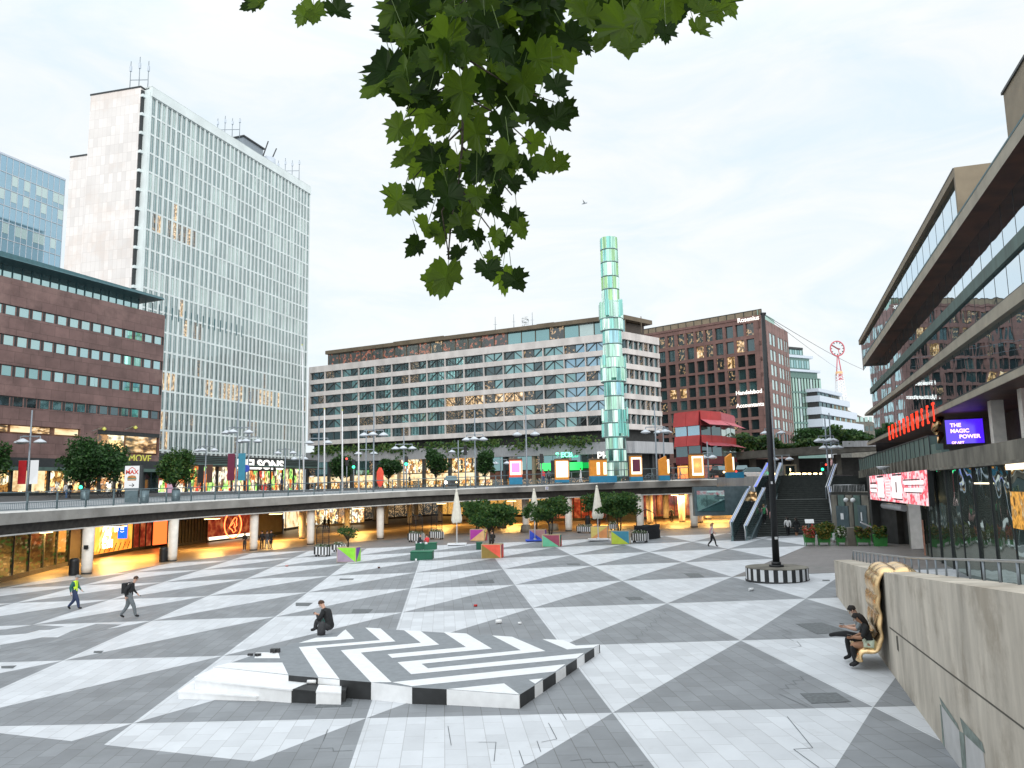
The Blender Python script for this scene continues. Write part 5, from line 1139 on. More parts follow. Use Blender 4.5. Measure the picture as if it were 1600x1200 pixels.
for k in range(5): spoly(b, [(.345,.28+k*.11),(.42,.28+k*.11),(.42,.30+k*.11),(.345,.30+k*.11)], 'c_coral', .02)
b.build('display', t)
# entrance block under the screen and the dark wall beside the stairs
wa, wb_ = G(1302, 839), G(1364, 846); wb2 = KP(kpx(1364, 800, DL)[0], DL+.4, 0)
f = Fac((wa.x, wa.y), (wb_.x, wb_.y), 'service_wall', 'dark green-grey panelled wall with steel doors right of the stairs', 'wall', wa.z-.1)
hW = atY(1330, 748, wa.y).z-wa.z; b = MB(); b.box(0, f.len+3, 0, .8, 0, 3.5, 'dark_wall'); b.box(2.6, f.len+3, 3.6, 4.2, 3.2, 5.2, 'dark_wall')
for k in range(5): b.box(f.len*k/5+.1, f.len*(k+1)/5-.1, -.05, .02, .1, 3.3, 'copper_green' if k % 2 else 'aged_concrete')
b.box(-.2, f.len, 0, 4.2, 3.38, 3.5, 'aged_concrete'); b.build('wall', f.t)
b = MB(); b.box(.9, 2.6, -.12, -.05, .1, 2.5, 'rail_steel'); b.build('door', f.t); b = MB(); b.box(3.9, 5.0, -.12, -.05, .1, 2.6, 'rail_steel'); b.build('door', f.t)
b = MB(); b.box(1.55, 1.95, -.14, -.125, 1.5, 1.95, 'white_paint'); b.box(4.3, 4.45, -.14, -.125, 1.5, 2.1, 'white_paint'); b.build_each('notice', f.t)
for x in (2.75, 3.7):
    b = MB(); b.lathe([(.02, -.17), (.15, -.1), (.18, 0), (.15, .1), (.02, .17)], 'white_paint', c=(x, -.3, 2.95), n=12); b.build('globe_lamp', f.t)
e0, e1 = G(1364, 848), G(1429, 858); t = root('entrance', e0, math.atan2((e1-e0).y, (e1-e0).x), 'dark entrance recess with open glass door below the LED screen', 'entrance'); le = Vector(((e1-e0).x, (e1-e0).y)).length
b = MB(); b.box(0, le*.62, 1.2, 1.6, 0, 4.6, 'dark_wall'); b.box(le*.62, le, 2.5, 2.8, 0, 4.6, 'bronze_dark'); b.box(0, le, -.1, .4, 3.1, 4.6, 'dark_wall'); b.box(-.1, .2, 0, 1.4, 0, 3.2, 'dark_wall'); b.build('wall', t)
b = MB(); aw0, aw1 = atY(1381, 790, 51.5), atY(1413, 794, 46); iv = (Matrix.Translation(t.location) @ Matrix.Rotation(t.rotation_euler.z, 4, 'Z')).inverted(); b.tube([iv @ aw0, iv @ aw1], .20, 'canopy_grey', n=14); b.build('awning_roll', t); b = MB(); b.bar((le*.62,-.2,3.02),(le,-.2,3.0),.12,'lamp_warm'); b.build('light_strip', t); b = MB(); b.box(le*.97, le*1.01, -.2, 1.0, 0, 3.0, 'steel'); b.build('door', t)

# ------------------------------------------------------------------ stairs and escalators
NS = 30; bl, br_ = G(1163, 840), G(1306, 833.5); zbot_ = bl.z; ztop_ = 5.5
tl_, tr_ = atY(1213, 743, 75.5), atY(1336, 742, 75.5)
yb_, yt_ = bl.y, 75.5; xl = lambda y: lerp(bl.x, tl_.x, (y-yb_)/(yt_-yb_)); xr = lambda y: lerp(br_.x, tr_.x-3.0, (y-yb_)/(yt_-yb_))
b = MB(); run = (yt_-yb_-1.6)/NS
for k in range(NS):
    y0_ = yb_+k*run+(1.6 if k >= NS*.56 else 0); y1_ = y0_+run+(1.6 if k == int(NS*.56) else 0)
    z1_ = zbot_+(k+1)*(ztop_-zbot_)/NS; sk = -.095
    q = [(xl(y0_), y0_), (xr(y0_), y0_+sk*(xr(y0_)-xl(y0_))*.6), (xr(y0_)+.3, yt_+3), (xl(y0_)-.2, yt_+3)]
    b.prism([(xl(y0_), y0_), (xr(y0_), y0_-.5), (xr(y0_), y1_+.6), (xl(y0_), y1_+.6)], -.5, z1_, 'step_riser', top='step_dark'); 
b.prism([(xl(yt_)-.5, yt_-.3), (xr(yt_), yt_-.6), (xr(yt_)+8, yt_+12), (xl(yt_)-3, yt_+12)], 3.5, ztop_+.0, 'street_slab')
o = b.build('stairs'); tag(o, kind='structure')
# upper side stair flight, right
b = MB()
for k in range(8): 
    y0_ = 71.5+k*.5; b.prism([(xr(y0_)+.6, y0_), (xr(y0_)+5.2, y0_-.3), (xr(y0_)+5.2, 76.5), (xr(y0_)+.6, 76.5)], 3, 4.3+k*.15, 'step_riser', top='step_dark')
b.prism([(28.5, 63.5), (33.5, 63.0), (34.5, 71.5), (29.5, 71.5)], 0, 3.55, 'dark_wall'); o = b.build('side_stairs'); tag(o, kind='structure')
def zstep(y): k = (y-yb_)/(yt_-yb_); return zbot_+k*(ztop_-zbot_)
# landing guard rail on the right
a_, c_ = atY(1302, 758, 64.5), atY(1350, 758, 63.6); t = root('guard_rail', a_, math.atan2((c_-a_).y, (c_-a_).x), 'short grey guard rail on the landing right of the stairs', 'railing'); b = MB(); ll = (c_-a_).length; hh = 1.15
b.tube([(0,0,0),(ll,0,0)], .035, 'steel', n=6); b.tube([(0,0,-hh),(ll,0,-hh)], .03, 'steel', n=6)
for k in range(21): b.bar((ll*k/20,0,-hh),(ll*k/20,0,0),.025 if k%5 else .06,'steel')
b.build('bars', t)
# hand rails of the stairs with light strips
def rail(pts, label, mats=('steel','rail_light'), off=.3):
    P0 = pts[0]; t = root('handrail', P0, 0, label, 'handrail'); b = MB(); b.tube([p-P0 for p in pts], .05, 'steel', n=6); b.tube([p-P0+Vector((off,0,0)) for p in pts], .05, 'steel', n=6); b.build('rail', t)
    g = MB(); g.tube([p-P0+Vector((off/2,0,-.04)) for p in pts], .035, mats[1], n=5); g.build('light_strip', t); q = MB()
    for a_, c_ in zip(pts, pts[1:]):
        for k in range(6): p = a_.lerp(c_, k/6)-P0; q.bar(p, p-Vector((0,0,.95)), .05, 'lamp_grey')
    q.build_each('rail_post', t)
def ap_(px, py, Y): return atY(px, py, Y)
rail([ap_(1302, 816, 62.3), ap_(1293, 760, 68.0)], 'lower right stair handrail, paired tubes with a light strip')
rail([ap_(1290, 762, 68.2), ap_(1303, 725, 75.5)], 'upper right stair handrail, paired tubes with a light strip')
# escalators
def ramp_wall(mb, p0, p1, h0, w, mat):  # inclined balustrade from p0 to p1 (points on its top edge), reaching down h0
    p0, p1 = Vector(p0), Vector(p1); d = Vector(((p1-p0).y, -(p1-p0).x, 0)).normalized()*w/2; dn = Vector((0, 0, -h0))
    mb.hexa([p0-d+dn, p0+d+dn, p1+d+dn, p1-d+dn, p0-d, p0+d, p1+d, p1-d], mat)
E_ = root('escalator', G(1155, 838), 0, 'pair of escalators with lit glass balustrades climbing left of the stairs', 'escalator'); EO = E_.location
lowL = (ap_(1143, 816, 60.5), ap_(1171, 761, 68)); lowR = (ap_(1165, 822, 60.3), ap_(1194, 763, 68)); upL = (ap_(1180, 761, 69), ap_(1200, 724, 76)); upR = (ap_(1206, 764, 69), ap_(1220, 724, 76))
b = MB(); h_ = MB(); l_ = MB()
for i, (p, q) in enumerate((lowL, lowR, upL, upR)):
    p, q = p-EO, q-EO; ramp_wall(b, p, q, 1.5 if i < 2 else 1.9, .16, 'esc_glass'); ramp_wall(b, p+Vector((0,0,-1.45)), q+Vector((0,0,-1.45)), 1.2, .3, 'rail_steel')
    h_.tube([p+Vector((-.15,-.3,-1.0)), p+Vector((-.15,-.35,-.4)), p+Vector((-.12,0,.03)), q+Vector((-.12,0,.03)), q+Vector((0,.6,.03))], .06, 'steel', n=6); h_.tube([p+Vector((.12,0,.03)), q+Vector((.12,0,.03))], .05, 'steel', n=6)
    l_.tube([p+Vector((0,0,.05)), q+Vector((0,0,.05))], .04, 'rail_blue' if i == 2 else 'rail_light', n=5)
b.build('balustrade', E_); h_.build('handrail', E_); l_.build('light_strip', E_)
b = MB(); 
for (pa, pb, qa, qb, nn) in ((lowL[0], lowR[0], lowL[1], lowR[1], 22), (upL[0], upR[0], upL[1], upR[1], 14)):
    for k in range(nn):
        u0, u1 = k/nn, (k+1)/nn; a_, c_, d_, e_ = [v-EO for v in (pa.lerp(qa, u0), pb.lerp(qb, u0), pb.lerp(qb, u1), pa.lerp(qa, u1))]; zt_ = (d_.z+c_.z)/2-1.1
        b.prism([(a_.x+.1, a_.y), (c_.x-.1, c_.y), (d_.x-.1, d_.y+.05), (e_.x+.1, e_.y+.05)], zt_-.6, zt_, 'esc_step')
b.build_each('step', E_)
b = MB(); p, q = lowL[1]-EO, upL[0]-EO; b.box(p.x-5.0, p.x-.2, p.y-.5, p.y+.2, p.z-2.4, p.z+.1, 'rail_steel'); b.box(p.x-4.8, p.x-2.4, p.y-.62, p.y-.5, p.z-2.0, p.z-.25, 'win_teal'); b.box(p.x+.1, p.x+.55, p.y-.1, p.y+.1, p.z-1.2, p.z-.4, 'win_lit'); b.build('machine_housing', E_)
# ------------------------------------------------------------------ concrete wall of the ramp, right foreground
wA, wB, wC = G(1303, 925), G(1395, 1050), G(1500, 1200)
wd = Vector((wA.x-wC.x, wA.y-wC.y, 0)).normalized(); wn = Vector((wd.y, -wd.x, 0))      # wn points away from the square
wf = Vector((wA.x, wA.y, 0))
def wp(s_, out, z): p = wf - wd*s_ + wn*out; return Vector((p.x, p.y, z))
def ws(P): v = Vector((P[0]-wf.x, P[1]-wf.y, 0)); return -v.dot(wd)
def wpx(x, y):     # picture point -> (s, z) on the wall's face
    d = ray(x, y); t = (wf-CAM).dot(wn)/Vector((d.x, d.y, 0)).dot(wn) if False else Vector((wf.x-CAM.x, wf.y-CAM.y, 0)).dot(wn)/Vector((d.x, d.y, 0)).dot(wn); p = CAM+d*t; return ws(p), p.z
s1, z1 = wpx(1377, 894); s0, z0_ = wpx(1303, 875); s2, z2 = wpx(1600, 928)
ztopw = lambda s_: interp([(s0, z0_), (s1, z1), (s2, z2)], s_)
W_ = root('ramp_wall', wp(10, 0, 0), 0, 'long board-marked concrete retaining wall rising along the ramp at right', 'wall'); WO = W_.location
b = MB(); S = [s0+(s2+9-s0)*k/14 for k in range(15)]; th = .75
for a_, c_ in zip(S, S[1:]):
    g0, g1 = gz(wp(a_, 0, 0).x, wp(a_, 0, 0).y)-.1, gz(wp(c_, 0, 0).x, wp(c_, 0, 0).y)-.1
    b.hexa([wp(a_, 0, g0)-WO, wp(c_, 0, g1)-WO, wp(c_, th, g1)-WO, wp(a_, th, g0)-WO, wp(a_, 0, ztopw(a_))-WO, wp(c_, 0, ztopw(c_))-WO, wp(c_, th, ztopw(c_)+.02)-WO, wp(a_, th, ztopw(a_)+.02)-WO], 'wall_concrete')
b.build('wall', W_)
# joint lines and patches on the face
b = MB(); sj0, zj0 = wpx(1390, 980); sj1, zj1 = wpx(1577, 1120)
def facebox(mb, pts, mat, pr=.004):
    mb.poly([wp(s_, -pr, z)-WO for s_, z in pts], mat)
def pxface(mb, pts, mat, pr=.004): facebox(mb, [wpx(*p) for p in pts], mat, pr)
pxface(b, [(1390,979),(1480,1047),(1577,1119),(1700,1212),(1700,1216),(1577,1122.5),(1480,1050),(1390,981.5)], 'joint_dark'); pxface(b, [(1400,993),(1403,994),(1405,1019),(1402,1015)], 'joint_dark')
b.build('joint_lines', W_)
b = MB(); pxface(b, [(1471,1102),(1499,1142),(1506,1200),(1478,1196)], 'patch_pale'); pxface(b, [(1508,1145),(1537,1176),(1545,1240),(1512,1230)], 'patch_pale'); b.build_each('patch', W_)
b = MB(); pxface(b, [(1468,1088),(1496,1130),(1500,1142),(1472,1103)], 'patch_green', .006); pxface(b, [(1500,1120),(1535,1160),(1540,1178),(1506,1146)], 'patch_green', .006); pxface(b, [(1469,1100),(1471,1102),(1480,1200),(1476,1200)], 'patch_green', .006); pxface(b, [(1499,1142),(1507,1146),(1513,1232),(1506,1222)], 'patch_green', .006); b.build('algae_streaks', W_)
rm = MB()
for a_, c_ in zip(S, S[1:]):
    zr = lambda s_: max(gz(wp(s_, 1, 0).x, wp(s_, 1, 0).y)+.01, ztopw(s_)-1.25)
    rm.poly([wp(a_, th, zr(a_))-WO+WO, wp(c_, th, zr(c_)), wp(c_, th+2.2, zr(c_)), wp(a_, th+2.2, zr(a_))], 'apron_slab'); rm.poly([wp(a_, th+2.2, zr(a_)), wp(c_, th+2.2, zr(c_)), wp(c_, th+2.2, -1), wp(a_, th+2.2, -1)], 'aged_concrete')
tag(rm.build('ramp'), kind='structure')
# hand rail on the back edge of the wall
hr = root('wall_handrail', wp(0, th, ztopw(0)), 0, 'low steel handrail on posts along the top of the concrete wall', 'handrail'); HO = hr.location; b = MB(); 
sr0 = wpx(1320, 868)[0]; pts = [wp(s_, th-.06, ztopw(s_)+.36)-HO for s_ in [s0+.4+k*(s2+8-s0)/24 for k in range(25)]]; b.tube([wp(s0+.1, th-.06, ztopw(s0))-HO]+pts, .024, 'steel', n=7); b.build('rail', hr)
pm_ = MB(); pm_.tube([(0,0,0),(0,0,.36)], .02, 'lamp_grey', n=6); pmm = pm_.mesh('post')
for k in range(34):
    s_ = s0+.5+k*.92
    if s_ > s2+6: break
    o = bpy.data.objects.new('post', pmm); COL.objects.link(o); o.parent = hr; o.location = wp(s_, th-.06, ztopw(s_))-HO
# gold quilt sculpture draped over the wall and curling into a seat
sq0, sq1 = wpx(1350, 960)[0], wpx(1385, 960)[0]; sa = ws(wB)+.02; zt_ = ztopw(sa); wq = 1.75; sc_ = sa-wq/2+.02
sr_ = Vector
prof = []          # (out from wall face (towards the square), z)
ztq = zt_
gq = gz(wp(sc_, 0, 0).x, wp(sc_, 0, 0).y)
ztq = ztopw(sc_)
prof = [(-.82, ztq-.42), (-.80, ztq+.02), (-.6, ztq+.10), (-.35, ztq+.09), (-.1, ztq+.10), (.10, ztq+.02), (.17, ztq-.18), (.16, ztq-.45), (.19, ztq-.75), (.15, ztq-1.0), (.19, ztq-1.3), (.16, ztq-1.55), (.20, gq+.75), (.22, gq+.55), (.30, gq+.46), (.42, gq+.45), (.56, gq+.47), (.66, gq+.43), (.71, gq+.28), (.67, gq+.18)]
import mathutils
# resample
rs = []
for (a_, c_) in zip(prof, prof[1:]):
    n = max(2, int(math.hypot(c_[0]-a_[0], c_[1]-a_[1])/.045))
    for k in range(n): rs.append((lerp(a_[0], c_[0], k/n), lerp(a_[1], c_[1], k/n)))
rs.append(prof[-1])
for _ in range(3): rs = [rs[0]]+[((rs[i-1][0]+rs[i][0]+rs[i+1][0])/3, (rs[i-1][1]+rs[i][1]+rs[i+1][1])/3) for i in range(1, len(rs)-1)]+[rs[-1]]
nq = 22; vs = []; fs = []; cumq = 0
Q = root('quilt_seat', wp(sc_, -.3, gq), 0, 'glossy gold quilted sculpture draped over the concrete wall and curling into a seat', 'sculpture'); QO = Q.location
nr_ = []
for i in range(len(rs)):
    a_, c_ = rs[max(0, i-1)], rs[min(len(rs)-1, i+1)]; d = Vector((c_[0]-a_[0], c_[1]-a_[1])).normalized(); nr_.append((-d.y*-1, d.x*-1) if False else (-d[1], d[0]))
for i, (o_, z_) in enumerate(rs):
    if i: cumq += math.hypot(o_-rs[i-1][0], z_-rs[i-1][1])
    for j in range(nq+1):
        u = j/nq*2-1
        pil = (abs(math.sin(cumq*math.pi/.46))**.6)*(abs(math.sin((u+1)*math.pi*1.5))**.5)*.075 + .006*math.sin(cumq*13+u*5) - .05*abs(u)**8
        q = wp(sc_+u*wq/2*(1+.02*math.sin(cumq*5)), -(o_+nr_[i][0]*pil), z_+nr_[i][1]*pil)
        vs.append(q-QO)
for i in range(len(rs)-1):
    for j in range(nq):
        a_ = i*(nq+1)+j; fs.append((a_, a_+1, a_+nq+2, a_+nq+1))
b = MB(); b.add(vs, fs, 'bronze_gold', True); o = b.build('quilt', Q); sm = o.modifiers.new('solid', 'SOLIDIFY'); sm.thickness = .08; sm.offset = 0; ss = o.modifiers.new('subsurf', 'SUBSURF'); ss.levels = 1; ss.render_levels = 1

# ------------------------------------------------------------------ people
def person(name, base, face, pose, label, scale=1.0, mats=None, hair='hair_dark', hairlen=0, skirt=None, extra=None, fingers=False, fat=1.0, cap=None):
    """base: world point between the feet; face: heading (0 = facing the camera side, -Y); joints in body space, x to the figure's left, y forward, z up"""
    m = dict(skin='skin_light', top='cl_black', legs='cl_dark', shoe='shoe', arm=None, fore=None, shin=None); m.update(mats or {}); m['arm'] = m['arm'] or m['top']; m['fore'] = m['fore'] or m['arm']; m['shin'] = m['shin'] or m['legs']
    J = dict(pelvis=(0,0,.93), waist=(0,0,1.08), chest=(0,.01,1.30), neck=(0,.0,1.47), head=(0,.02,1.60), top=(0,.01,1.72),
             shL=(.185,0,1.41), elL=(.23,-.02,1.13), haL=(.23,.05,.88), shR=(-.185,0,1.41), elR=(-.23,-.02,1.13), haR=(-.23,.05,.88),
             hiL=(.095,0,.90), knL=(.10,.02,.50), anL=(.10,0,.09), toL=(.11,.16,.035), hiR=(-.095,0,.90), knR=(-.10,.02,.50), anR=(-.10,0,.09), toR=(-.11,.16,.035))
    J.update({k: v for k, v in pose.items() if k != '_face'}); J = {k: Vector(v) for k, v in J.items()}
    t = root(name, base, face, label, 'person'); t.scale = (scale,)*3
    segs = [('pelvis','waist',.125,.115,'top'),('waist','chest',.115,.135,'top'),('chest','neck',.125,.06,'top'),('neck','head',.052,.088,'skin'),('head','top',.095,.062,'skin')]
    for s_ in 'LR':
        segs += [('chest','sh'+s_,.10,.062,'top'),('sh'+s_,'el'+s_,.062,.050,'arm'),('el'+s_,'ha'+s_,.046,.030,'fore'),('pelvis','hi'+s_,.11,.095,'legs'),('hi'+s_,'kn'+s_,.088,.058,'legs'),('kn'+s_,'an'+s_,.055,.037,'shin'),('an'+s_,'to'+s_,.042,.034,'shoe')]
    segs = [(a_, c_, r0*(1.22 if w_ not in ('skin',) else 1), r1*(1.22 if w_ not in ('skin',) else 1), w_) for a_, c_, r0, r1, w_ in segs]
    names = list(J); idx = {n: i for i, n in enumerate(names)}
    rad = {}
    fat *= 1.0; BULK = 1.28
    for a_, c_, r0, r1, _ in segs: rad[a_] = max(rad.get(a_, 0), r0*fat if a_ not in ('neck',) else .052); rad[c_] = r1*(fat if _ in ('top','legs') else 1)
    rad['neck'] = .055; rad['head'] = .088; rad['top'] = .060; rad['chest'] = .158*fat; rad['pelvis'] = .15*fat; rad['waist'] = .14*fat
    rad['haL'] = rad['haR'] = .036
    verts = [J[n] for n in names]; rr = [rad[n] for n in names]; edges = [(idx[a_], idx[c_]) for a_, c_, *_ in segs]; extra_v = []
    for s_ in 'LR':
        e, h = J['el'+s_], J['ha'+s_]; d = (h-e).normalized(); k = len(verts); pm__ = h+d*.075; verts.append(pm__); rr.append(.030); edges.append((idx['ha'+s_], k)); extra_v.append((k, 'skin'))
        side = d.cross(Vector((0, 1, .2))).normalized(); fwd = side.cross(d).normalized()
        nf = ((-.027, .062), (-.009, .074), (.009, .070), (.026, .055)) if fingers else ()
        for off, ln in nf:
            p1 = pm__+side*off+d*.03; p2 = p1+d*ln*.55+fwd*.012; p3 = p2+d*ln*.35+fwd*.03; k1 = len(verts); verts += [p1, p2, p3]; rr += [.0095, .0088, .0075]; edges += [(k, k1), (k1, k1+1), (k1+1, k1+2)]
        th_ = h+d*.03; p1 = th_+side*.032+fwd*.02; p2 = p1+d*.035+side*.008+fwd*.02; k1 = len(verts); verts += [p1, p2]; rr += [.013, .010]; edges += [(idx['ha'+s_], k1), (k1, k1+1)]
    me = bpy.data.meshes.new('body_skeleton'); me.from_pydata([tuple(v) for v in verts], edges, []); o = bpy.data.objects.new('body_skeleton', me); COL.objects.link(o)
    bpy.context.view_layer.objects.active = o
    sk = o.modifiers.new('skin', 'SKIN'); sk.branch_smoothing = .6; sl = o.modifiers.new('sub', 'SUBSURF'); sl.levels = sl.render_levels = 2 if fingers else 1
    if not me.skin_vertices:
        me.attributes  # layer is created with the modifier
    for i, sv in enumerate(me.skin_vertices[0].data):
        sv.radius = (rr[i], rr[i]*(.82 if names and i < len(names) and names[i] in ('waist', 'chest', 'pelvis') else 1)); sv.use_root = (i == idx['pelvis'])
    dg = bpy.context.evaluated_depsgraph_get(); bpy.context.view_layer.update(); bm_ = bpy.data.meshes.new_from_object(o.evaluated_get(dg)); bpy.data.objects.remove(o)
    ml = []; 
    def mi(x):
        if x not in ml: ml.append(x)
        return ml.index(x)
    segl = [(J[a_], J[c_], m[w_]) for a_, c_, r0, r1, w_ in segs]
    def nearest(p):
        best = None; bd = 9
        for a_, c_, w_ in segl:
            d = c_-a_; tt = max(0, min(1, (p-a_).dot(d)/d.length_squared)); q = (p-(a_+d*tt)).length
            if q < bd: bd, best, bt = q, w_, tt
        return best
    hl, hr_ = J['haL'], J['haR']; tip = lambda s_: J['ha'+s_]+(J['ha'+s_]-J['el'+s_]).normalized()*.06
    pi = []
    for p in bm_.polygons:
        c = p.center; w_ = nearest(c)
        if min((c-tip('L')).length, (c-tip('R')).length) < .085: w_ = m['skin']
        pi.append(mi(w_))
    bm_.materials.clear()
    for w_ in ml: bm_.materials.append(MATS[w_])
    bm_.polygons.foreach_set('material_index', pi); bm_.polygons.foreach_set('use_smooth', [True]*len(pi)); bm_.name = 'body'
    bo = bpy.data.objects.new('body', bm_); COL.objects.link(bo); bo.parent = t
    # head: hair shell, face features
    hd, tp, nk = J['head'], J['top'], J['neck']; up = (tp-nk).normalized(); fw = Vector(pose.get('_face', (0, 1, -.05))) if '_face' in pose else Vector((0, 1, -.05)); fw = (fw-up*fw.dot(up)).normalized(); rt = fw.cross(up)
    c0 = hd+up*.045; hb = MB(); vs_ = []; n1, n2 = 9, 14
    for i in range(n1):
        ph = math.pi*.56*i/(n1-1)
        for j in range(n2):
            an = 2*math.pi*j/n2; rr_ = .104*(1+.05*math.sin(an*3+i)); fr_ = math.cos(an); cut = ph if fr_ < .35 else ph*(1-.42*(fr_-.35)/.65)
            vs_.append(c0+up*(math.cos(cut)*rr_*1.08)+fw*(fr_*math.sin(cut)*rr_*1.02)+rt*(math.sin(an)*math.sin(cut)*rr_*.9))
    fs_ = [(i*n2+j, i*n2+(j+1) % n2, (i+1)*n2+(j+1) % n2, (i+1)*n2+j) for i in range(n1-1) for j in range(n2)]
    hb.add(vs_, fs_, cap or hair, True)
    if cap: hb.tube([c0+up*.03+fw*.06, c0+up*.015+fw*.16], [.075, .06], cap, n=8)
    if hairlen:
        hb.tube([c0+up*.02-fw*.05, c0-up*.06-fw*.085, c0-up*(.08+hairlen*.5)-fw*.10, c0-up*(.1+hairlen)-fw*.09], [.085, .09, .075, .03], hair, n=10)
    hb.build('hair', t)
    fb = MB(); e = c0-up*.02+fw*.078
    for s_ in (-1, 1): fb.lathe([(.002,-.009),(.010,0),(.002,.009)], 'hair_dark', c=tuple(e+rt*.032*s_), n=6); fb.tube([e+rt*.018*s_+up*.022+fw*.004, e+rt*.045*s_+up*.020-fw*.006], .004, hair, n=4)
    fb.tube([e+up*.005+fw*.006, e-up*.032+fw*.024, e-up*.040+fw*.008], [.008, .013, .006], m['skin'], n=6); fb.tube([e-rt*.02-up*.062+fw*.002, e+rt*.02-up*.062+fw*.002], .005, 'pink_awning', n=5)
    for s_ in (-1, 1): fb.lathe([(.004,-.028),(.016,-.01),(.018,.012),(.006,.026)], m['skin'], c=tuple(c0-up*.02+rt*.088*s_), n=7)
    fb.build('face', t)
    if skirt:
        sb = MB(); (mat_, zlen, flare) = skirt; pe, wa_ = J['pelvis'], J['waist']; kn = (J['hiL']+J['hiR'])/2; kd = ((J['knL']+J['knR'])/2-kn); sb.tube([wa_, pe, kn+kd*zlen*.6, kn+kd*zlen], [.13*fat, .155*fat, .165*fat+flare*.5, .165*fat+flare], mat_, n=14); sb.build('clothing', t)
    if extra: extra(t, J, m)
    return t
WALK = dict(pelvis=(0,.0,.91), hiL=(.09,0,.88), knL=(.09,.20,.50), anL=(.09,.28,.11), toL=(.10,.43,.09), hiR=(-.09,0,.88), knR=(-.09,-.03,.47), anR=(-.09,-.30,.16), toR=(-.10,-.19,.04),
            elL=(.23,-.12,1.14), haL=(.21,-.10,.88), elR=(-.23,.06,1.14), haR=(-.20,.24,.95), chest=(0,.03,1.29), neck=(0,.05,1.46), head=(0,.09,1.58), top=(0,.08,1.70))
HALF = dict(hiL=(.09,0,.90), knL=(.09,.10,.50), anL=(.09,.13,.09), toL=(.10,.28,.04), knR=(-.09,-.01,.49), anR=(-.09,-.15,.11), toR=(-.10,-.02,.04), elL=(.23,-.08,1.14), haL=(.21,-.03,.88), elR=(-.23,.04,1.14), haR=(-.21,.15,.92))
def backpack(mat):
    def fn(t, J, m):
        b = MB(); c = J['chest']; n = 12; b.prism([(-.13,-.30),(.13,-.30),(.16,-.12),(-.16,-.12)], c.z-.26, c.z+.15, mat); b.tube([(.11,-.14,c.z+.14),(.13,.02,c.z+.17),(.13,.12,c.z),(.12,-.1,c.z-.22)], .02, mat, n=5); b.tube([(-.11,-.14,c.z+.14),(-.13,.02,c.z+.17),(-.13,.12,c.z),(-.12,-.1,c.z-.22)], .02, mat, n=5); o = b.build('backpack', t, bevel=.04)
    return fn
def phone(side, two=False):
    def fn(t, J, m):
        h = J['ha'+side]; d = (h-J['el'+side]).normalized(); b = MB(); c = h+d*.09+Vector((0, .01, .03)); b.bar(c-Vector((0,.05,-.03)), c+Vector((0,.06,.05)), .07, 'black_paint', h=.010); o = b.build('phone', None); o.parent = None; o.matrix_world = Matrix.Translation(t.location) @ Matrix.Rotation(t.rotation_euler.z, 4, 'Z') @ Matrix.Scale(t.scale[0], 4); tag(o, PH.pop(0), 'phone')
    return fn
PH = ['dark phone held by the front seated person in pale shorts', 'dark phone held by the seated person with curly quiff']
# --- people placed in the scene
def gp3(px, py): g = G(px, py); return g
person('person', gp3(115, 953), R(-90+8), WALK, 'security guard in a yellow high-visibility vest and navy trousers walking at far left', .965, dict(top='cl_hivis', arm='cl_teal', legs='cl_navy', fore='cl_teal'), hair='hair_fair', cap='hair_grey', fingers=True, fat=1.25)
person('person', gp3(201, 966), R(-90+12), dict(WALK, anR=(-.09,-.34,.13), knR=(-.09,-.10,.46), hiR=(-.09,-.02,.86), chest=(0,.08,1.27), neck=(0,.14,1.43), head=(0,.20,1.54), top=(0,.20,1.66), shL=(.185,.06,1.38), shR=(-.185,.06,1.38)), 'man in black sweater and grey trousers striding with a black backpack', 1.07, dict(top='cl_black', legs='cl_grey'), hair='hair_brown', extra=backpack('cl_black'), fingers=True, fat=1.15)
person('person', gp3(1113, 855), R(-90-12), dict(WALK), 'fair haired woman in pink jacket and wide black trousers walking near the escalator', 1.0, dict(top='cl_white', arm='cl_pink', legs='cl_black'), hair='hair_fair', hairlen=.1)
def stp(px, y): 
    x = atY(px, 800, y).x; k = (y-yb_)/(yt_-yb_); return Vector((x, y, zstep(y)+.02))
person('person', stp(1229.5, 63.2), R(0), HALF, 'woman in white sweatshirt and black trousers coming down the stairs', .99, dict(top='cl_white', legs='cl_black'), hairlen=.12)
person('person', stp(1243, 63.0), R(8), HALF, 'long haired woman in black dress coming down beside the one in white', 1.0, dict(top='cl_black', legs='skin_tan', shin='skin_tan', shoe='cl_white'), hairlen=.35, skirt=('cl_black', .8, .03))
person('person', stp(1194, 65.5), R(5), WALK, 'person in open pink shirt and green top coming down by the escalator', .98, dict(top='cl_green', arm='cl_pink', legs='cl_black', shoe='cl_white'), hair='hair_fair')
person('person', stp(1207, 64.8), R(0), HALF, 'person in pink half hidden behind the black mast on the stairs', .98, dict(top='cl_pink', legs='cl_dark'))
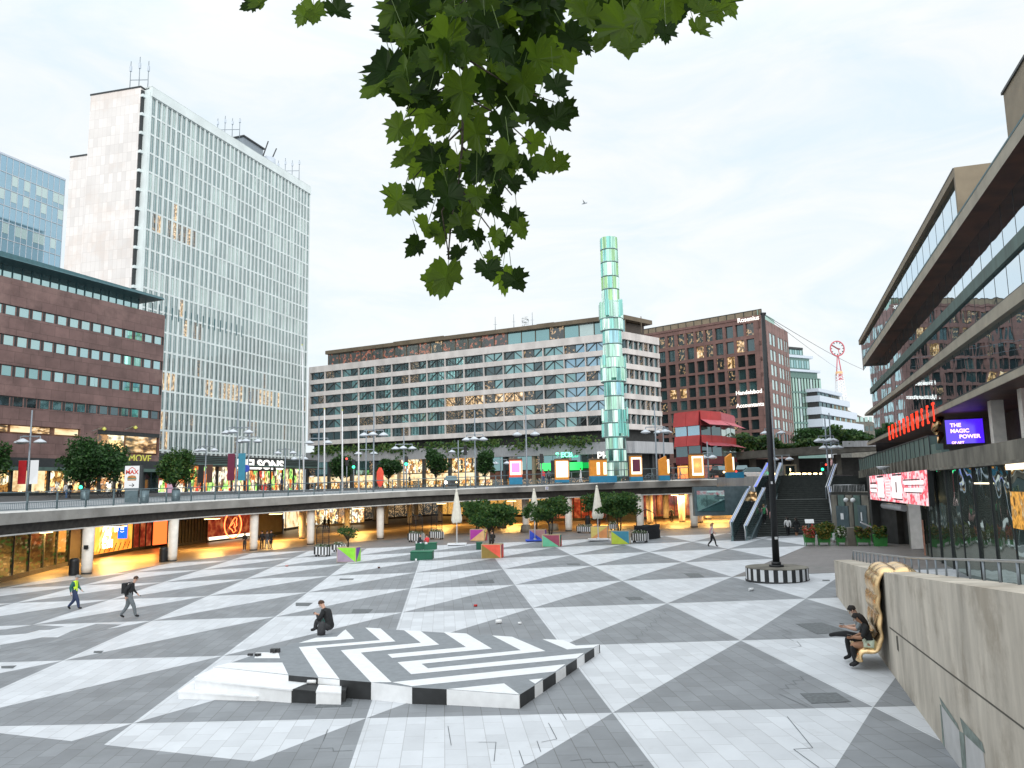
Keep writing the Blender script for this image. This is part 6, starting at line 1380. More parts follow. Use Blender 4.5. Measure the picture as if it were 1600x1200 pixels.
# arcade
person('person', gp3(382, 861), R(160), dict(haL=(.10,.2,1.05), haR=(-.1,.2,1.05)), 'person in dark hoodie standing left of the third front column', 1.04, dict(top='cl_black', legs='cl_dark', shoe='sole'))
person('person', G(409, 858), R(30), {}, 'man in black at the left of the trio right of the third column', 1.03, dict(top='cl_black', legs='cl_black'))
person('person', G(416.5, 858.5), R(-20), HALF, 'man in dark jacket and grey trousers in the middle of the trio', 1.04, dict(top='cl_dark', legs='cl_grey', shoe='cl_grey'))
person('person', G(423, 857.5), R(-120), dict(haR=(-.3,.35,1.2), elR=(-.27,.1,1.2)), 'man in black at the right of the trio reaching out an arm', 1.04, dict(top='cl_black', legs='cl_black'))
for (x, y, l, tp_) in ((507, 826.5, 'left of two dark shoppers by the lit shop door in the arcade', 'cl_dark'), (513.5, 826.5, 'right of two dark shoppers by the lit shop door in the arcade', 'cl_black'), (1062-12, 817, 'dark figure deep in the red part of the arcade', 'cl_dark')):
    person('person', G(x, y), R(170), HALF, l, 1.0, dict(top=tp_, legs='cl_black'))
SIT = dict(pelvis=(0,0,.50), waist=(0,.02,.66), chest=(0,.06,.88), neck=(0,.12,1.04), head=(0,.19,1.15), top=(0,.22,1.27), shL=(.185,.08,.99), shR=(-.185,.08,.99), hiL=(.10,.02,.50), hiR=(-.10,.02,.50), knL=(.12,.43,.50), knR=(-.12,.43,.50), anL=(.12,.45,.10), anR=(-.12,.45,.10), toL=(.13,.60,.04), toR=(-.13,.60,.04), elL=(.22,.16,.74), elR=(-.22,.16,.74), haL=(.08,.36,.70), haR=(-.08,.36,.70))
g = G(651.5, 859); person('person', g+Vector((.1,.35,.0)), R(-25+180+155), SIT, 'person in dark jacket and jeans sitting on the left green stool', 1.0, dict(top='cl_dark', legs='cl_jeans'), hair='hair_brown')
g = G(667.5, 859); person('person', g+Vector((0,.35,0)), R(40), SIT, 'person in bright red jacket sitting on the right green stool', .96, dict(top='cl_red', legs='cl_white', arm='cl_red', shoe='cl_white'), hair='hair_brown')
g = G(770, 854); person('person', g, R(10), SIT, 'dark clothed person sitting behind the orange planter', 1.0, dict(top='cl_black', legs='cl_black'))
# seated man on the low platform
zpl = .27
pm0 = atZ(522, 988, zpl); pm0.z = zpl-.20
person('person', pm0-Vector((.12,-.05,0.02)), R(75), dict(SIT, pelvis=(0,0,.34), waist=(0,.03,.50), chest=(0,.13,.74), neck=(0,.24,.92), head=(0,.32,1.03), top=(0,.36,1.14), shL=(.19,.17,.86), shR=(-.19,.17,.86), hiL=(.10,.03,.34), hiR=(-.10,.03,.34), knL=(.16,.40,.62), knR=(-.12,.42,.60), anL=(.14,.48,.18+.12), anR=(-.10,.5,.30), toL=(.15,.62,.27), toR=(-.11,.64,.27), elL=(.24,.28,.62), elR=(-.24,.28,.62), haL=(.06,.46,.72), haR=(-.06,.46,.72)), 'man in black jacket sitting hunched on the striped platform with his back turned', 1.05, dict(top='cl_black', legs='cl_dark'), hair='hair_brown', fingers=True, fat=1.16)
pb = atZ(503, 992, zpl); b = MB(); b.tube([(0,0,0),(.0,0,.16),(.03,0,.34),(.06,0,.42)], [.13,.14,.10,.03], 'cl_dark', n=12); b.tube([(.0,0,.40),(.05,.06,.5),(.1,0,.4)], .012, 'cl_teal', n=5); o = b.build('bag'); o.location = (pb.x-.02, pb.y, zpl); tag(o, 'dark bag standing beside the seated man on the platform', 'bag')
# the couple on the gold seat
hd_ = math.atan2(-wn.x*-1, wn.y*-1)     # facing away from the wall
face_ang = math.atan2(-wn.y, -wn.x)-R(90)
def seatp(s_, out): p = wp(s_, -out, 0); return Vector((p.x, p.y, gz(p.x, p.y)))
pz = .52
SC1 = dict(SIT, pelvis=(0,0,.56), waist=(0,.03,.72), chest=(0,.10,.96), neck=(0,.20,1.13), head=(0,.29,1.23), top=(0,.33,1.34), shL=(.17,.12,1.07), shR=(-.17,.12,1.07), hiL=(.09,.02,.56), hiR=(-.09,.02,.56))
A_ = dict(SC1, knL=(.08,.46,.55), anL=(.06,.40,.12), toL=(.06,.56,.05), knR=(-.06,.46,.58), anR=(-.04,.36,.14), toR=(-.05,.52,.06), elL=(.22,.20,.80), elR=(-.22,.22,.80), haL=(.06,.42,.76), haR=(-.05,.42,.76), _face=(0,.8,-.6))
person('person', seatp(sa-.30, .36), face_ang, A_, 'seated person in black top and pale mint shorts looking down at a phone', .98, dict(top='cl_black', arm='cl_black', fore='skin_tan', legs='skin_tan', shin='cl_black', skin='skin_tan'), hair='hair_dark', hairlen=.28, skirt=('cl_mintwhite', .42, .0), fingers=True, fat=1.15, extra=phone('L'))
B_ = dict(SC1, knL=(.10,.47,.56), anL=(.10,.42,.12), toL=(.10,.58,.05), knR=(-.02,.50,.68), anR=(.20,.74,.62), toR=(.22,.88,.58), elL=(.22,.22,.82), elR=(-.20,.24,.82), haL=(.06,.48,.84), haR=(-.04,.48,.84), _face=(0,.8,-.6))
person('person', seatp(sa-.98, .36), face_ang, B_, 'seated person with curly dark quiff, grey shirt and crossed legs', 1.04, dict(top='cl_shirt', arm='cl_shirt', fore='skin_light', legs='cl_black', skin='skin_light'), hair='hair_dark', fingers=True, fat=1.12, extra=phone('R'))
# people up on the street
def streetp(px, Y, z=None):
    p = atY(px, 760, Y); return Vector((p.x, Y, z if z is not None else 4.75))
PP = [(104, 70, 'person in pale jacket standing by the railing left of the street tree', 'cl_white', 'cl_jeans', 4.3), (110, 70.4, 'person in dark coat close behind the one in the pale jacket', 'cl_black', 'cl_dark', 4.3), (187, 74, 'dark figure on the street left of the upright burger poster', 'cl_dark', 'cl_black', 4.35),
      (1049, 84, 'man in dark jacket standing with a bicycle between the orange kiosks', 'cl_dark', 'cl_black', 5.25), (908, 88, 'woman with dark hair in a long white dress near the green sign', 'cl_white', 'cl_white', 5.1), (849, 92, 'person in red shirt walking past on the street', 'cl_red', 'cl_jeans', 5.1), (858, 93, 'person in grey sweater behind the red shirt', 'cl_grey', 'cl_dark', 5.1), (640, 95, 'dark figure waiting at the crossing below the green signal', 'cl_dark', 'cl_black', 4.9),
      (440, 92, 'person in blue standing among the bicycles by the high-rise', 'cl_navy', 'cl_dark', 4.8), (296, 90, 'person in grey crossing the street left of the lamp posts', 'cl_grey', 'cl_jeans', 4.7), (1302, 78.5, 'person in pink standing at the top of the stairs by the lamp posts', 'cl_pink', 'cl_dark', 5.5)]
for px_, Y, l, a_, c_, z_ in PP: person('person', streetp(px_, Y, z_), R(rnd.choice([-90, 90, 20, 160])), HALF, l, 1.0, dict(top=a_, legs=c_), hair=rnd.choice(['hair_dark', 'hair_brown']))
# ------------------------------------------------------------------ low striped platform
ZP = .27
def P3(x, y, z=ZP): return atZ(x, y, z)
T2 = lambda x, y: (400+x/4, 900+y/4)
topo = [(937,1007),(897,1005),(771,993),(635,985),(552,980),(505,992),(469,1003),(410,1019),(359,1036),(333,1042),(451,1055),(530,1062),(580,1066),(644,1074),(698,1077),(811,1086)]
pc = P3(650, 1030); pt = root('platform', (pc.x, pc.y, 0), 0, 'low wooden platform painted with grey and white zigzag stripes and a black and white edge', 'platform'); PL = pt.location
poly = [(P3(*p).x-PL.x, P3(*p).y-PL.y) for p in topo][::-1]      # ccw
sides = []
colsF = {(333,451):'white_paint',(451,530):'black_side',(530,580):'white_paint',(580,644):'white_paint'}
b = MB()
def gl_(x, y): return gz(x+PL.x, y+PL.y)
b.prism(poly, lambda x, y: gl_(x, y), ZP, 'white_paint', top='plinth_grey', side=['white_paint']*16); b.build('deck', pt)
def sidep(mb, xa, xb, mat, edgepts, out=.006):
    """a painted block on the vertical side between picture columns xa and xb"""
    def at(x):
        for (x0, y0), (x1, y1) in zip(edgepts, edgepts[1:]):
            if min(x0, x1) <= x <= max(x0, x1): return lerp(y0, y1, (x-x0)/(x1-x0))
    xs_ = [xa]+[e[0] for e in edgepts if min(xa, xb) < e[0] < max(xa, xb)]+[xb]; xs_ = sorted(xs_)
    for q0, q1 in zip(xs_, xs_[1:]):
        a_, c_ = P3(q0, at(q0)), P3(q1, at(q1)); d = (c_-a_).normalized(); n_ = Vector((d.y, -d.x, 0))*out
        mb.poly([(a_.x+n_.x-PL.x, a_.y+n_.y-PL.y, gz(a_.x, a_.y)), (c_.x+n_.x-PL.x, c_.y+n_.y-PL.y, gz(c_.x, c_.y)), (c_.x+n_.x-PL.x, c_.y+n_.y-PL.y, ZP+.002), (a_.x+n_.x-PL.x, a_.y+n_.y-PL.y, ZP+.002)], mat)
fe = [(333,1042),(451,1055),(530,1062),(580,1066),(644,1074),(698,1077),(811,1086)]; re_ = [(811,1086),(937,1007)]
b = MB()
for xa, xb in ((451,497),(531,580),(644,698)): sidep(b, xa, xb, 'black_side', fe)
for xa, xb in ((812,835),(848,868),(884,901),(913,928),(936,937)): sidep(b, xa, xb, 'black_side', re_)
b.build_each('edge_block', pt)
W_s = [[(265,420),(375,386),(505,380),(545,345),(560,335),(615,393)],
 [(683,323),(775,402),(268,445),(390,635),(522,645),(375,452),(872,410),(778,328)],
 [(925,340),(1030,418),(530,465),(718,665),(848,665),(655,480),(1145,430),(1030,345)],
 [(1172,352),(1312,445),(822,490),(850,513),(1475,455),(1315,360)],
 [(1475,372),(1655,465),(885,540),(970,615),(2005,515),(2050,482),(1075,578),(1035,550),(1810,470),(1600,380)],
 [(1790,395),(1920,400),(2000,435),(2150,428),(2110,448),(1945,460)],
 [(850,665),(1935,552),(1870,598),(975,690)], [(1195,708),(1550,672),(1648,742)], [(1705,650),(1795,640),(1745,675)],
 [(-268,568),(-160,542),(165,542),(202,618)], [(-10,515),(-2,480),(50,478),(140,480),(150,515)]]
b = MB()
for q in W_s: b.poly([(v.x-PL.x, v.y-PL.y, ZP+.005) for v in [P3(*T2(*p)) for p in q]], 'white_paint')
o = b.build('zigzag_stripes', pt); 
import bmesh
bm = bmesh.new(); bm.from_mesh(o.data); bmesh.ops.triangulate(bm, faces=bm.faces[:]); bmesh.ops.recalc_face_normals(bm, faces=bm.faces[:])
for f_ in bm.faces:
    if f_.normal.z < 0: f_.normal_flip()
bm.to_mesh(o.data); bm.free()
def step(pxp, z, mats=None):
    b = MB(); pts = [P3(x, y, z) for x, y in pxp]; q = [(p.x-PL.x, p.y-PL.y) for p in pts]
    ar = sum(q[i][0]*q[(i+1) % len(q)][1]-q[(i+1) % len(q)][0]*q[i][1] for i in range(len(q)))
    if ar < 0: q = q[::-1]
    b.prism(q, gl_, z-.035, 'white_paint'); cx_ = sum(v[0] for v in q)/len(q); cy_ = sum(v[1] for v in q)/len(q); b.prism([(v[0]+(v[0]-cx_)*.018, v[1]+(v[1]-cy_)*.05) for v in q], z-.035, z, 'white_paint'); return b
b = step([(305,1057),(330,1047),(470,1062),(451,1075),(380,1067)], .12-.0); b.build('step', pt)
b = step([(305,1062),(335,1044),(500,1058),(455,1076.5)], .13); b.build('step', pt)
b = step([(451,1076),(500,1064),(545,1064),(540,1078),(495,1079.5)], .125); o = b.build('step', pt)
for m_ in range(len(o.data.materials)): o.data.materials[m_] = MATS['black_side']
b = step([(494,1080),(498,1070),(533,1072),(533,1082)], .13); b.build('step', pt)
b = step([(279,1080),(305,1062),(380,1068),(412,1084),(400,1087.5)], -.10); b.build('step', pt)
for (x, y, l, m_, s_) in ((430, 1019.5, 'black camera lying on the left end of the striped platform', 'black_paint', .22), (403, 1025, 'small dark figure-like trinket beside the black camera on the platform', 'black_paint', .14), (391, 1024.5, 'tiny dark object at the left corner of the striped platform', 'cl_dark', .12)):
    p = P3(x, y); b = MB(); b.box(-s_*.6, s_*.6, -s_*.3, s_*.3, 0, s_*.5, m_); b.tube([(0,-s_*.3,s_*.28),(0,-s_*.75,s_*.28)], s_*.2, m_, n=10); o = b.build('small_object', None, bevel=.01); o.location = (p.x, p.y, ZP); tag(o, l, 'camera' if 'camera' in l else 'small object')
p = P3(487, 1068, .13); b = MB(); b.tube([(-.11,0,.045),(.11,0,.045)], .045, 'white_paint', n=14); b.tube([(.11,0,.045),(.118,0,.045)], .03, 'steel', n=12); o = b.build('drink_can'); o.location = p; tag(o, 'white drink can lying on the black step of the striped platform', 'can')

# ------------------------------------------------------------------ glass column on the far street
ob = root('glass_obelisk', atY(964, 745, 105), 0, 'tall lit green and turquoise glass column stepping in and out, right of centre', 'monument'); OB = ob.location; sc = 105/1200
def oy(y): return atY(960, y, 105).z-OB.z
levels = [(745,722,17.5),(722,703,16.5),(703,684,16.0),(684,662,21.5),(662,642,21.0),(642,620,16),(620,598,16),(598,577,20.5),(577,560,20.5),(560,539,15.5),(539,518,15.5),(518,500,18.5),(500,474,19.5),(474,454,14.5),(454,434,14.5),(434,412,14.5),(412,392,14.5),(392,372,14.5)]
def obmat(name, c, st):
    m, nt, out = newmat(name); N = nt.nodes; L = nt.links; e = N.new('ShaderNodeEmission'); e.inputs[1].default_value = st*1.4; g = N.new('ShaderNodeBsdfGlossy'); g.inputs['Roughness'].default_value = .12; g.inputs[0].default_value = (.55,.8,.75,1)
    tc = N.new('ShaderNodeTexCoord'); mp = N.new('ShaderNodeMapping'); mp.inputs['Scale'].default_value = (5,5,.18); L.new(tc.outputs['Object'], mp.inputs[0]); nz = N.new('ShaderNodeTexNoise'); nz.inputs['Scale'].default_value = 1.1; nz.inputs['Detail'].default_value = 3; L.new(mp.outputs[0], nz.inputs[0])
    r = N.new('ShaderNodeValToRGB'); r.color_ramp.elements[0].position = .38; r.color_ramp.elements[1].position = .62; r.color_ramp.elements[0].color = (*[v*.30 for v in c], 1); r.color_ramp.elements[1].color = (*c, 1); L.new(nz.outputs[0], r.inputs[0]); L.new(r.outputs[0], e.inputs[0])
    mx = N.new('ShaderNodeMixShader'); mx.inputs[0].default_value = .35; L.new(e.outputs[0], mx.inputs[1]); L.new(g.outputs[0], mx.inputs[2]); L.new(mx.outputs[0], out.inputs[0])
obmat('ob_lime', (.52,.95,.30), .75); obmat('ob_mint', (.55,1.0,.74), .9); obmat('ob_turq', (.28,.84,.74), .85); obmat('ob_blue', (.42,.80,.98), .9); obmat('ob_white', (.75,1.0,.88), 1.3); obmat('ob_dark', (.05,.22,.2), .5)
for k, (ya, yb2, hw_) in enumerate(levels):
    z0_, z1_ = oy(ya), oy(yb2); r0 = hw_*sc*.97; nseg = 16 if hw_ > 18 else 12; b = MB(); fr = MB()
    pal = ['ob_lime','ob_lime','ob_mint','ob_turq','ob_white'] if k >= 13 else ['ob_mint','ob_white','ob_mint','ob_turq'] if k in (11, 12, 7, 8) else ['ob_blue','ob_white','ob_turq','ob_mint'] if k in (9, 10, 5, 6) else ['ob_turq','ob_mint','ob_white','ob_turq','ob_dark']
    for j in range(nseg):
        a0, a1 = 2*math.pi*j/nseg+.1, 2*math.pi*(j+1)/nseg+.1; jit = r0*(1+.03*math.sin(j*2.1+k)); jo = (rnd.random()-.5)*.9 if hw_ > 18 else 0; ri = r0*.80
        P4 = [(jit*math.cos(a0), jit*math.sin(a0)), (jit*math.cos(a1), jit*math.sin(a1))]; am = (a0+a1)/2; inn = (ri*math.cos(am), ri*math.sin(am)); m_ = pal[(j*3+k*2+int(rnd.random()*2)) % len(pal)]
        zz0, zz1 = z0_+max(0, jo)+.08, z1_+jo-.02 if jo > 0 else z1_-.08
        b.poly([(P4[0][0], P4[0][1], zz0), (P4[1][0], P4[1][1], zz0), (P4[1][0], P4[1][1], zz1), (P4[0][0], P4[0][1], zz1)], m_)
        fr.bar((P4[0][0]*1.005, P4[0][1]*1.005, zz0), (P4[0][0]*1.005, P4[0][1]*1.005, zz1), .07, 'ob_frame')
    fr.lathe([(r0*.6, z0_), (r0*1.015, z0_+.02), (r0*1.015, z0_+.14), (r0*.6, z0_+.16)], 'ob_frame', n=nseg); b.build('glass_drum', ob); fr.build('ring_frame', ob)
b = MB(); b.lathe([(.2, -1), (.8, 0), (.8, oy(374)), (.3, oy(372))], 'ob_dark', n=12); b.build('core', ob)
# ------------------------------------------------------------------ light kiosks on the deck
def kiosk(px, Y, wpx_, y0, y1, yb_, body, panel, label, ang=0, base='c_bluebase', gable=False, twin=False, shift=0):
    s_ = Y/1200; p = atY(px, y1 if not base else yb_, Y); t = root('light_kiosk', p, ang, label, 'kiosk', 'lit kiosks along the deck edge'); w = wpx_*s_/2; hb = (yb_-y1)*s_ if base else 0; h = (yb_-y0)*s_; d = w*.9
    if base: b = MB(); b.box(-w*1.02+shift*s_*0, w*1.02+shift*s_, -d, d, 0, max(.3, hb), base); b.build('base', t)
    hb = max(.3, hb)-.0 if base else 0; b = MB()
    if gable: b.hexa([(-w,-d*.9,hb),(w,-d*.9,hb),(w,d*.9,hb),(-w,d*.9,hb),(-w,-d*.9,h*.85),(w*.4,-d*.9,h),(w*.4,d*.9,h),(-w,d*.9,h*.85)], body)
    else: b.box(-w, w, -d*.9, d*.9, hb, h, body); b.box(-w*1.05, w*1.05, -d, d, h, h+.12, 'bronze_roof' if base != 'c_purple' else base)
    b.build('body', t); f = MB()
    if twin:
        for xo in (-.05, .75): f.box(w*xo-.15, w*xo+.15, -d*.95, -d*.9, hb+.15, h*.88, 'kiosk_white')
    elif gable: f.box(w*.62, w*.85, -d*.95, -d*.9, hb+.2, h*.85, 'kiosk_white'); f.box(w*.86, w*1.02, -d*.8, d*.8, hb+.2, h*.85, 'kiosk_white')
    else:
        f.box(-w*.86, w*.86, -d*.93, -d*.9, hb+.25, h-.15, 'kiosk_white'); f.box(-w*.66, w*.66, -d*.97, -d*.93, hb+.5, h-.35, panel)
        f.box(w, w*1.04, -d*.7, d*.6, hb+.3, h-.2, 'kiosk_white')
    f.build('light_panel', t)
kiosk(806, 82.5, 20, 719, 746, 757, 'c_coral', 'kiosk_pink', 'light kiosk with glowing magenta panel on a blue base, leftmost of the row')
kiosk(878, 81.0, 21, 719, 751, 754, 'c_orangekiosk', 'kiosk_white', 'bright white glowing kiosk with orange foot in front of the green sign')
kiosk(935, 80.0, 26, 719, 744, 754, 'c_orangekiosk', None, 'wide orange kiosk with two upright light tubes on a long blue base', twin=True, shift=14)
kiosk(994, 79.0, 18, 713, 745, 752, 'c_orangekiosk', 'c_maroon', 'orange edged kiosk with dark purple panel beside the glass column')
kiosk(1038, 78.6, 15, 713, 743, 751, 'c_orangekiosk', None, 'orange gabled kiosk on blue base left of the man with the bicycle', gable=True)
kiosk(1089, 78.0, 20, 713, 747, 749, 'c_orangekiosk', 'kiosk_panel', 'orange kiosk with bright framed window before the red pavilion', base=None)
kiosk(1141, 77.8, 12, 709, 738, 747, 'c_orangekiosk', None, 'orange gabled kiosk on a long blue base, rightmost of the row', gable=True, shift=14)
# ------------------------------------------------------------------ street lamps, flagpoles, signals, signs
def street_z(px, Y):
    p = atY(px, 760, Y); best = min(range(nE), key=lambda i: (Vector((xs[i], ys[i], 0))-Vector((p.x, p.y, 0))).length); d = (Vector((xs[best], ys[best], 0))-Vector((p.x, p.y, 0))).length; return zst(best, d) if d > .9 else zt[best]+.1
def lamp(px, yh, ytop, Y, hw_, label, heads=2, px_top=None, w=.16, banner=None):
    s_ = Y/1200; z0_ = street_z(px, Y); p = atY(px, yh, Y); t = root('street_lamp', (p.x, Y, z0_), R(rnd.uniform(-8, 8)), label, 'street lamp', 'street lamps on the deck'); h = p.z-z0_; ht = atY(px, ytop, Y).z-z0_; r_ = hw_*s_
    b = MB(); b.tube([(0,0,0),(0,0,1.2),(0,0,ht)], [w*.75, w*.6, w*.42], 'lamp_grey', n=10); b.build('pole', t); b = MB(); b.bar((-r_,0,h+.55),(r_,0,h+.55),.09,'lamp_grey'); b.tube([(-r_,0,h+.55),(-r_,0,h+.2)],.05,'lamp_grey',n=6); b.tube([(r_,0,h+.55),(r_,0,h+.2)],.05,'lamp_grey',n=6)
    b.bar((0,-r_*.9,h+.55),(0,r_*.9,h+.55),.08,'lamp_grey') if heads > 2 else None; b.build('arm', t)
    for k, (x, y) in enumerate([(-r_, 0), (r_, 0), (0, -r_*.9), (0, r_*.9)][:heads]):
        b = MB(); b.lathe([(.08,.30),(.16,.26),(.5,.06),(.56,-.04),(.50,-.08),(.2,-.16),(.02,-.18)], 'lamp_shade', c=(x, y, h), n=16); b.build('lamp_head', t)
    if banner:
        for sx_, m_ in banner:
            b = MB(); b.box(min(sx_*.2, sx_*1.0), max(sx_*.2, sx_*1.0), -.03, .03, banner_z[0]*h, banner_z[1]*h, m_); b.bar((0,0,banner_z[1]*h),(sx_*1.05,0,banner_z[1]*h),.04,'lamp_grey'); b.build('banner', t)
banner_z = (.22, .66)
lamp(47, 691, 641, 72, 17, 'street lamp with one red and one pale banner before the department store', 3, banner=[(-1,'banner_red'),(1,'poster_light')])
lamp(371, 676, 600, 84, 18, 'tall street lamp with two portrait banners before the high-rise', 3, banner=[(-1,'c_maroon'),(1,'c_tealb')])
lamp(389, 690, 612, 90, 14, 'street lamp just right of the one with the portrait banners', 3)
lamp(322, 704, 664, 104, 13, 'distant street lamp between the small tree and the banner lamp', 3, banner=[(-1,'ink'),(1,'cl_brown')])
lamp(446, 708, 700, 110, 12, 'small distant street lamp before the right end of the high-rise', 2)
lamp(468, 717, 705, 118, 8, 'tiny distant street lamp at the corner of the high-rise', 2)
lamp(498, 692, 650, 92, 14, 'street lamp with a small photo banner left of the flagpoles', 2)
lamp(584, 680, 632, 84, 15, 'tall street lamp right of the white flagpoles', 3)
lamp(572, 709, 670, 100, 12, 'thin street lamp behind the tall one right of the flagpoles', 2)
lamp(631, 701, 667, 96, 13, 'street lamp above the green traffic signal', 3)
lamp(742, 687, 641, 88, 13, 'street lamp left of the magenta kiosk', 3)
lamp(716, 706, 688, 112, 10, 'thin far street lamp right of the glaring headlamp', 2)
lamp(822, 679, 634, 86, 14, 'tall street lamp right behind the magenta kiosk', 2)
lamp(783, 724, 716, 116, 9, 'little far street lamp left of the magenta kiosk', 2)
lamp(1024, 675, 631, 84, 15, 'tall street lamp between the dark purple kiosk and the red pavilion', 2)
lamp(1036, 676, 668, 96, 8, 'street lamp close behind the tall one left of the red pavilion', 1+1)
lamp(1106, 715, 690, 88, 7, 'thin street lamp in front of the red pavilion', 2)
lamp(1208, 677, 640, 92, 13, 'street lamp right behind the black mast', 2)
lamp(1291, 689, 650, 84, 12, 'left lamp post of the dense cluster at the top of the stairs', 4)
lamp(1299, 700, 645, 90, 12, 'right lamp post of the dense cluster at the top of the stairs', 4)
lamp(1222, 718, 712, 98, 11, 'low dark street lamp behind the stair head', 2)
for k, (px, y0_, y1_, Y, l) in enumerate(((475, 540, 760, 88, 'white flagpole at the right corner of the high-rise'), (507, 640, 764, 84, 'white flagpole nearest the photo banner lamp'), (535, 642, 765, 83, 'white flagpole in the middle of the three slim ones'), (560.5, 648, 763, 83, 'white flagpole nearest the tall street lamp'))):
    z0_ = street_z(px, Y); a = atY(px, 765, Y); t = root('flagpole', (a.x, Y, z0_), 0, l, 'flagpole'); tp = atY(px+(-3 if k == 0 else 0), y0_, Y); b = MB(); b.tube([(0,0,0),(tp.x-a.x,0,tp.z-z0_)], [.11,.05], 'flag_white', n=8); b.build('pole', t); b = MB(); b.lathe([(.02,-.1),(.09,0),(.02,.1)], 'yellow_sign', c=(tp.x-a.x,0,tp.z-z0_+.1), n=8); b.build('finial', t)
def signal(px, py, Y, l, col, base_y=764):
    p = atY(px, py, Y); z0_ = street_z(px, Y); t = root('traffic_signal', (p.x, Y, z0_), 0, l, 'traffic signal'); h = p.z-z0_; b = MB(); b.tube([(0,0,0),(0,0,h+.4)], .07, 'lamp_grey', n=8); b.build('pole', t); b = MB(); b.box(-.2,.2,-.15,.1,h-.65,h+.45,'black_paint'); b.build('housing', t, bevel=.04)
    b = MB(); b.lathe([(.01,.0),(.16,.0)], col, c=(0,0,0), n=14, cap=False) if False else b.tube([(0,-.19,h-.45 if 'green' in col else h+.25),(0,-.16,h-.45 if 'green' in col else h+.25)], .17 if 'green' in col else .12, col, n=14); b.build('signal_light', t)
signal(635, 719, 88, 'traffic signal glowing bright green above the crossing, left of centre', 'green_signal'); signal(553, 724, 96, 'traffic signal glowing green behind the flagpoles', 'green_signal'); signal(542, 720, 97, 'traffic signal glowing red behind the flagpoles', 'red_signal'); signal(725+2, 702, 90, 'dark traffic signal left of the magenta kiosk', 'black_paint'); signal(846, 715, 90, 'dark traffic signal between the magenta and the white kiosk', 'black_paint'); signal(1216, 732, 79, 'traffic signal glowing green at the top of the escalator', 'green_signal'); signal(128, 754, 76, 'small green signal in front of the lit store window', 'green_signal'); signal(1284, 728, 104, 'small green signal under the road bridge', 'green_signal'); signal(1290, 729, 104, 'small red signal under the road bridge', 'red_signal')
# glaring headlamp of a car facing us
p = atY(705, 752, 90); t = root('headlamp_car', (p.x, 90, p.z-.75), R(4), 'dark car facing the square with one glaring white headlamp', 'car'); b = MB(); b.hexa([(-.85,-2,.25),(.85,-2,.25),(.9,2.2,.25),(-.9,2.2,.25),(-.82,-1.9,.8),(.82,-1.9,.8),(.86,2.2,.95),(-.86,2.2,.95)],'cl_dark'); b.hexa([(-.75,-.9,.85),(.75,-.9,.85),(.75,1.8,.9),(-.75,1.8,.9),(-.6,-.2,1.4),(.6,-.2,1.4),(.6,1.3,1.4),(-.6,1.3,1.4)],'win_dark'); b.build('body', t, bevel=.05)
for x, m_, r_ in ((-.6, 'headlight', .13), (.62, 'lamp_warm', .08)): b = MB(); b.tube([(x,-2.06,.62),(x,-1.98,.62)], r_, m_, n=14); b.build('headlight', t)
for x in (-.8, .8):
    for y in (-1.3, 1.4): b = MB(); b.tube([(x-.1, y, .32), (x+.1, y, .32)], .32, 'black_paint', n=16); b.build('wheel', t)
def car(px, py, Y, l, paint, rz, lights):
    p = atY(px, py, Y); t = root('parked_car', (p.x, Y, p.z-.7), rz, l, 'car'); b = MB(); b.hexa([(-.85,-2.1,.25),(.85,-2.1,.25),(.85,2.1,.25),(-.85,2.1,.25),(-.83,-2.0,.85),(.83,-2.0,.85),(.83,2.0,.9),(-.83,2.0,.9)], paint); b.hexa([(-.76,-1.0,.88),(.76,-1.0,.88),(.76,1.5,.9),(-.76,1.5,.9),(-.6,-.4,1.42),(.6,-.4,1.42),(.6,1.0,1.42),(-.6,1.0,1.42)], 'win_dark'); b.build('body', t, bevel=.05)
    for x in (-.62, .62): b = MB(); b.tube([(x,-2.14,.62),(x,-2.04,.62)], .11, lights, n=12); b.build('headlight', t)
    for x in (-.8, .8):
        for y in (-1.3, 1.4): b = MB(); b.tube([(x-.1, y, .3), (x+.1, y, .3)], .31, 'black_paint', n=14); b.build('wheel', t)
car(1127, 737, 96, 'dark car with warm headlamps between the last two orange kiosks', 'cl_dark', R(10), 'lamp_warm'); car(1160, 736, 98, 'car with red tail lights right of the last orange kiosk', 'cl_dark', R(-20), 'red_signal'); car(1180, 740, 92, 'white car at the right end of the deck beside the escalator head', 'white_paint', R(80), 'lamp_warm')
# poster column, banners, bins, bikes
p = atY(206, 770, 66); t = root('poster_stand', (p.x, 66, street_z(206, 66)), R(0), 'upright lit poster stand with red lettering and a burger at the deck railing', 'poster stand'); s_ = 66/1200; z1_ = atY(206, 728, 66).z-t.location.z; z0_ = atY(206, 766, 66).z-t.location.z
b = MB(); b.box(-.62,.62,-.12,.12,z0_,z1_,'poster_light'); b.build('poster', t); b = MB(); b.box(.63,.85,-.14,.14,z0_-.3,z1_+.05,'dark_frame'); b.box(-.55,.55,-.1,.1,0,z0_,'rail_steel'); b.box(-.62,.62,-.13,-.121,z0_+.02,z0_+.18,'cl_grey'); b.build('frame', t)
text_obj('MAX', .5, 'red_text', t, (0,-.13,z1_-.55), (R(90),0,0), bold=.01); b = MB(); b.bar((-.3,-.13,z1_-.32),(0,-.13,z1_-.12),.05,'red_text'); b.bar((.3,-.13,z1_-.32),(0,-.13,z1_-.12),.05,'red_text'); b.build('emblem', t); text_obj('\u2192', .4, 'ink', t, (0,-.13,z0_+.42), (R(90),0,0)) if False else None
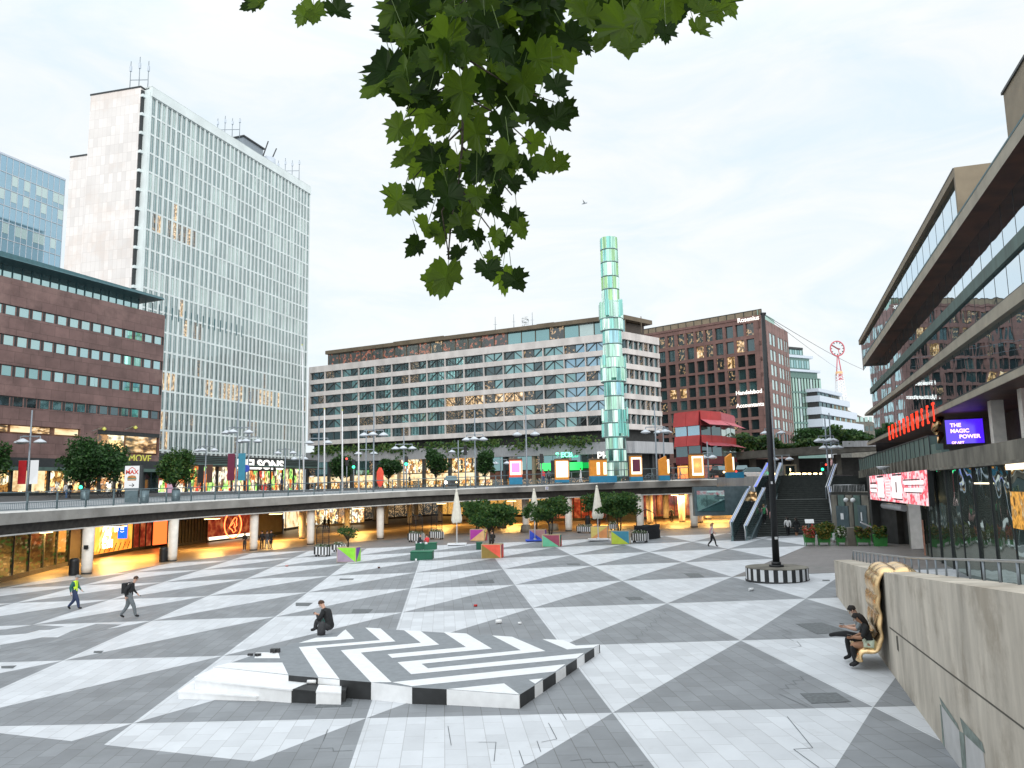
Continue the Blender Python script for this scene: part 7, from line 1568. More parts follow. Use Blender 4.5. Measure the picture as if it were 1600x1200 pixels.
b = MB(); b.bar((-.2,-.13,z0_+.42),(.2,-.13,z0_+.42),.05,'ink'); b.bar((.05,-.13,z0_+.56),(.22,-.13,z0_+.42),.05,'ink'); b.bar((.05,-.13,z0_+.28),(.22,-.13,z0_+.42),.05,'ink'); b.build('arrow', t); b = MB(); zc = (z0_+z1_)/2; b.lathe([(.36,.0),(.40,.08),(.3,.2),(.05,.26)],'burger',c=(0,-.02,zc-.02),n=14); b.lathe([(.42,-.08),(.42,-.02)],'c_green',c=(0,-.02,zc),n=14); b.lathe([(.38,-.22),(.4,-.1)],'burger',c=(0,-.02,zc),n=14); o = b.build('burger_picture', t); o.scale = (1,.35,1); o.location = (0,-.09,0)
for (px, Y, l, h) in ((226, 66, 'grey slatted bin right of the burger poster', 1.1), (275, 70, 'grey slatted bin below the small street tree', 1.0), (133, 68, 'grey slatted bin under the large street tree', .9)):
    p = atY(px, 770, Y); b = MB(); b.lathe([(.32,0),(.36,.1),(.36,h)], 'rail_steel', n=14); b.lathe([(.38,h),(.2,h+.1)], 'dark_frame', n=14); o = b.build('litter_bin'); o.location = (p.x, Y, street_z(px, Y)); tag(o, l, 'bin')
for (px, Y, l) in ((85,72,'white bicycle parked left of the large tree'),(168,74,'dark bicycle parked left of the burger poster'),(180,74,'second dark bicycle beside the one left of the burger poster'),(420,92,'bicycle in the row right of the banner lamp'),(458,92,'bicycle in the row before the high-rise corner'),(1059,83,'bicycle held by the man between the orange kiosks'),(1015,86,'bicycle parked left of the gabled orange kiosk')):
    p = atY(px, 762, Y); z0_ = street_z(px, Y) if Y != 83 else 5.2; t = root('bicycle', (p.x, Y, z0_), R(rnd.uniform(-15, 15)), l, 'bicycle'); 
    for x in (-.52, .52): b = MB(); b.tube([(x+.33*math.cos(a*math.pi/8), 0, .34+.33*math.sin(a*math.pi/8)) for a in range(17)], .022, 'black_paint', n=5, cap=False); b.build('wheel', t)
    b = MB(); 
    for a_, c_ in (((-.52,0,.34),(-.15,0,.8)),((-.52,0,.34),(0,0,.34)),((0,0,.34),(-.15,0,.85)),((0,0,.34),(.38,0,.75)),((-.15,0,.78),(.36,0,.8)),((.52,0,.34),(.36,0,.95))): b.tube([a_, c_], .022, 'flag_white' if 'white' in l else 'lamp_grey', n=5)
    b.box(-.27,-.05,-.05,.05,.85,.9,'black_paint'); b.bar((.36,-.22,.98),(.36,.22,.98),.03,'black_paint'); b.build('frame', t)
for (px, py, Y, l, m_) in ((594, 745, 92, 'red and orange oval banner flag by the tall street lamp', 'c_redor'), (268, 763, 96, 'pale pink poster in a low frame under the small tree', 'poster_pink')):
    p = atY(px, py, Y); b = MB(); b.tube([(0,0,-1.2),(0,0,-.6),(0,0,.6),(0,0,1.1)] if 'oval' in l else [(0,0,-.8),(0,0,.8)], [.15,.42,.42,.15] if 'oval' in l else .6, m_, n=10); o = b.build('banner_flag'); o.scale = (1,.12,1); o.location = p; tag(o, l, 'banner')
p = atY(364, 753-20, 90); b = MB(); b.tube([(0,-.05,0),(0,.05,0)], .42, 'c_blue', n=18); b.tube([(0,0,-2.5),(0,0,.2)], .05, 'lamp_grey', n=6); o = b.build('road_sign'); o.location = atY(384.5, 732, 89); tag(o, 'round blue road sign on the lamp post near the high-rise shops', 'sign')
b = MB(); b.box(-.18,.18,-.03,0,-.18,.18,'white_paint'); b.tube([(-.06,-.035,.08),(.07,-.035,.08),(.07,-.035,-.02),(-.04,-.035,-.02),(-.04,-.035,-.12)], .025, 'c_blue', n=5); o = b.build('notice'); o.location = atY(854.5, 763, interp(EY, 854)-.06); tag(o, 'small white square notice fixed to the deck fascia', 'notice')
# ------------------------------------------------------------------ foliage
def leafcloud(mb, centers, n, size, mats, rg, flat=.0, shell=.55):
    """n small leaf faces spread through blobs (centre, radii); denser towards the outside, with gaps"""
    tot = sum(c[1][0]*c[1][1]*c[1][2] for c in centers)
    for c, r in centers:
        k = int(n*r[0]*r[1]*r[2]/tot)
        for _ in range(k):
            d = Vector((rg.gauss(0, 1), rg.gauss(0, 1), rg.gauss(0, 1))).normalized(); q = (shell+(1-shell)*rg.random()**.6) if rg.random() < .75 else rg.random()
            q *= 1+.13*math.sin(d.x*7+c[0]*3)*math.sin(d.z*6+c[2]*2+d.y*5)
            q = q*rg.uniform(1.0, 1.32) if rg.random() < .16 else q
            p = Vector((c[0]+d.x*r[0]*q, c[1]+d.y*r[1]*q, c[2]+d.z*r[2]*q)); s_ = size*(.6+.8*rg.random())
            a = Vector((rg.uniform(-1,1), rg.uniform(-1,1), rg.uniform(-.7,.7))).normalized()*s_; b_ = a.cross(Vector((rg.uniform(-1,1), rg.uniform(-1,1), rg.uniform(-1,1)))).normalized()*s_*.5
            mb.poly([p-a, p+b_, p+a, p-b_], mats[int(rg.random()*len(mats))])
def tree(base, h, w, label, trunk_h, cat='tree', group=None, n=3500, size=.16, mats=('leaf_tree','leaf_tree','leaf_dark','leaf_bush'), seed=1, stems=1, name='street_tree', tr=.10):
    rg = random.Random(seed); t = root(name, base, 0, label, cat, group); b = MB(); cz = trunk_h+(h-trunk_h)*.5; blobs = []
    for k in range(9):
        an = k*2.4+rg.random(); rr = w*.5*(.25+.55*rg.random()); zz_ = cz+(h-trunk_h)*rg.uniform(-.28, .30); blobs.append(((rr*math.cos(an), rr*math.sin(an), zz_), (w*.22*rg.uniform(.8,1.25), w*.22*rg.uniform(.8,1.25), (h-trunk_h)*.20*rg.uniform(.8,1.2))))
    blobs.append(((0, 0, cz), (w*.30, w*.30, (h-trunk_h)*.40)))
    for k in range(5): an = k*1.26+rg.random(); blobs.append(((w*.36*math.cos(an), w*.36*math.sin(an), cz+(h-trunk_h)*rg.uniform(-.36, .2)), (w*.15, w*.15, (h-trunk_h)*.13)))
    for s_ in range(stems):
        ox = (s_-(stems-1)/2)*.16; b.tube([(ox, 0, 0), (ox*1.6+.04, .03, trunk_h*.6), (ox*2.2, 0, trunk_h*1.15)], [tr, tr*.8, tr*.6], 'bark', n=8)
        for k, (c, r) in enumerate(blobs[:-1]):
            if k % stems == s_ or stems == 1: b.tube([(ox*1.9, 0, trunk_h*.9), (c[0]*.5+ox, c[1]*.5, (trunk_h+c[2])*.5+.1), c], [tr*.5, tr*.3, tr*.1], 'bark', n=5)
    b.build('trunk', t); c = MB(); leafcloud(c, blobs, n, size, mats, rg); c.build('crown', t); return t
def sgr(px, Y): return Vector((atY(px, 760, Y).x, Y, street_z(px, Y)))
tree(sgr(137, 71.5), 5.9, 5.4, 'large dark round street tree in front of the brown store at left', .8, n=9000, size=.17, seed=3, mats=('leaf_dark','leaf_tree','leaf_dark'))
tree(sgr(272, 76), 5.1, 3.3, 'smaller upright street tree before the corner of the white high-rise', .9, n=6000, size=.14, seed=8)
tree(sgr(-20, 70), 5.4, 3.0, 'street tree cut by the left edge of the picture', 1.0, n=2500, size=.17, seed=5, mats=('leaf_dark','leaf_tree'))
for k, (px, Y, h, w, l) in enumerate(((533, 98, 4.6, 2.8, 'dark street tree behind the flagpoles'), (607, 100, 3.8, 3.4, 'low dark street tree behind the red oval banner'), (681, 98, 5.0, 3.0, 'street tree with lights behind it above the glaring headlamp'), (758, 98, 4.9, 2.9, 'street tree left of the magenta kiosk'))):
    tree(sgr(px, Y), h, w, l, 1.2, n=2600, size=.17, seed=20+k, mats=('leaf_dark','leaf_dark','leaf_tree'))
for k, (px, py, h, w, l) in enumerate(((1340-12, 700, 3.0, 7, 'leafy garden tree above the road bridge near the arts centre'), (1270, 697, 3.2, 6, 'dark garden tree above the road bridge before the green office'))):
    tree(atY(px, py, 124), h, w, l, .5, n=2600, size=.25, seed=40+k, mats=('leaf_dark','leaf_tree'), name='garden_tree')
t = root('roof_shrub', atY(821, 512, 165), 0, 'small bare shrub growing on the middle block roof', 'shrub'); b = MB(); rg = random.Random(4); leafcloud(b, [((0,0,1.2),(.9,.9,1.3))], 160, .12, ('leaf_grey','lamp_grey'), rg); b.build('twigs', t)
# ------------------------------------------------------------------ painted planters with small trees
def planter(px0, px1, pyb, hpx, cL, cR, label, flip=False, side=None, sidec=('c_violet','c_lime'), treep=None, seed=1):
    """front face between two picture columns, standing at row pyb"""
    a, c = G(px0, pyb), G(px1, pyb-(px1-px0)*.03); u = Vector(((c-a).x, (c-a).y, 0)); w = u.length; h = hpx*a.y/1200
    t = root('planter', a, math.atan2(u.y, u.x), label, 'planter', 'painted wooden planters on the square'); d = w*.62; b = MB(); e = .05
    b.box(0, w, 0, d, .02, h-.10, 'wood_edge'); b.box(0, w, 0, .06, h-.1, h, 'wood_edge'); b.box(0, w, d-.06, d, h-.1, h, 'wood_edge'); b.box(0, .06, .06, d-.06, h-.1, h, 'wood_edge'); b.box(w-.06, w, .06, d-.06, h-.1, h, 'wood_edge'); b.build('box', t, bevel=.01)
    f = MB(); y = -.012
    def tri(pts, m): f.poly([(x, y, z) for x, z in pts], m)
    if not flip: tri([(e, e), (w-e, e), (e, h-e)], cL); tri([(w-e, e), (w-e, h-e), (e, h-e)], cR)
    else: tri([(e, e), (w-e, h-e), (e, h-e)], cL); tri([(e, e), (w-e, e), (w-e, h-e)], cR)
    f.poly([(w+.012, e, e), (w+.012, d-e, h-e), (w+.012, e, h-e)], sidec[0]); f.poly([(w+.012, e, e), (w+.012, d-e, e), (w+.012, d-e, h-e)], sidec[1])
    f.poly([(-.012, d-e, e), (-.012, e, e), (-.012, e, h-e), (-.012, d-e, h-e)], cL); f.build('painted_triangles', t); s_ = MB(); s_.box(.06, w-.06, .06, d-.06, h-.12, h-.09, 'soil'); s_.build('soil', t)
    if treep:
        th, tw, tl, n = treep; tree(a+u*.5+Vector((0, d*.5, h-.1)), th, tw, tl, th*.34, n=n, size=.12, seed=seed, stems=2 if seed % 2 else 1, name='potted_tree', mats=('leaf_tree','leaf_dark','leaf_tree','leaf_bush'), tr=.07)
    return t
planter(526, 556, 879, 23, 'c_mauve', 'c_lime', 'painted planter with mauve and lime triangles, leftmost of the planters', sidec=('c_violet','c_lime'), treep=(1.7, 1.5, 'sparse wispy potted shrub in the mauve and lime planter', 260), seed=2)
planter(734, 757, 845.5, 18, 'c_magenta', 'c_peach', 'painted planter with magenta and peach triangles behind the orange one', flip=True, sidec=('c_yellow','c_pinkdk'), treep=(3.0, 2.9, 'round potted tree behind the bigger one in the orange planter', 4200), seed=11)
planter(752, 783, 873, 22, 'c_olive', 'c_coral', 'painted planter with olive and coral triangles, nearest of the planters', sidec=('c_pinkdk','c_redor'), treep=(3.1, 3.7, 'bushy multi-stem potted tree in the olive and coral planter', 7500), seed=13)
planter(827, 851, 846, 18, 'c_blue', 'c_rose', 'painted planter with blue and rose triangles behind the middle parasol', sidec=('c_purple','c_purple'), treep=(2.9, 2.8, 'dark potted tree in the blue planter left of the middle pair', 3800), seed=16)
planter(847, 875, 855, 19, 'c_mint', 'c_wine', 'painted planter with mint and wine triangles right of the middle parasol', sidec=('c_teal','c_red'), treep=(3.2, 3.0, 'round potted tree in the mint and wine planter', 5200), seed=17)
planter(923, 950, 842, 19, 'c_yellow', 'c_orange', 'painted planter with yellow and orange triangles behind the right parasol', flip=True, sidec=('c_orange','c_yellow'), treep=(3.3, 3.0, 'potted tree rising behind the right parasol from the yellow planter', 4200), seed=19)
planter(955, 984, 851, 21, 'c_yelgreen', 'c_tealb', 'painted planter with yellow-green and teal triangles, rightmost of the planters', sidec=('wood_edge','wood_edge'), treep=(3.3, 3.9, 'broad dark potted tree in the yellow-green and teal planter', 7500), seed=23)
# parasols
for k, (x, yb2_, yt2_, l) in enumerate(((714, 852, 766, 'closed cream parasol, leftmost of the three'), (836, 846, 765, 'closed cream parasol in the middle, behind the blue planter'), (935, 845, 760, 'closed cream parasol at right before the yellow planter'))):
    g = G(x, yb2_); t = root('parasol', g, 0, l, 'parasol', 'closed parasols on the square'); h = atY(x, yt2_, g.y).z-g.z; b = MB(); b.tube([(0,0,.1),(0,0,h)], .045, 'flag_white', n=10); b.build('pole', t)
    b = MB(); b.prism([(-.85,-.7),(.85,-.7),(.85,.7),(-.85,.7)], .06, .18, 'c_blue' if k == 1 else 'flag_white'); b.prism([(-.75,-.6),(.75,-.6),(.75,.6),(-.75,.6)], .0, .06, 'black_paint'); b.lathe([(.2,.18),(.08,.3)], 'steel', n=12); b.build('base', t, bevel=.02)
    vs, fs = [], []; nz_, na = 14, 32; z0_, z1_ = h*.42, h-.08
    for i in range(nz_):
        q = i/(nz_-1); z = lerp(z1_, z0_, q); r = .09+.40*q**.85 if q < .93 else .46-.30*(q-.93)/.07*.3
        for j in range(na):
            an = 2*math.pi*j/na; fold = 1+.13*q*math.cos(an*8+q*1.5)+.04*math.sin(an*3+k); vs.append((r*fold*math.cos(an), r*fold*math.sin(an), z-(.10*abs(math.cos(an*4)) if i == nz_-1 else 0)))
    for i in range(nz_-1):
        for j in range(na): fs.append((i*na+j, (i+1)*na+j, (i+1)*na+(j+1) % na, i*na+(j+1) % na))
    b = MB(); b.add(vs, fs, 'canvas', True); b.lathe([(.02, h-.1), (.10, h-.1), (.09, h), (.03, h+.12)], 'canvas', n=12); b.build('canopy', t)
# green stools / tables
for (x0, x1, yb2_, yt2_, l) in ((649, 660, 859.5, 850, 'dark green block stool under the person in the dark jacket'), (662.5, 678, 859.5, 849, 'dark green block stool under the person in red'), (641, 670, 876, 863, 'larger dark green block table in front of the two stools'), (744, 752, 859, 848, 'dark green block stool left of the olive and coral planter')):
    a, c = G(x0, yb2_), G(x1, yb2_); w = (c-a).length; h = (yb2_-yt2_)*a.y/1200*.95; b = MB(); b.prism([(0,0),(w,0),(w,w*.75),(0,w*.75)], 0, h, 'c_stoolgreen'); b.prism([(-.03,-.03),(w+.03,-.03),(w+.03,w*.75+.03),(-.03,w*.75+.03)], h, h+.05, 'c_green'); o = b.build('block_stool', bevel=.03); o.location = a; tag(o, l, 'stool' if 'stool' in l else 'table')
g = G(655, 863.5); b = MB(); b.tube([(0,0,0),(0,0,.18)], .05, 'white_paint', n=10); b.tube([(.35,.1,0),(.35,.1,.10)], .07, 'white_paint', n=10); b.tube([(.7,.05,0),(.9,.1,.02)], .08, 'white_paint', n=8); o = b.build('tableware'); o.location = (g.x-.3, g.y+.5, g.z+13*g.y/1200); tag(o, 'white cups and napkins left on the green block table', 'tableware')
g = G(650, 878); b = MB(); b.lathe([(.05,0),(.07,.22)], 'white_paint', n=12); o = b.build('paper_cup'); o.location = g; tag(o, 'white paper cup on the ground in front of the green block table', 'cup')
# striped planter carts with black frames
def cart(px0, px1, pyb, hpx, label, frame=True, n=7, cover=False, ang=0, fh=2.3, long=True):
    a, c = G(px0, pyb), G(px1, pyb); u = Vector(((c-a).x, (c-a).y, 0)); w = u.length; h = hpx*a.y/1200; t = root('planter_cart', a, math.atan2(u.y, u.x)+ang, label, 'planter cart', 'striped planter carts'); d = .55
    b = MB(); 
    for k in range(n*2):
        m_ = 'white_paint' if k % 2 else 'black_side'; x0, x1 = w*k/(n*2), w*(k+1)/(n*2); b.box(x0, x1, 0, .04, .18, h, m_); b.box(x0, x1, d-.04, d, .18, h, m_)
    for k in range(4): y0_, y1_ = d*k/4, d*(k+1)/4; m_ = 'white_paint' if k % 2 else 'black_side'; b.box(-.03, 0, y0_, y1_, .18, h, m_); b.box(w, w+.03, y0_, y1_, .18, h, m_)
    b.box(0, w, .04, d-.04, .18, h-.08, 'soil'); b.build('striped_box', t)
    for x in (.1, w-.1): b = MB(); b.tube([(x-.03,.15,.09),(x+.03,.15,.09)], .09, 'black_paint', n=12); b.tube([(x-.03,d-.1,.09),(x+.03,d-.1,.09)], .09, 'black_paint', n=12); b.build('wheel', t)
    if frame:
        b = MB(); pts = [(0,d/2,.2),(0,d/2,fh-.25),(.12,d/2,fh-.08),(.3,d/2,fh),(w-.3,d/2,fh),(w-.12,d/2,fh-.08),(w,d/2,fh-.25),(w,d/2,.2)]; b.tube(pts, .035, 'black_paint', n=6); b.tube([(w*.5,d/2,.4),(w*.5,d/2,fh)], .03, 'black_paint', n=6)
        for k in range(1, 14): b.tube([(w*k/14,d/2,h),(w*k/14,d/2,fh-.03)], .006, 'black_paint', n=4)
        for k in range(1, 10): b.tube([(0,d/2,h+(fh-h)*k/10),(w,d/2,h+(fh-h)*k/10)], .006, 'black_paint', n=4)
        b.build('mesh_frame', t)
    rg = random.Random(int(px0)); b = MB(); leafcloud(b, [((w*(k+.5)/4, d/2, h+.05), (w/7, .28, .2)) for k in range(4)], 420, .07, ('leaf_tree','leaf_bush','leaf_grey','flower_white'), rg); b.build('plants', t); return t
cart(490.5, 510, 870, 15, 'striped planter cart with tall black frame left of the lime planter', n=4, fh=2.5)
cart(519, 533, 862.5, 11, 'second striped planter cart joined behind the leftmost one', n=3, frame=False); 
cart(637, 657, 847, 13, 'striped planter cart with mesh arch behind the seated people, left end', n=5, fh=2.6)
cart(671, 688, 843, 12, 'striped planter cart with mesh arch behind the seated people, right end', n=5, fh=2.8)
cart(901, 922, 833, 10, 'small striped planter cart just right of the sixth front column', n=7, frame=False)
cart(951, 960, 829, 10, 'short striped planter cart between the yellow planter and the broad dark tree', n=3, frame=False)
cart(987, 1009, 848, 14, 'striped planter cart beside the rightmost painted planter', n=6, frame=False)
a, c = G(1001, 845), G(1033, 840.5); u = c-a; w = Vector((u.x, u.y, 0)).length; t = root('covered_cart', a, math.atan2(u.y, u.x), 'cart frame half covered with crumpled black fabric at the right of the planters', 'cart'); h = 22*a.y/1200
vs, fs = [], []; nn, mm = 22, 9; rg = random.Random(2)
for i in range(mm):
    for j in range(nn): an = 2*math.pi*j/nn; px_ = w/2+(w/2)*max(-1, min(1, 1.25*math.cos(an)))*(1+.05*rg.uniform(-1,1)); py_ = .35+.38*max(-1, min(1, 1.25*math.sin(an)))*(1+.12*rg.uniform(-1,1)); vs.append((px_, py_, h*i/(mm-1)*(1+.05*rg.uniform(-1,1))))
for i in range(mm-1):
    for j in range(nn): fs.append((i*nn+j, i*nn+(j+1) % nn, (i+1)*nn+(j+1) % nn, (i+1)*nn+j))
fs.append(tuple((mm-1)*nn+j for j in range(nn))); b = MB(); b.add(vs, fs, 'black_fabric', True); b.build('fabric_cover', t)
b = MB(); b.tube([(0,.35,.2),(0,.35,2.0),(w*.45,.35,2.6),(w*.9,.35,2.15),(w,.35,.2)], .035, 'black_paint', n=6); b.tube([(w*.45,.35,.3),(w*.45,.35,2.6)], .03, 'black_paint', n=6); b.build('frame', t)
# bins and concrete pots
for (x, y0_, y1_, r_, l) in ((115, 899, 873, .34, 'black cylindrical bin left of the first front column'), (255, 878, 855, .34, 'black cylindrical bin left of the second front column'), (919, 829, 806, .3, 'black upright bin behind the right parasol')):
    g = G(x, y0_); h = (y0_-y1_)*g.y/1200; b = MB(); b.lathe([(r_*.95, 0), (r_, .1), (r_, h*.8), (r_*1.02, h*.82), (r_*.9, h*.97), (r_*.5, h)], 'black_paint', n=20); o = b.build('litter_bin'); o.location = g; tag(o, l, 'bin')
for (x, y, l) in ((822, 831, 'pale concrete foot collar round the column behind the blue planter'), (866-1, 829, 'pale concrete pot under the mint planter tree'), (784, 825, 'low concrete pot behind the olive planter tree')):
    g = G(x, y); b = MB(); b.lathe([(.62, 0), (.58, .35), (.46, .75), (.3, .78)], 'aged_concrete', n=16); o = b.build('concrete_pot'); o.location = g; tag(o, l, 'pot')
# ------------------------------------------------------------------ black mast on its striped drum
g = G(1215, 915); cdr = G(1215, 912); rd = (1262-1167)/2*cdr.y/1200; t = root('mast_drum', G(1214.5, 906), 0, 'round black and white striped drum with paved top at the foot of the mast', 'drum'); DR = t.location; hd_r = 19*DR.y/1200; b = MB(); n = 44
for k in range(n):
    a0, a1 = 2*math.pi*k/n, 2*math.pi*(k+1)/n; m_ = 'white_paint' if (k//1) % 2 else 'black_side'; P_a = lambda a_, z: (rd*math.cos(a_), rd*math.sin(a_), z+gz(rd*math.cos(a_), rd*math.sin(a_)) if z == 0 else z)
    b.poly([P_a(a0, .0), P_a(a1, .0), P_a(a1, hd_r), P_a(a0, hd_r)], m_)
b.build('striped_side', t); b = MB(); b.prism([(rd*math.cos(2*math.pi*k/n), rd*math.sin(2*math.pi*k/n)) for k in range(n)], hd_r-.02, hd_r+.02, 'aged_concrete'); b.build('top', t)
b = MB(); b.lathe([(rd+.02, -.04), (rd+.02, .05)], 'black_side', n=52); b.build('foot_ring', t)
mb_ = Vector((DR.x, DR.y, DR.z+hd_r)); tpm = atY(1192, 490, DR.y); t = root('mast', mb_, 0, 'tall slim black mast rising from the striped drum, right of centre', 'mast'); mh = tpm-mb_; b = MB(); b.tube([(0,0,0),(0,0,.12)], .34, 'black_paint', n=18); b.tube([(0,0,.1),(0,0,.25)], .22, 'black_paint', n=18); b.build('foot', t); b = MB(); b.tube([(0,0,.1), tuple(mh*.5), tuple(mh)], [.165, .135, .095], 'black_paint', n=18); b.tube([tuple(mh+Vector((-.12,0,0))), tuple(mh+Vector((.14,0,0)))], .06, 'black_paint', n=8); b.build('pole', t)
b = MB(); b.box(-.06,.07,-.2,-.17,1.3,1.42,'white_paint'); b.box(-.08,.0,-.2,-.17,3.9,4.02,'white_paint'); b.build_each('sticker', t)
for k, (x1_, y1_, Y1) in enumerate(((1350, 578, 90), (1312, 578, 140))):
    a = tpm; c = atY(x1_, y1_, Y1); t = root('cable', a, 0, ('upper' if k == 0 else 'lower')+' thin cable running from the mast top towards the arts centre', 'cable'); b = MB(); pts = [a.lerp(c, q/10)-Vector((0,0,(.12 if k else .2)*math.sin(math.pi*q/10)))-a for q in range(11)]; b.tube(pts, .018, 'lamp_grey', n=4); b.build('wire', t)
# ------------------------------------------------------------------ green flower planters by the stairs
def fplanter(px0, px1, pyb, pyt, l, mats, n=700, legs=True, sp=.0, seed=1):
    a, c = G(px0, pyb), G(px1, pyb-.5); u = Vector(((c-a).x, (c-a).y, 0)); w = u.length; h = (pyb-pyt)*a.y/1200; t = root('flower_planter', a, math.atan2(u.y, u.x), l, 'planter', 'green flower planters by the stairs'); b = MB(); lg = .22 if legs else .0
    b.hexa([(.05,0,lg),(w-.05,0,lg),(w-.05,.7,lg),(.05,.7,lg),(0,-.05,h),(w,-.05,h),(w,.75,h),(0,.75,h)], 'c_planter'); b.build('box', t)
    if legs:
        for x in (.08, w-.08): b = MB(); b.bar((x,.05,0),(x,.05,h),.05,'c_planter'); b.bar((x,.65,0),(x,.65,h*.5),.05,'c_planter'); b.build('leg', t)
    rg = random.Random(seed); b = MB(); leafcloud(b, [((w*(k+.5)/4, .2+.2*(k % 2), h+.22+.12*math.sin(k*2+seed)), (w/4.6, .40, .27)) for k in range(4)]+[((w*.3, -.05, h-.02), (w*.3, .2, .2)), ((w*.75, -.05, h-.04), (w*.25, .2, .2))], n, .085, mats, rg, shell=.4); b.build('flowers', t)
GR = ('leaf_bush','leaf_tree','leaf_bush','leaf_yellow')
fplanter(1258, 1275, 853, 836, 'green planter with pink and red flowers at the left end by the stairs', ('leaf_bush','flower_red','flower_pink','leaf_tree','leaf_yellow','flower_red'), 900, seed=2)
fplanter(1279, 1299, 853, 838, 'green planter with yellow ground flowers, second from the stairs', ('leaf_yellow','leaf_yellow','leaf_bush','leaf_tree'), 900, seed=3)
fplanter(1277, 1304, 845, 828, 'green planter overgrown with olive bushes behind the yellow one', GR, 1100, seed=4)
fplanter(1308, 1328, 853, 836, 'green planter with low green and white flowers, middle of the row', ('leaf_tree','leaf_bush','leaf_bush','flower_white'), 800, seed=5)
fplanter(1328, 1342, 838, 822, 'green planter with yellow-green bush standing farther back by the doors', GR, 800, seed=6)
fplanter(1338, 1362, 853, 837, 'green planter with brown and orange bush, second from the entrance', ('leaf_yellow','leaf_bush','leaf_tree','cl_brown'), 900, seed=7)
fplanter(1367, 1388, 854, 836, 'green planter with small yellow flowers nearest the dark entrance', ('leaf_bush','leaf_tree','leaf_yellow','leaf_tree'), 800, seed=8, legs=False)
g = G(1265, 846); b = MB(); b.bar((0,0,0),(0,0,1.35),.06,'rail_steel'); b.hexa([(-.3,-.2,1.3),(.35,-.2,1.3),(.45,.15,1.55),(-.2,.15,1.55),(-.3,-.2,1.34),(.35,-.2,1.34),(.45,.15,1.59),(-.2,.15,1.59)],'white_paint'); o = b.build('lectern_sign'); o.location = g; tag(o, 'white tilted board on a post behind the red flowers', 'sign')
g = G(1302, 851); b = MB(); b.box(0,.45,0,.3,0,.14,'white_paint'); b.box(.02,.5,0,.3,.2,.34,'white_paint'); b.box(.0,.5,0,.3,.16,.2,'red_dark'); b.box(.1,.3,0,.3,.34,.75,'white_paint'); o = b.build('stacked_boxes'); o.location = g; tag(o, 'white boxes stacked between the yellow and the middle planter', 'boxes')
g = G(1333, 853); b = MB(); b.hexa([(-.35,0,0),(.35,0,0),(.35,.5,0),(-.35,.5,0),(-.25,0,1.2),(.2,0,1.2),(.2,.4,1.2),(-.25,.4,1.2)],'aged_concrete'); o = b.build('concrete_block', bevel=.03); o.location = g; tag(o, 'pale concrete block in the gap of the planter row', 'block')
g = G(1372, 848); t = root('deck_chair', g, R(10), 'toppled green and white deck chair lying among the planters', 'deck chair'); b = MB(); 
for a_, c_ in (((-1.1,0,1.35),(.25,0,.75)),((-1.0,.3,1.4),(.4,.3,.8)),((.9,.2,.7),(1.5,.2,1.35)),((.2,0,.8),(1.0,.1,.72))): b.bar(a_, c_, .07, 'flag_white')
b.build('frame', t); b = MB(); b.hexa([(-.35,.2,1.05),(.9,.2,.72),(1.0,.7,.75),(-.1,.7,1.3),(-.35,.2,1.08),(.9,.2,.75),(1.0,.7,.78),(-.1,.7,1.33)],'c_planter'); b.build('cloth', t)
p = atY(1380, 732, 52); t = root('broken_dish', p, 0, 'white dish on a short arm fixed to the concrete ledge above the LED screen', 'dish'); b = MB(); b.lathe([(.02,-.1),(.25,-.05),(.42,.1),(.40,.14)], 'flag_white', n=16); b.build('bowl', t); b = MB(); b.bar((0,0,-.1),(.3,.1,-.6),.12,'flag_white'); b.build('arm', t)
# ------------------------------------------------------------------ maple branch overhead
def maple_pts():
    half = [(0,-.02),(.10,-.16),(.24,-.24),(.27,-.14),(.40,-.16),(.42,-.05),(.52,.04),(.45,.11),(.44,.20),(.62,.30),(.50,.36),(.56,.52),(.47,.48),(.37,.43),(.29,.43),(.29,.57),(.34,.66),(.22,.68),(.18,.84),(.10,.80),(0,1.02)]
    return half, [(-x, y) for x, y in half[1:-1]][::-1]
HR, HLp = maple_pts()
rg = random.Random(12)
mt = root('maple_branch', atY(720, -60, 2.2), 0, 'dark leafy maple branch hanging into the top of the picture', 'branch'); MTL = mt.location
lf = MB()
def leaf(p, size, tilt, yaw, roll, mat):
    """one lobed leaf hanging from its stalk at p, folded a little along the midrib"""
    m_ = Euler((tilt, roll, yaw), 'XYZ').to_matrix(); ctr = (0, .30)
    def W3(x, y): 
        z = -abs(x)*.28+.10*math.sin(x*9)*.4-curl*(y-.25)**2; return p+m_ @ Vector((x*size, y*size, z*size))-MTL
    xs_j = rg.uniform(.82, 1.12); curl = rg.uniform(.1, .55); allp = [(x*xs_j*(1+rg.uniform(-.06,.06)), y*(1+rg.uniform(-.06,.06))) for x, y in HR+HLp]; base = len(lf.v); k = lf.mi(mat)
    lf.v.append(tuple(W3(0, .30))); lf.v += [tuple(W3(x, y)) for x, y in allp]; n = len(allp)
    for i in range(n): lf.f.append((base, base+1+i, base+1+(i+1) % n)); lf.m.append(k); lf.sm.append(False)
STK = MB()
def put(px, py, spx, Y, ang, mat=None):
    size = spx*Y/1200*.98; p = atY(px, py, Y); q = p-MTL; STK.bar(q, q+Vector((rg.uniform(-.04,.04), rg.uniform(-.03,.03), rg.uniform(.05,.11))), .0018, 'leaf_bush')
    # hanging: leaf plane roughly upright, tip pointing down (ang = lean), turned at random
    leaf(p, size, R(-90+rg.uniform(-32, 32)), R(rg.uniform(-35, 35)), R(ang+rg.uniform(-8, 8)), mat or ('maple_leaf' if rg.random() < .55 else 'maple_shaded'))
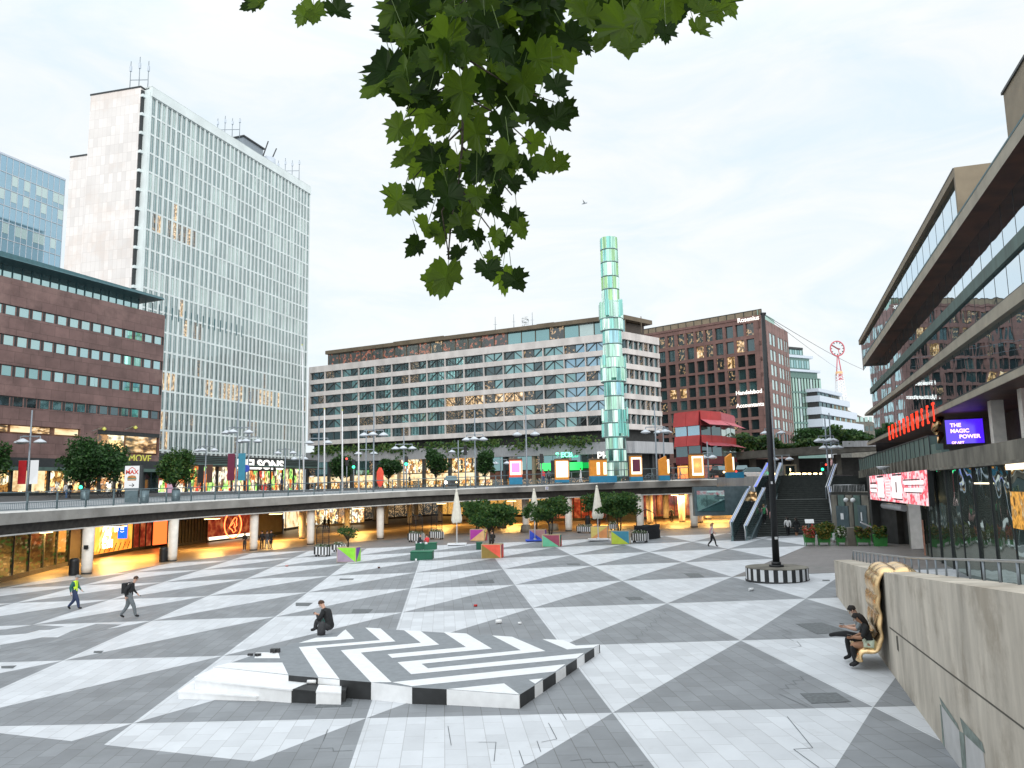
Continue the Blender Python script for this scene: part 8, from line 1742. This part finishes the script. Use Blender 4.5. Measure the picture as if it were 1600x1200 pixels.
edge_leaves = [(628,62,78,20),(612,105,74,25),(600,130,56,35),(640,140,60,0),(630,185,50,30),(648,205,46,5),(640,228,42,35),(628,290,52,40),(650,285,48,5),(668,330,46,25),(655,350,36,45),(690,330,44,-5),(700,395,62,8),(682,405,48,20),(720,362,34,10),(760,385,40,0),(785,395,46,-15),(770,372,34,20),(800,400,40,-20),(795,315,40,-30),(810,325,36,-20),(790,345,34,0),(775,335,34,10),(850,235,52,-25),(825,240,46,0),(868,240,44,-40),(800,262,36,-10),(838,165,52,-25),(860,175,50,-35),(880,165,40,-50),(835,200,40,0),(870,70,72,-15),(885,62,58,-40),(850,85,60,5),(905,70,40,-50),(865,125,46,-20),(815,120,60,0),(790,85,66,10),(700,60,80,5),(740,50,76,0),(680,100,70,10),(720,130,74,0),(760,120,70,-10),(665,160,56,15),(700,180,62,5),(740,190,60,-5),(780,180,56,-15),(680,230,50,10),(715,235,54,0),(750,240,54,0),(785,230,46,-10),(700,280,50,10),(735,285,46,0),(765,290,40,-10),(720,320,42,0),(745,335,34,5),
  (650,20,80,10),(690,10,80,0),(740,10,80,0),(790,20,80,0),(830,20,80,-5),(625,20,60,30),(845,45,60,0),(975,45,86,0),(985,80,44,5),(945,70,44,15),(920,12,70,5),(950,25,66,0),(1000,30,56,-10),(1030,30,50,0),(1060,28,56,-5),(1090,25,54,-10),(1040,52,40,0),(1015,55,36,5),(1085,48,42,-25),(1110,20,46,-20),(1130,5,46,-30),(905,-5,60,0),(1000,5,70,0),(1050,0,70,0),(1090,0,60,0),(490,8,48,0),(520,5,44,-40),(478,10,34,20),(412,-5,38,20),(398,-3,30,50),(405,-8,30,-20)]
for (x, y, s_, a_) in edge_leaves: put(x, (y*1.10 if x < 900 else y)-s_*.35+(18 if x < 560 else 4), s_, 1.9+.9*rg.random()+.2, a_)
import itertools
def inpoly(x, y, P):
    c = False
    for i in range(len(P)):
        (x0, y0), (x1, y1) = P[i], P[(i+1) % len(P)]
        if (y0 > y) != (y1 > y) and x < (x1-x0)*(y-y0)/(y1-y0)+x0: c = not c
    return c
MASS = [(640,-60),(625,40),(612,120),(640,180),(640,240),(650,290),(675,330),(705,345),(760,340),(770,290),(790,270),(800,220),(810,180),(815,120),(850,90),(870,40),(860,-60)]
k = 0
while k < 112:
    x, y = rg.uniform(600, 880), rg.uniform(-60, 345)
    if inpoly(x, y, MASS): s_ = rg.uniform(34, 62)*(1.1 if y < 150 else .85); put(x, y*1.09-s_*.3, s_, rg.uniform(2.0, 3.2), rg.uniform(-35, 35), 'maple_shaded' if rg.random() < .72 else 'maple_leaf'); k += 1  # inner leaves mostly the darker copy, painting shade into the core
k = 0
while k < 60:
    x, y = rg.uniform(900, 1120), rg.uniform(-50, 45)
    if y < 45-(x-900)*.08: put(x, y-12, rg.uniform(30, 50), rg.uniform(2.4, 3.4), rg.uniform(-40, 40)); k += 1
lf.build('leaves', mt); tag(STK.build('leaf_stalks', mt), kind='stuff')
b = MB(); B3 = lambda x, y, Y: atY(x, y, Y)-MTL
b.tube([B3(720,-90,2.4), B3(728,40,2.4), B3(724,150,2.4), B3(722,230,2.4), B3(716,290,2.4), B3(705,345,2.4)], [.009,.007,.0055,.004,.003,.002], 'bark', n=7)
for pts in ([(728,20),(760,60),(800,90),(850,70)], [(726,90),(790,130),(838,150),(868,160)], [(724,150),(780,180),(830,225)], [(722,230),(770,270),(800,305)], [(716,290),(745,330),(775,370)], [(724,120),(670,150),(640,180)], [(722,200),(680,240),(645,280)], [(716,290),(690,330),(702,405)], [(728,0),(680,30),(630,60)], [(705,345),(702,380),(700,405)]): b.tube([B3(x, y, 2.4+.02*i) for i, (x, y) in enumerate(pts)], [.004,.0025,.002,.0015][:len(pts)], 'bark', n=5)
b.tube([B3(560,-120,2.6), B3(740,-60,2.4), B3(950,-30,2.6), B3(1120,-10,2.8)], [.02,.015,.01,.004], 'bark', n=7); b.tube([B3(740,-60,2.4), B3(600,-50,2.5), B3(480,-20,2.6), B3(420,-18,2.6)], [.010,.008,.005,.003], 'bark', n=6); b.build('twigs', mt)
# a gull far off
p = atY(913, 318, 120); t = root('bird', p, 0, 'tiny gull flying right of the maple branch', 'bird'); b = MB(); b.tube([(-.45,0,-.1),(-.1,0,0),(.3,0,.08),(.5,0,.1)], [.02,.11,.09,.02], 'lamp_grey', n=6); b.poly([(-.1,0,.05),(.2,0,.08),(.7,.5,.5)], 'lamp_grey'); b.poly([(-.1,0,.05),(.2,0,.08),(-.3,-.4,.55)], 'lamp_grey'); b.build('body', t)
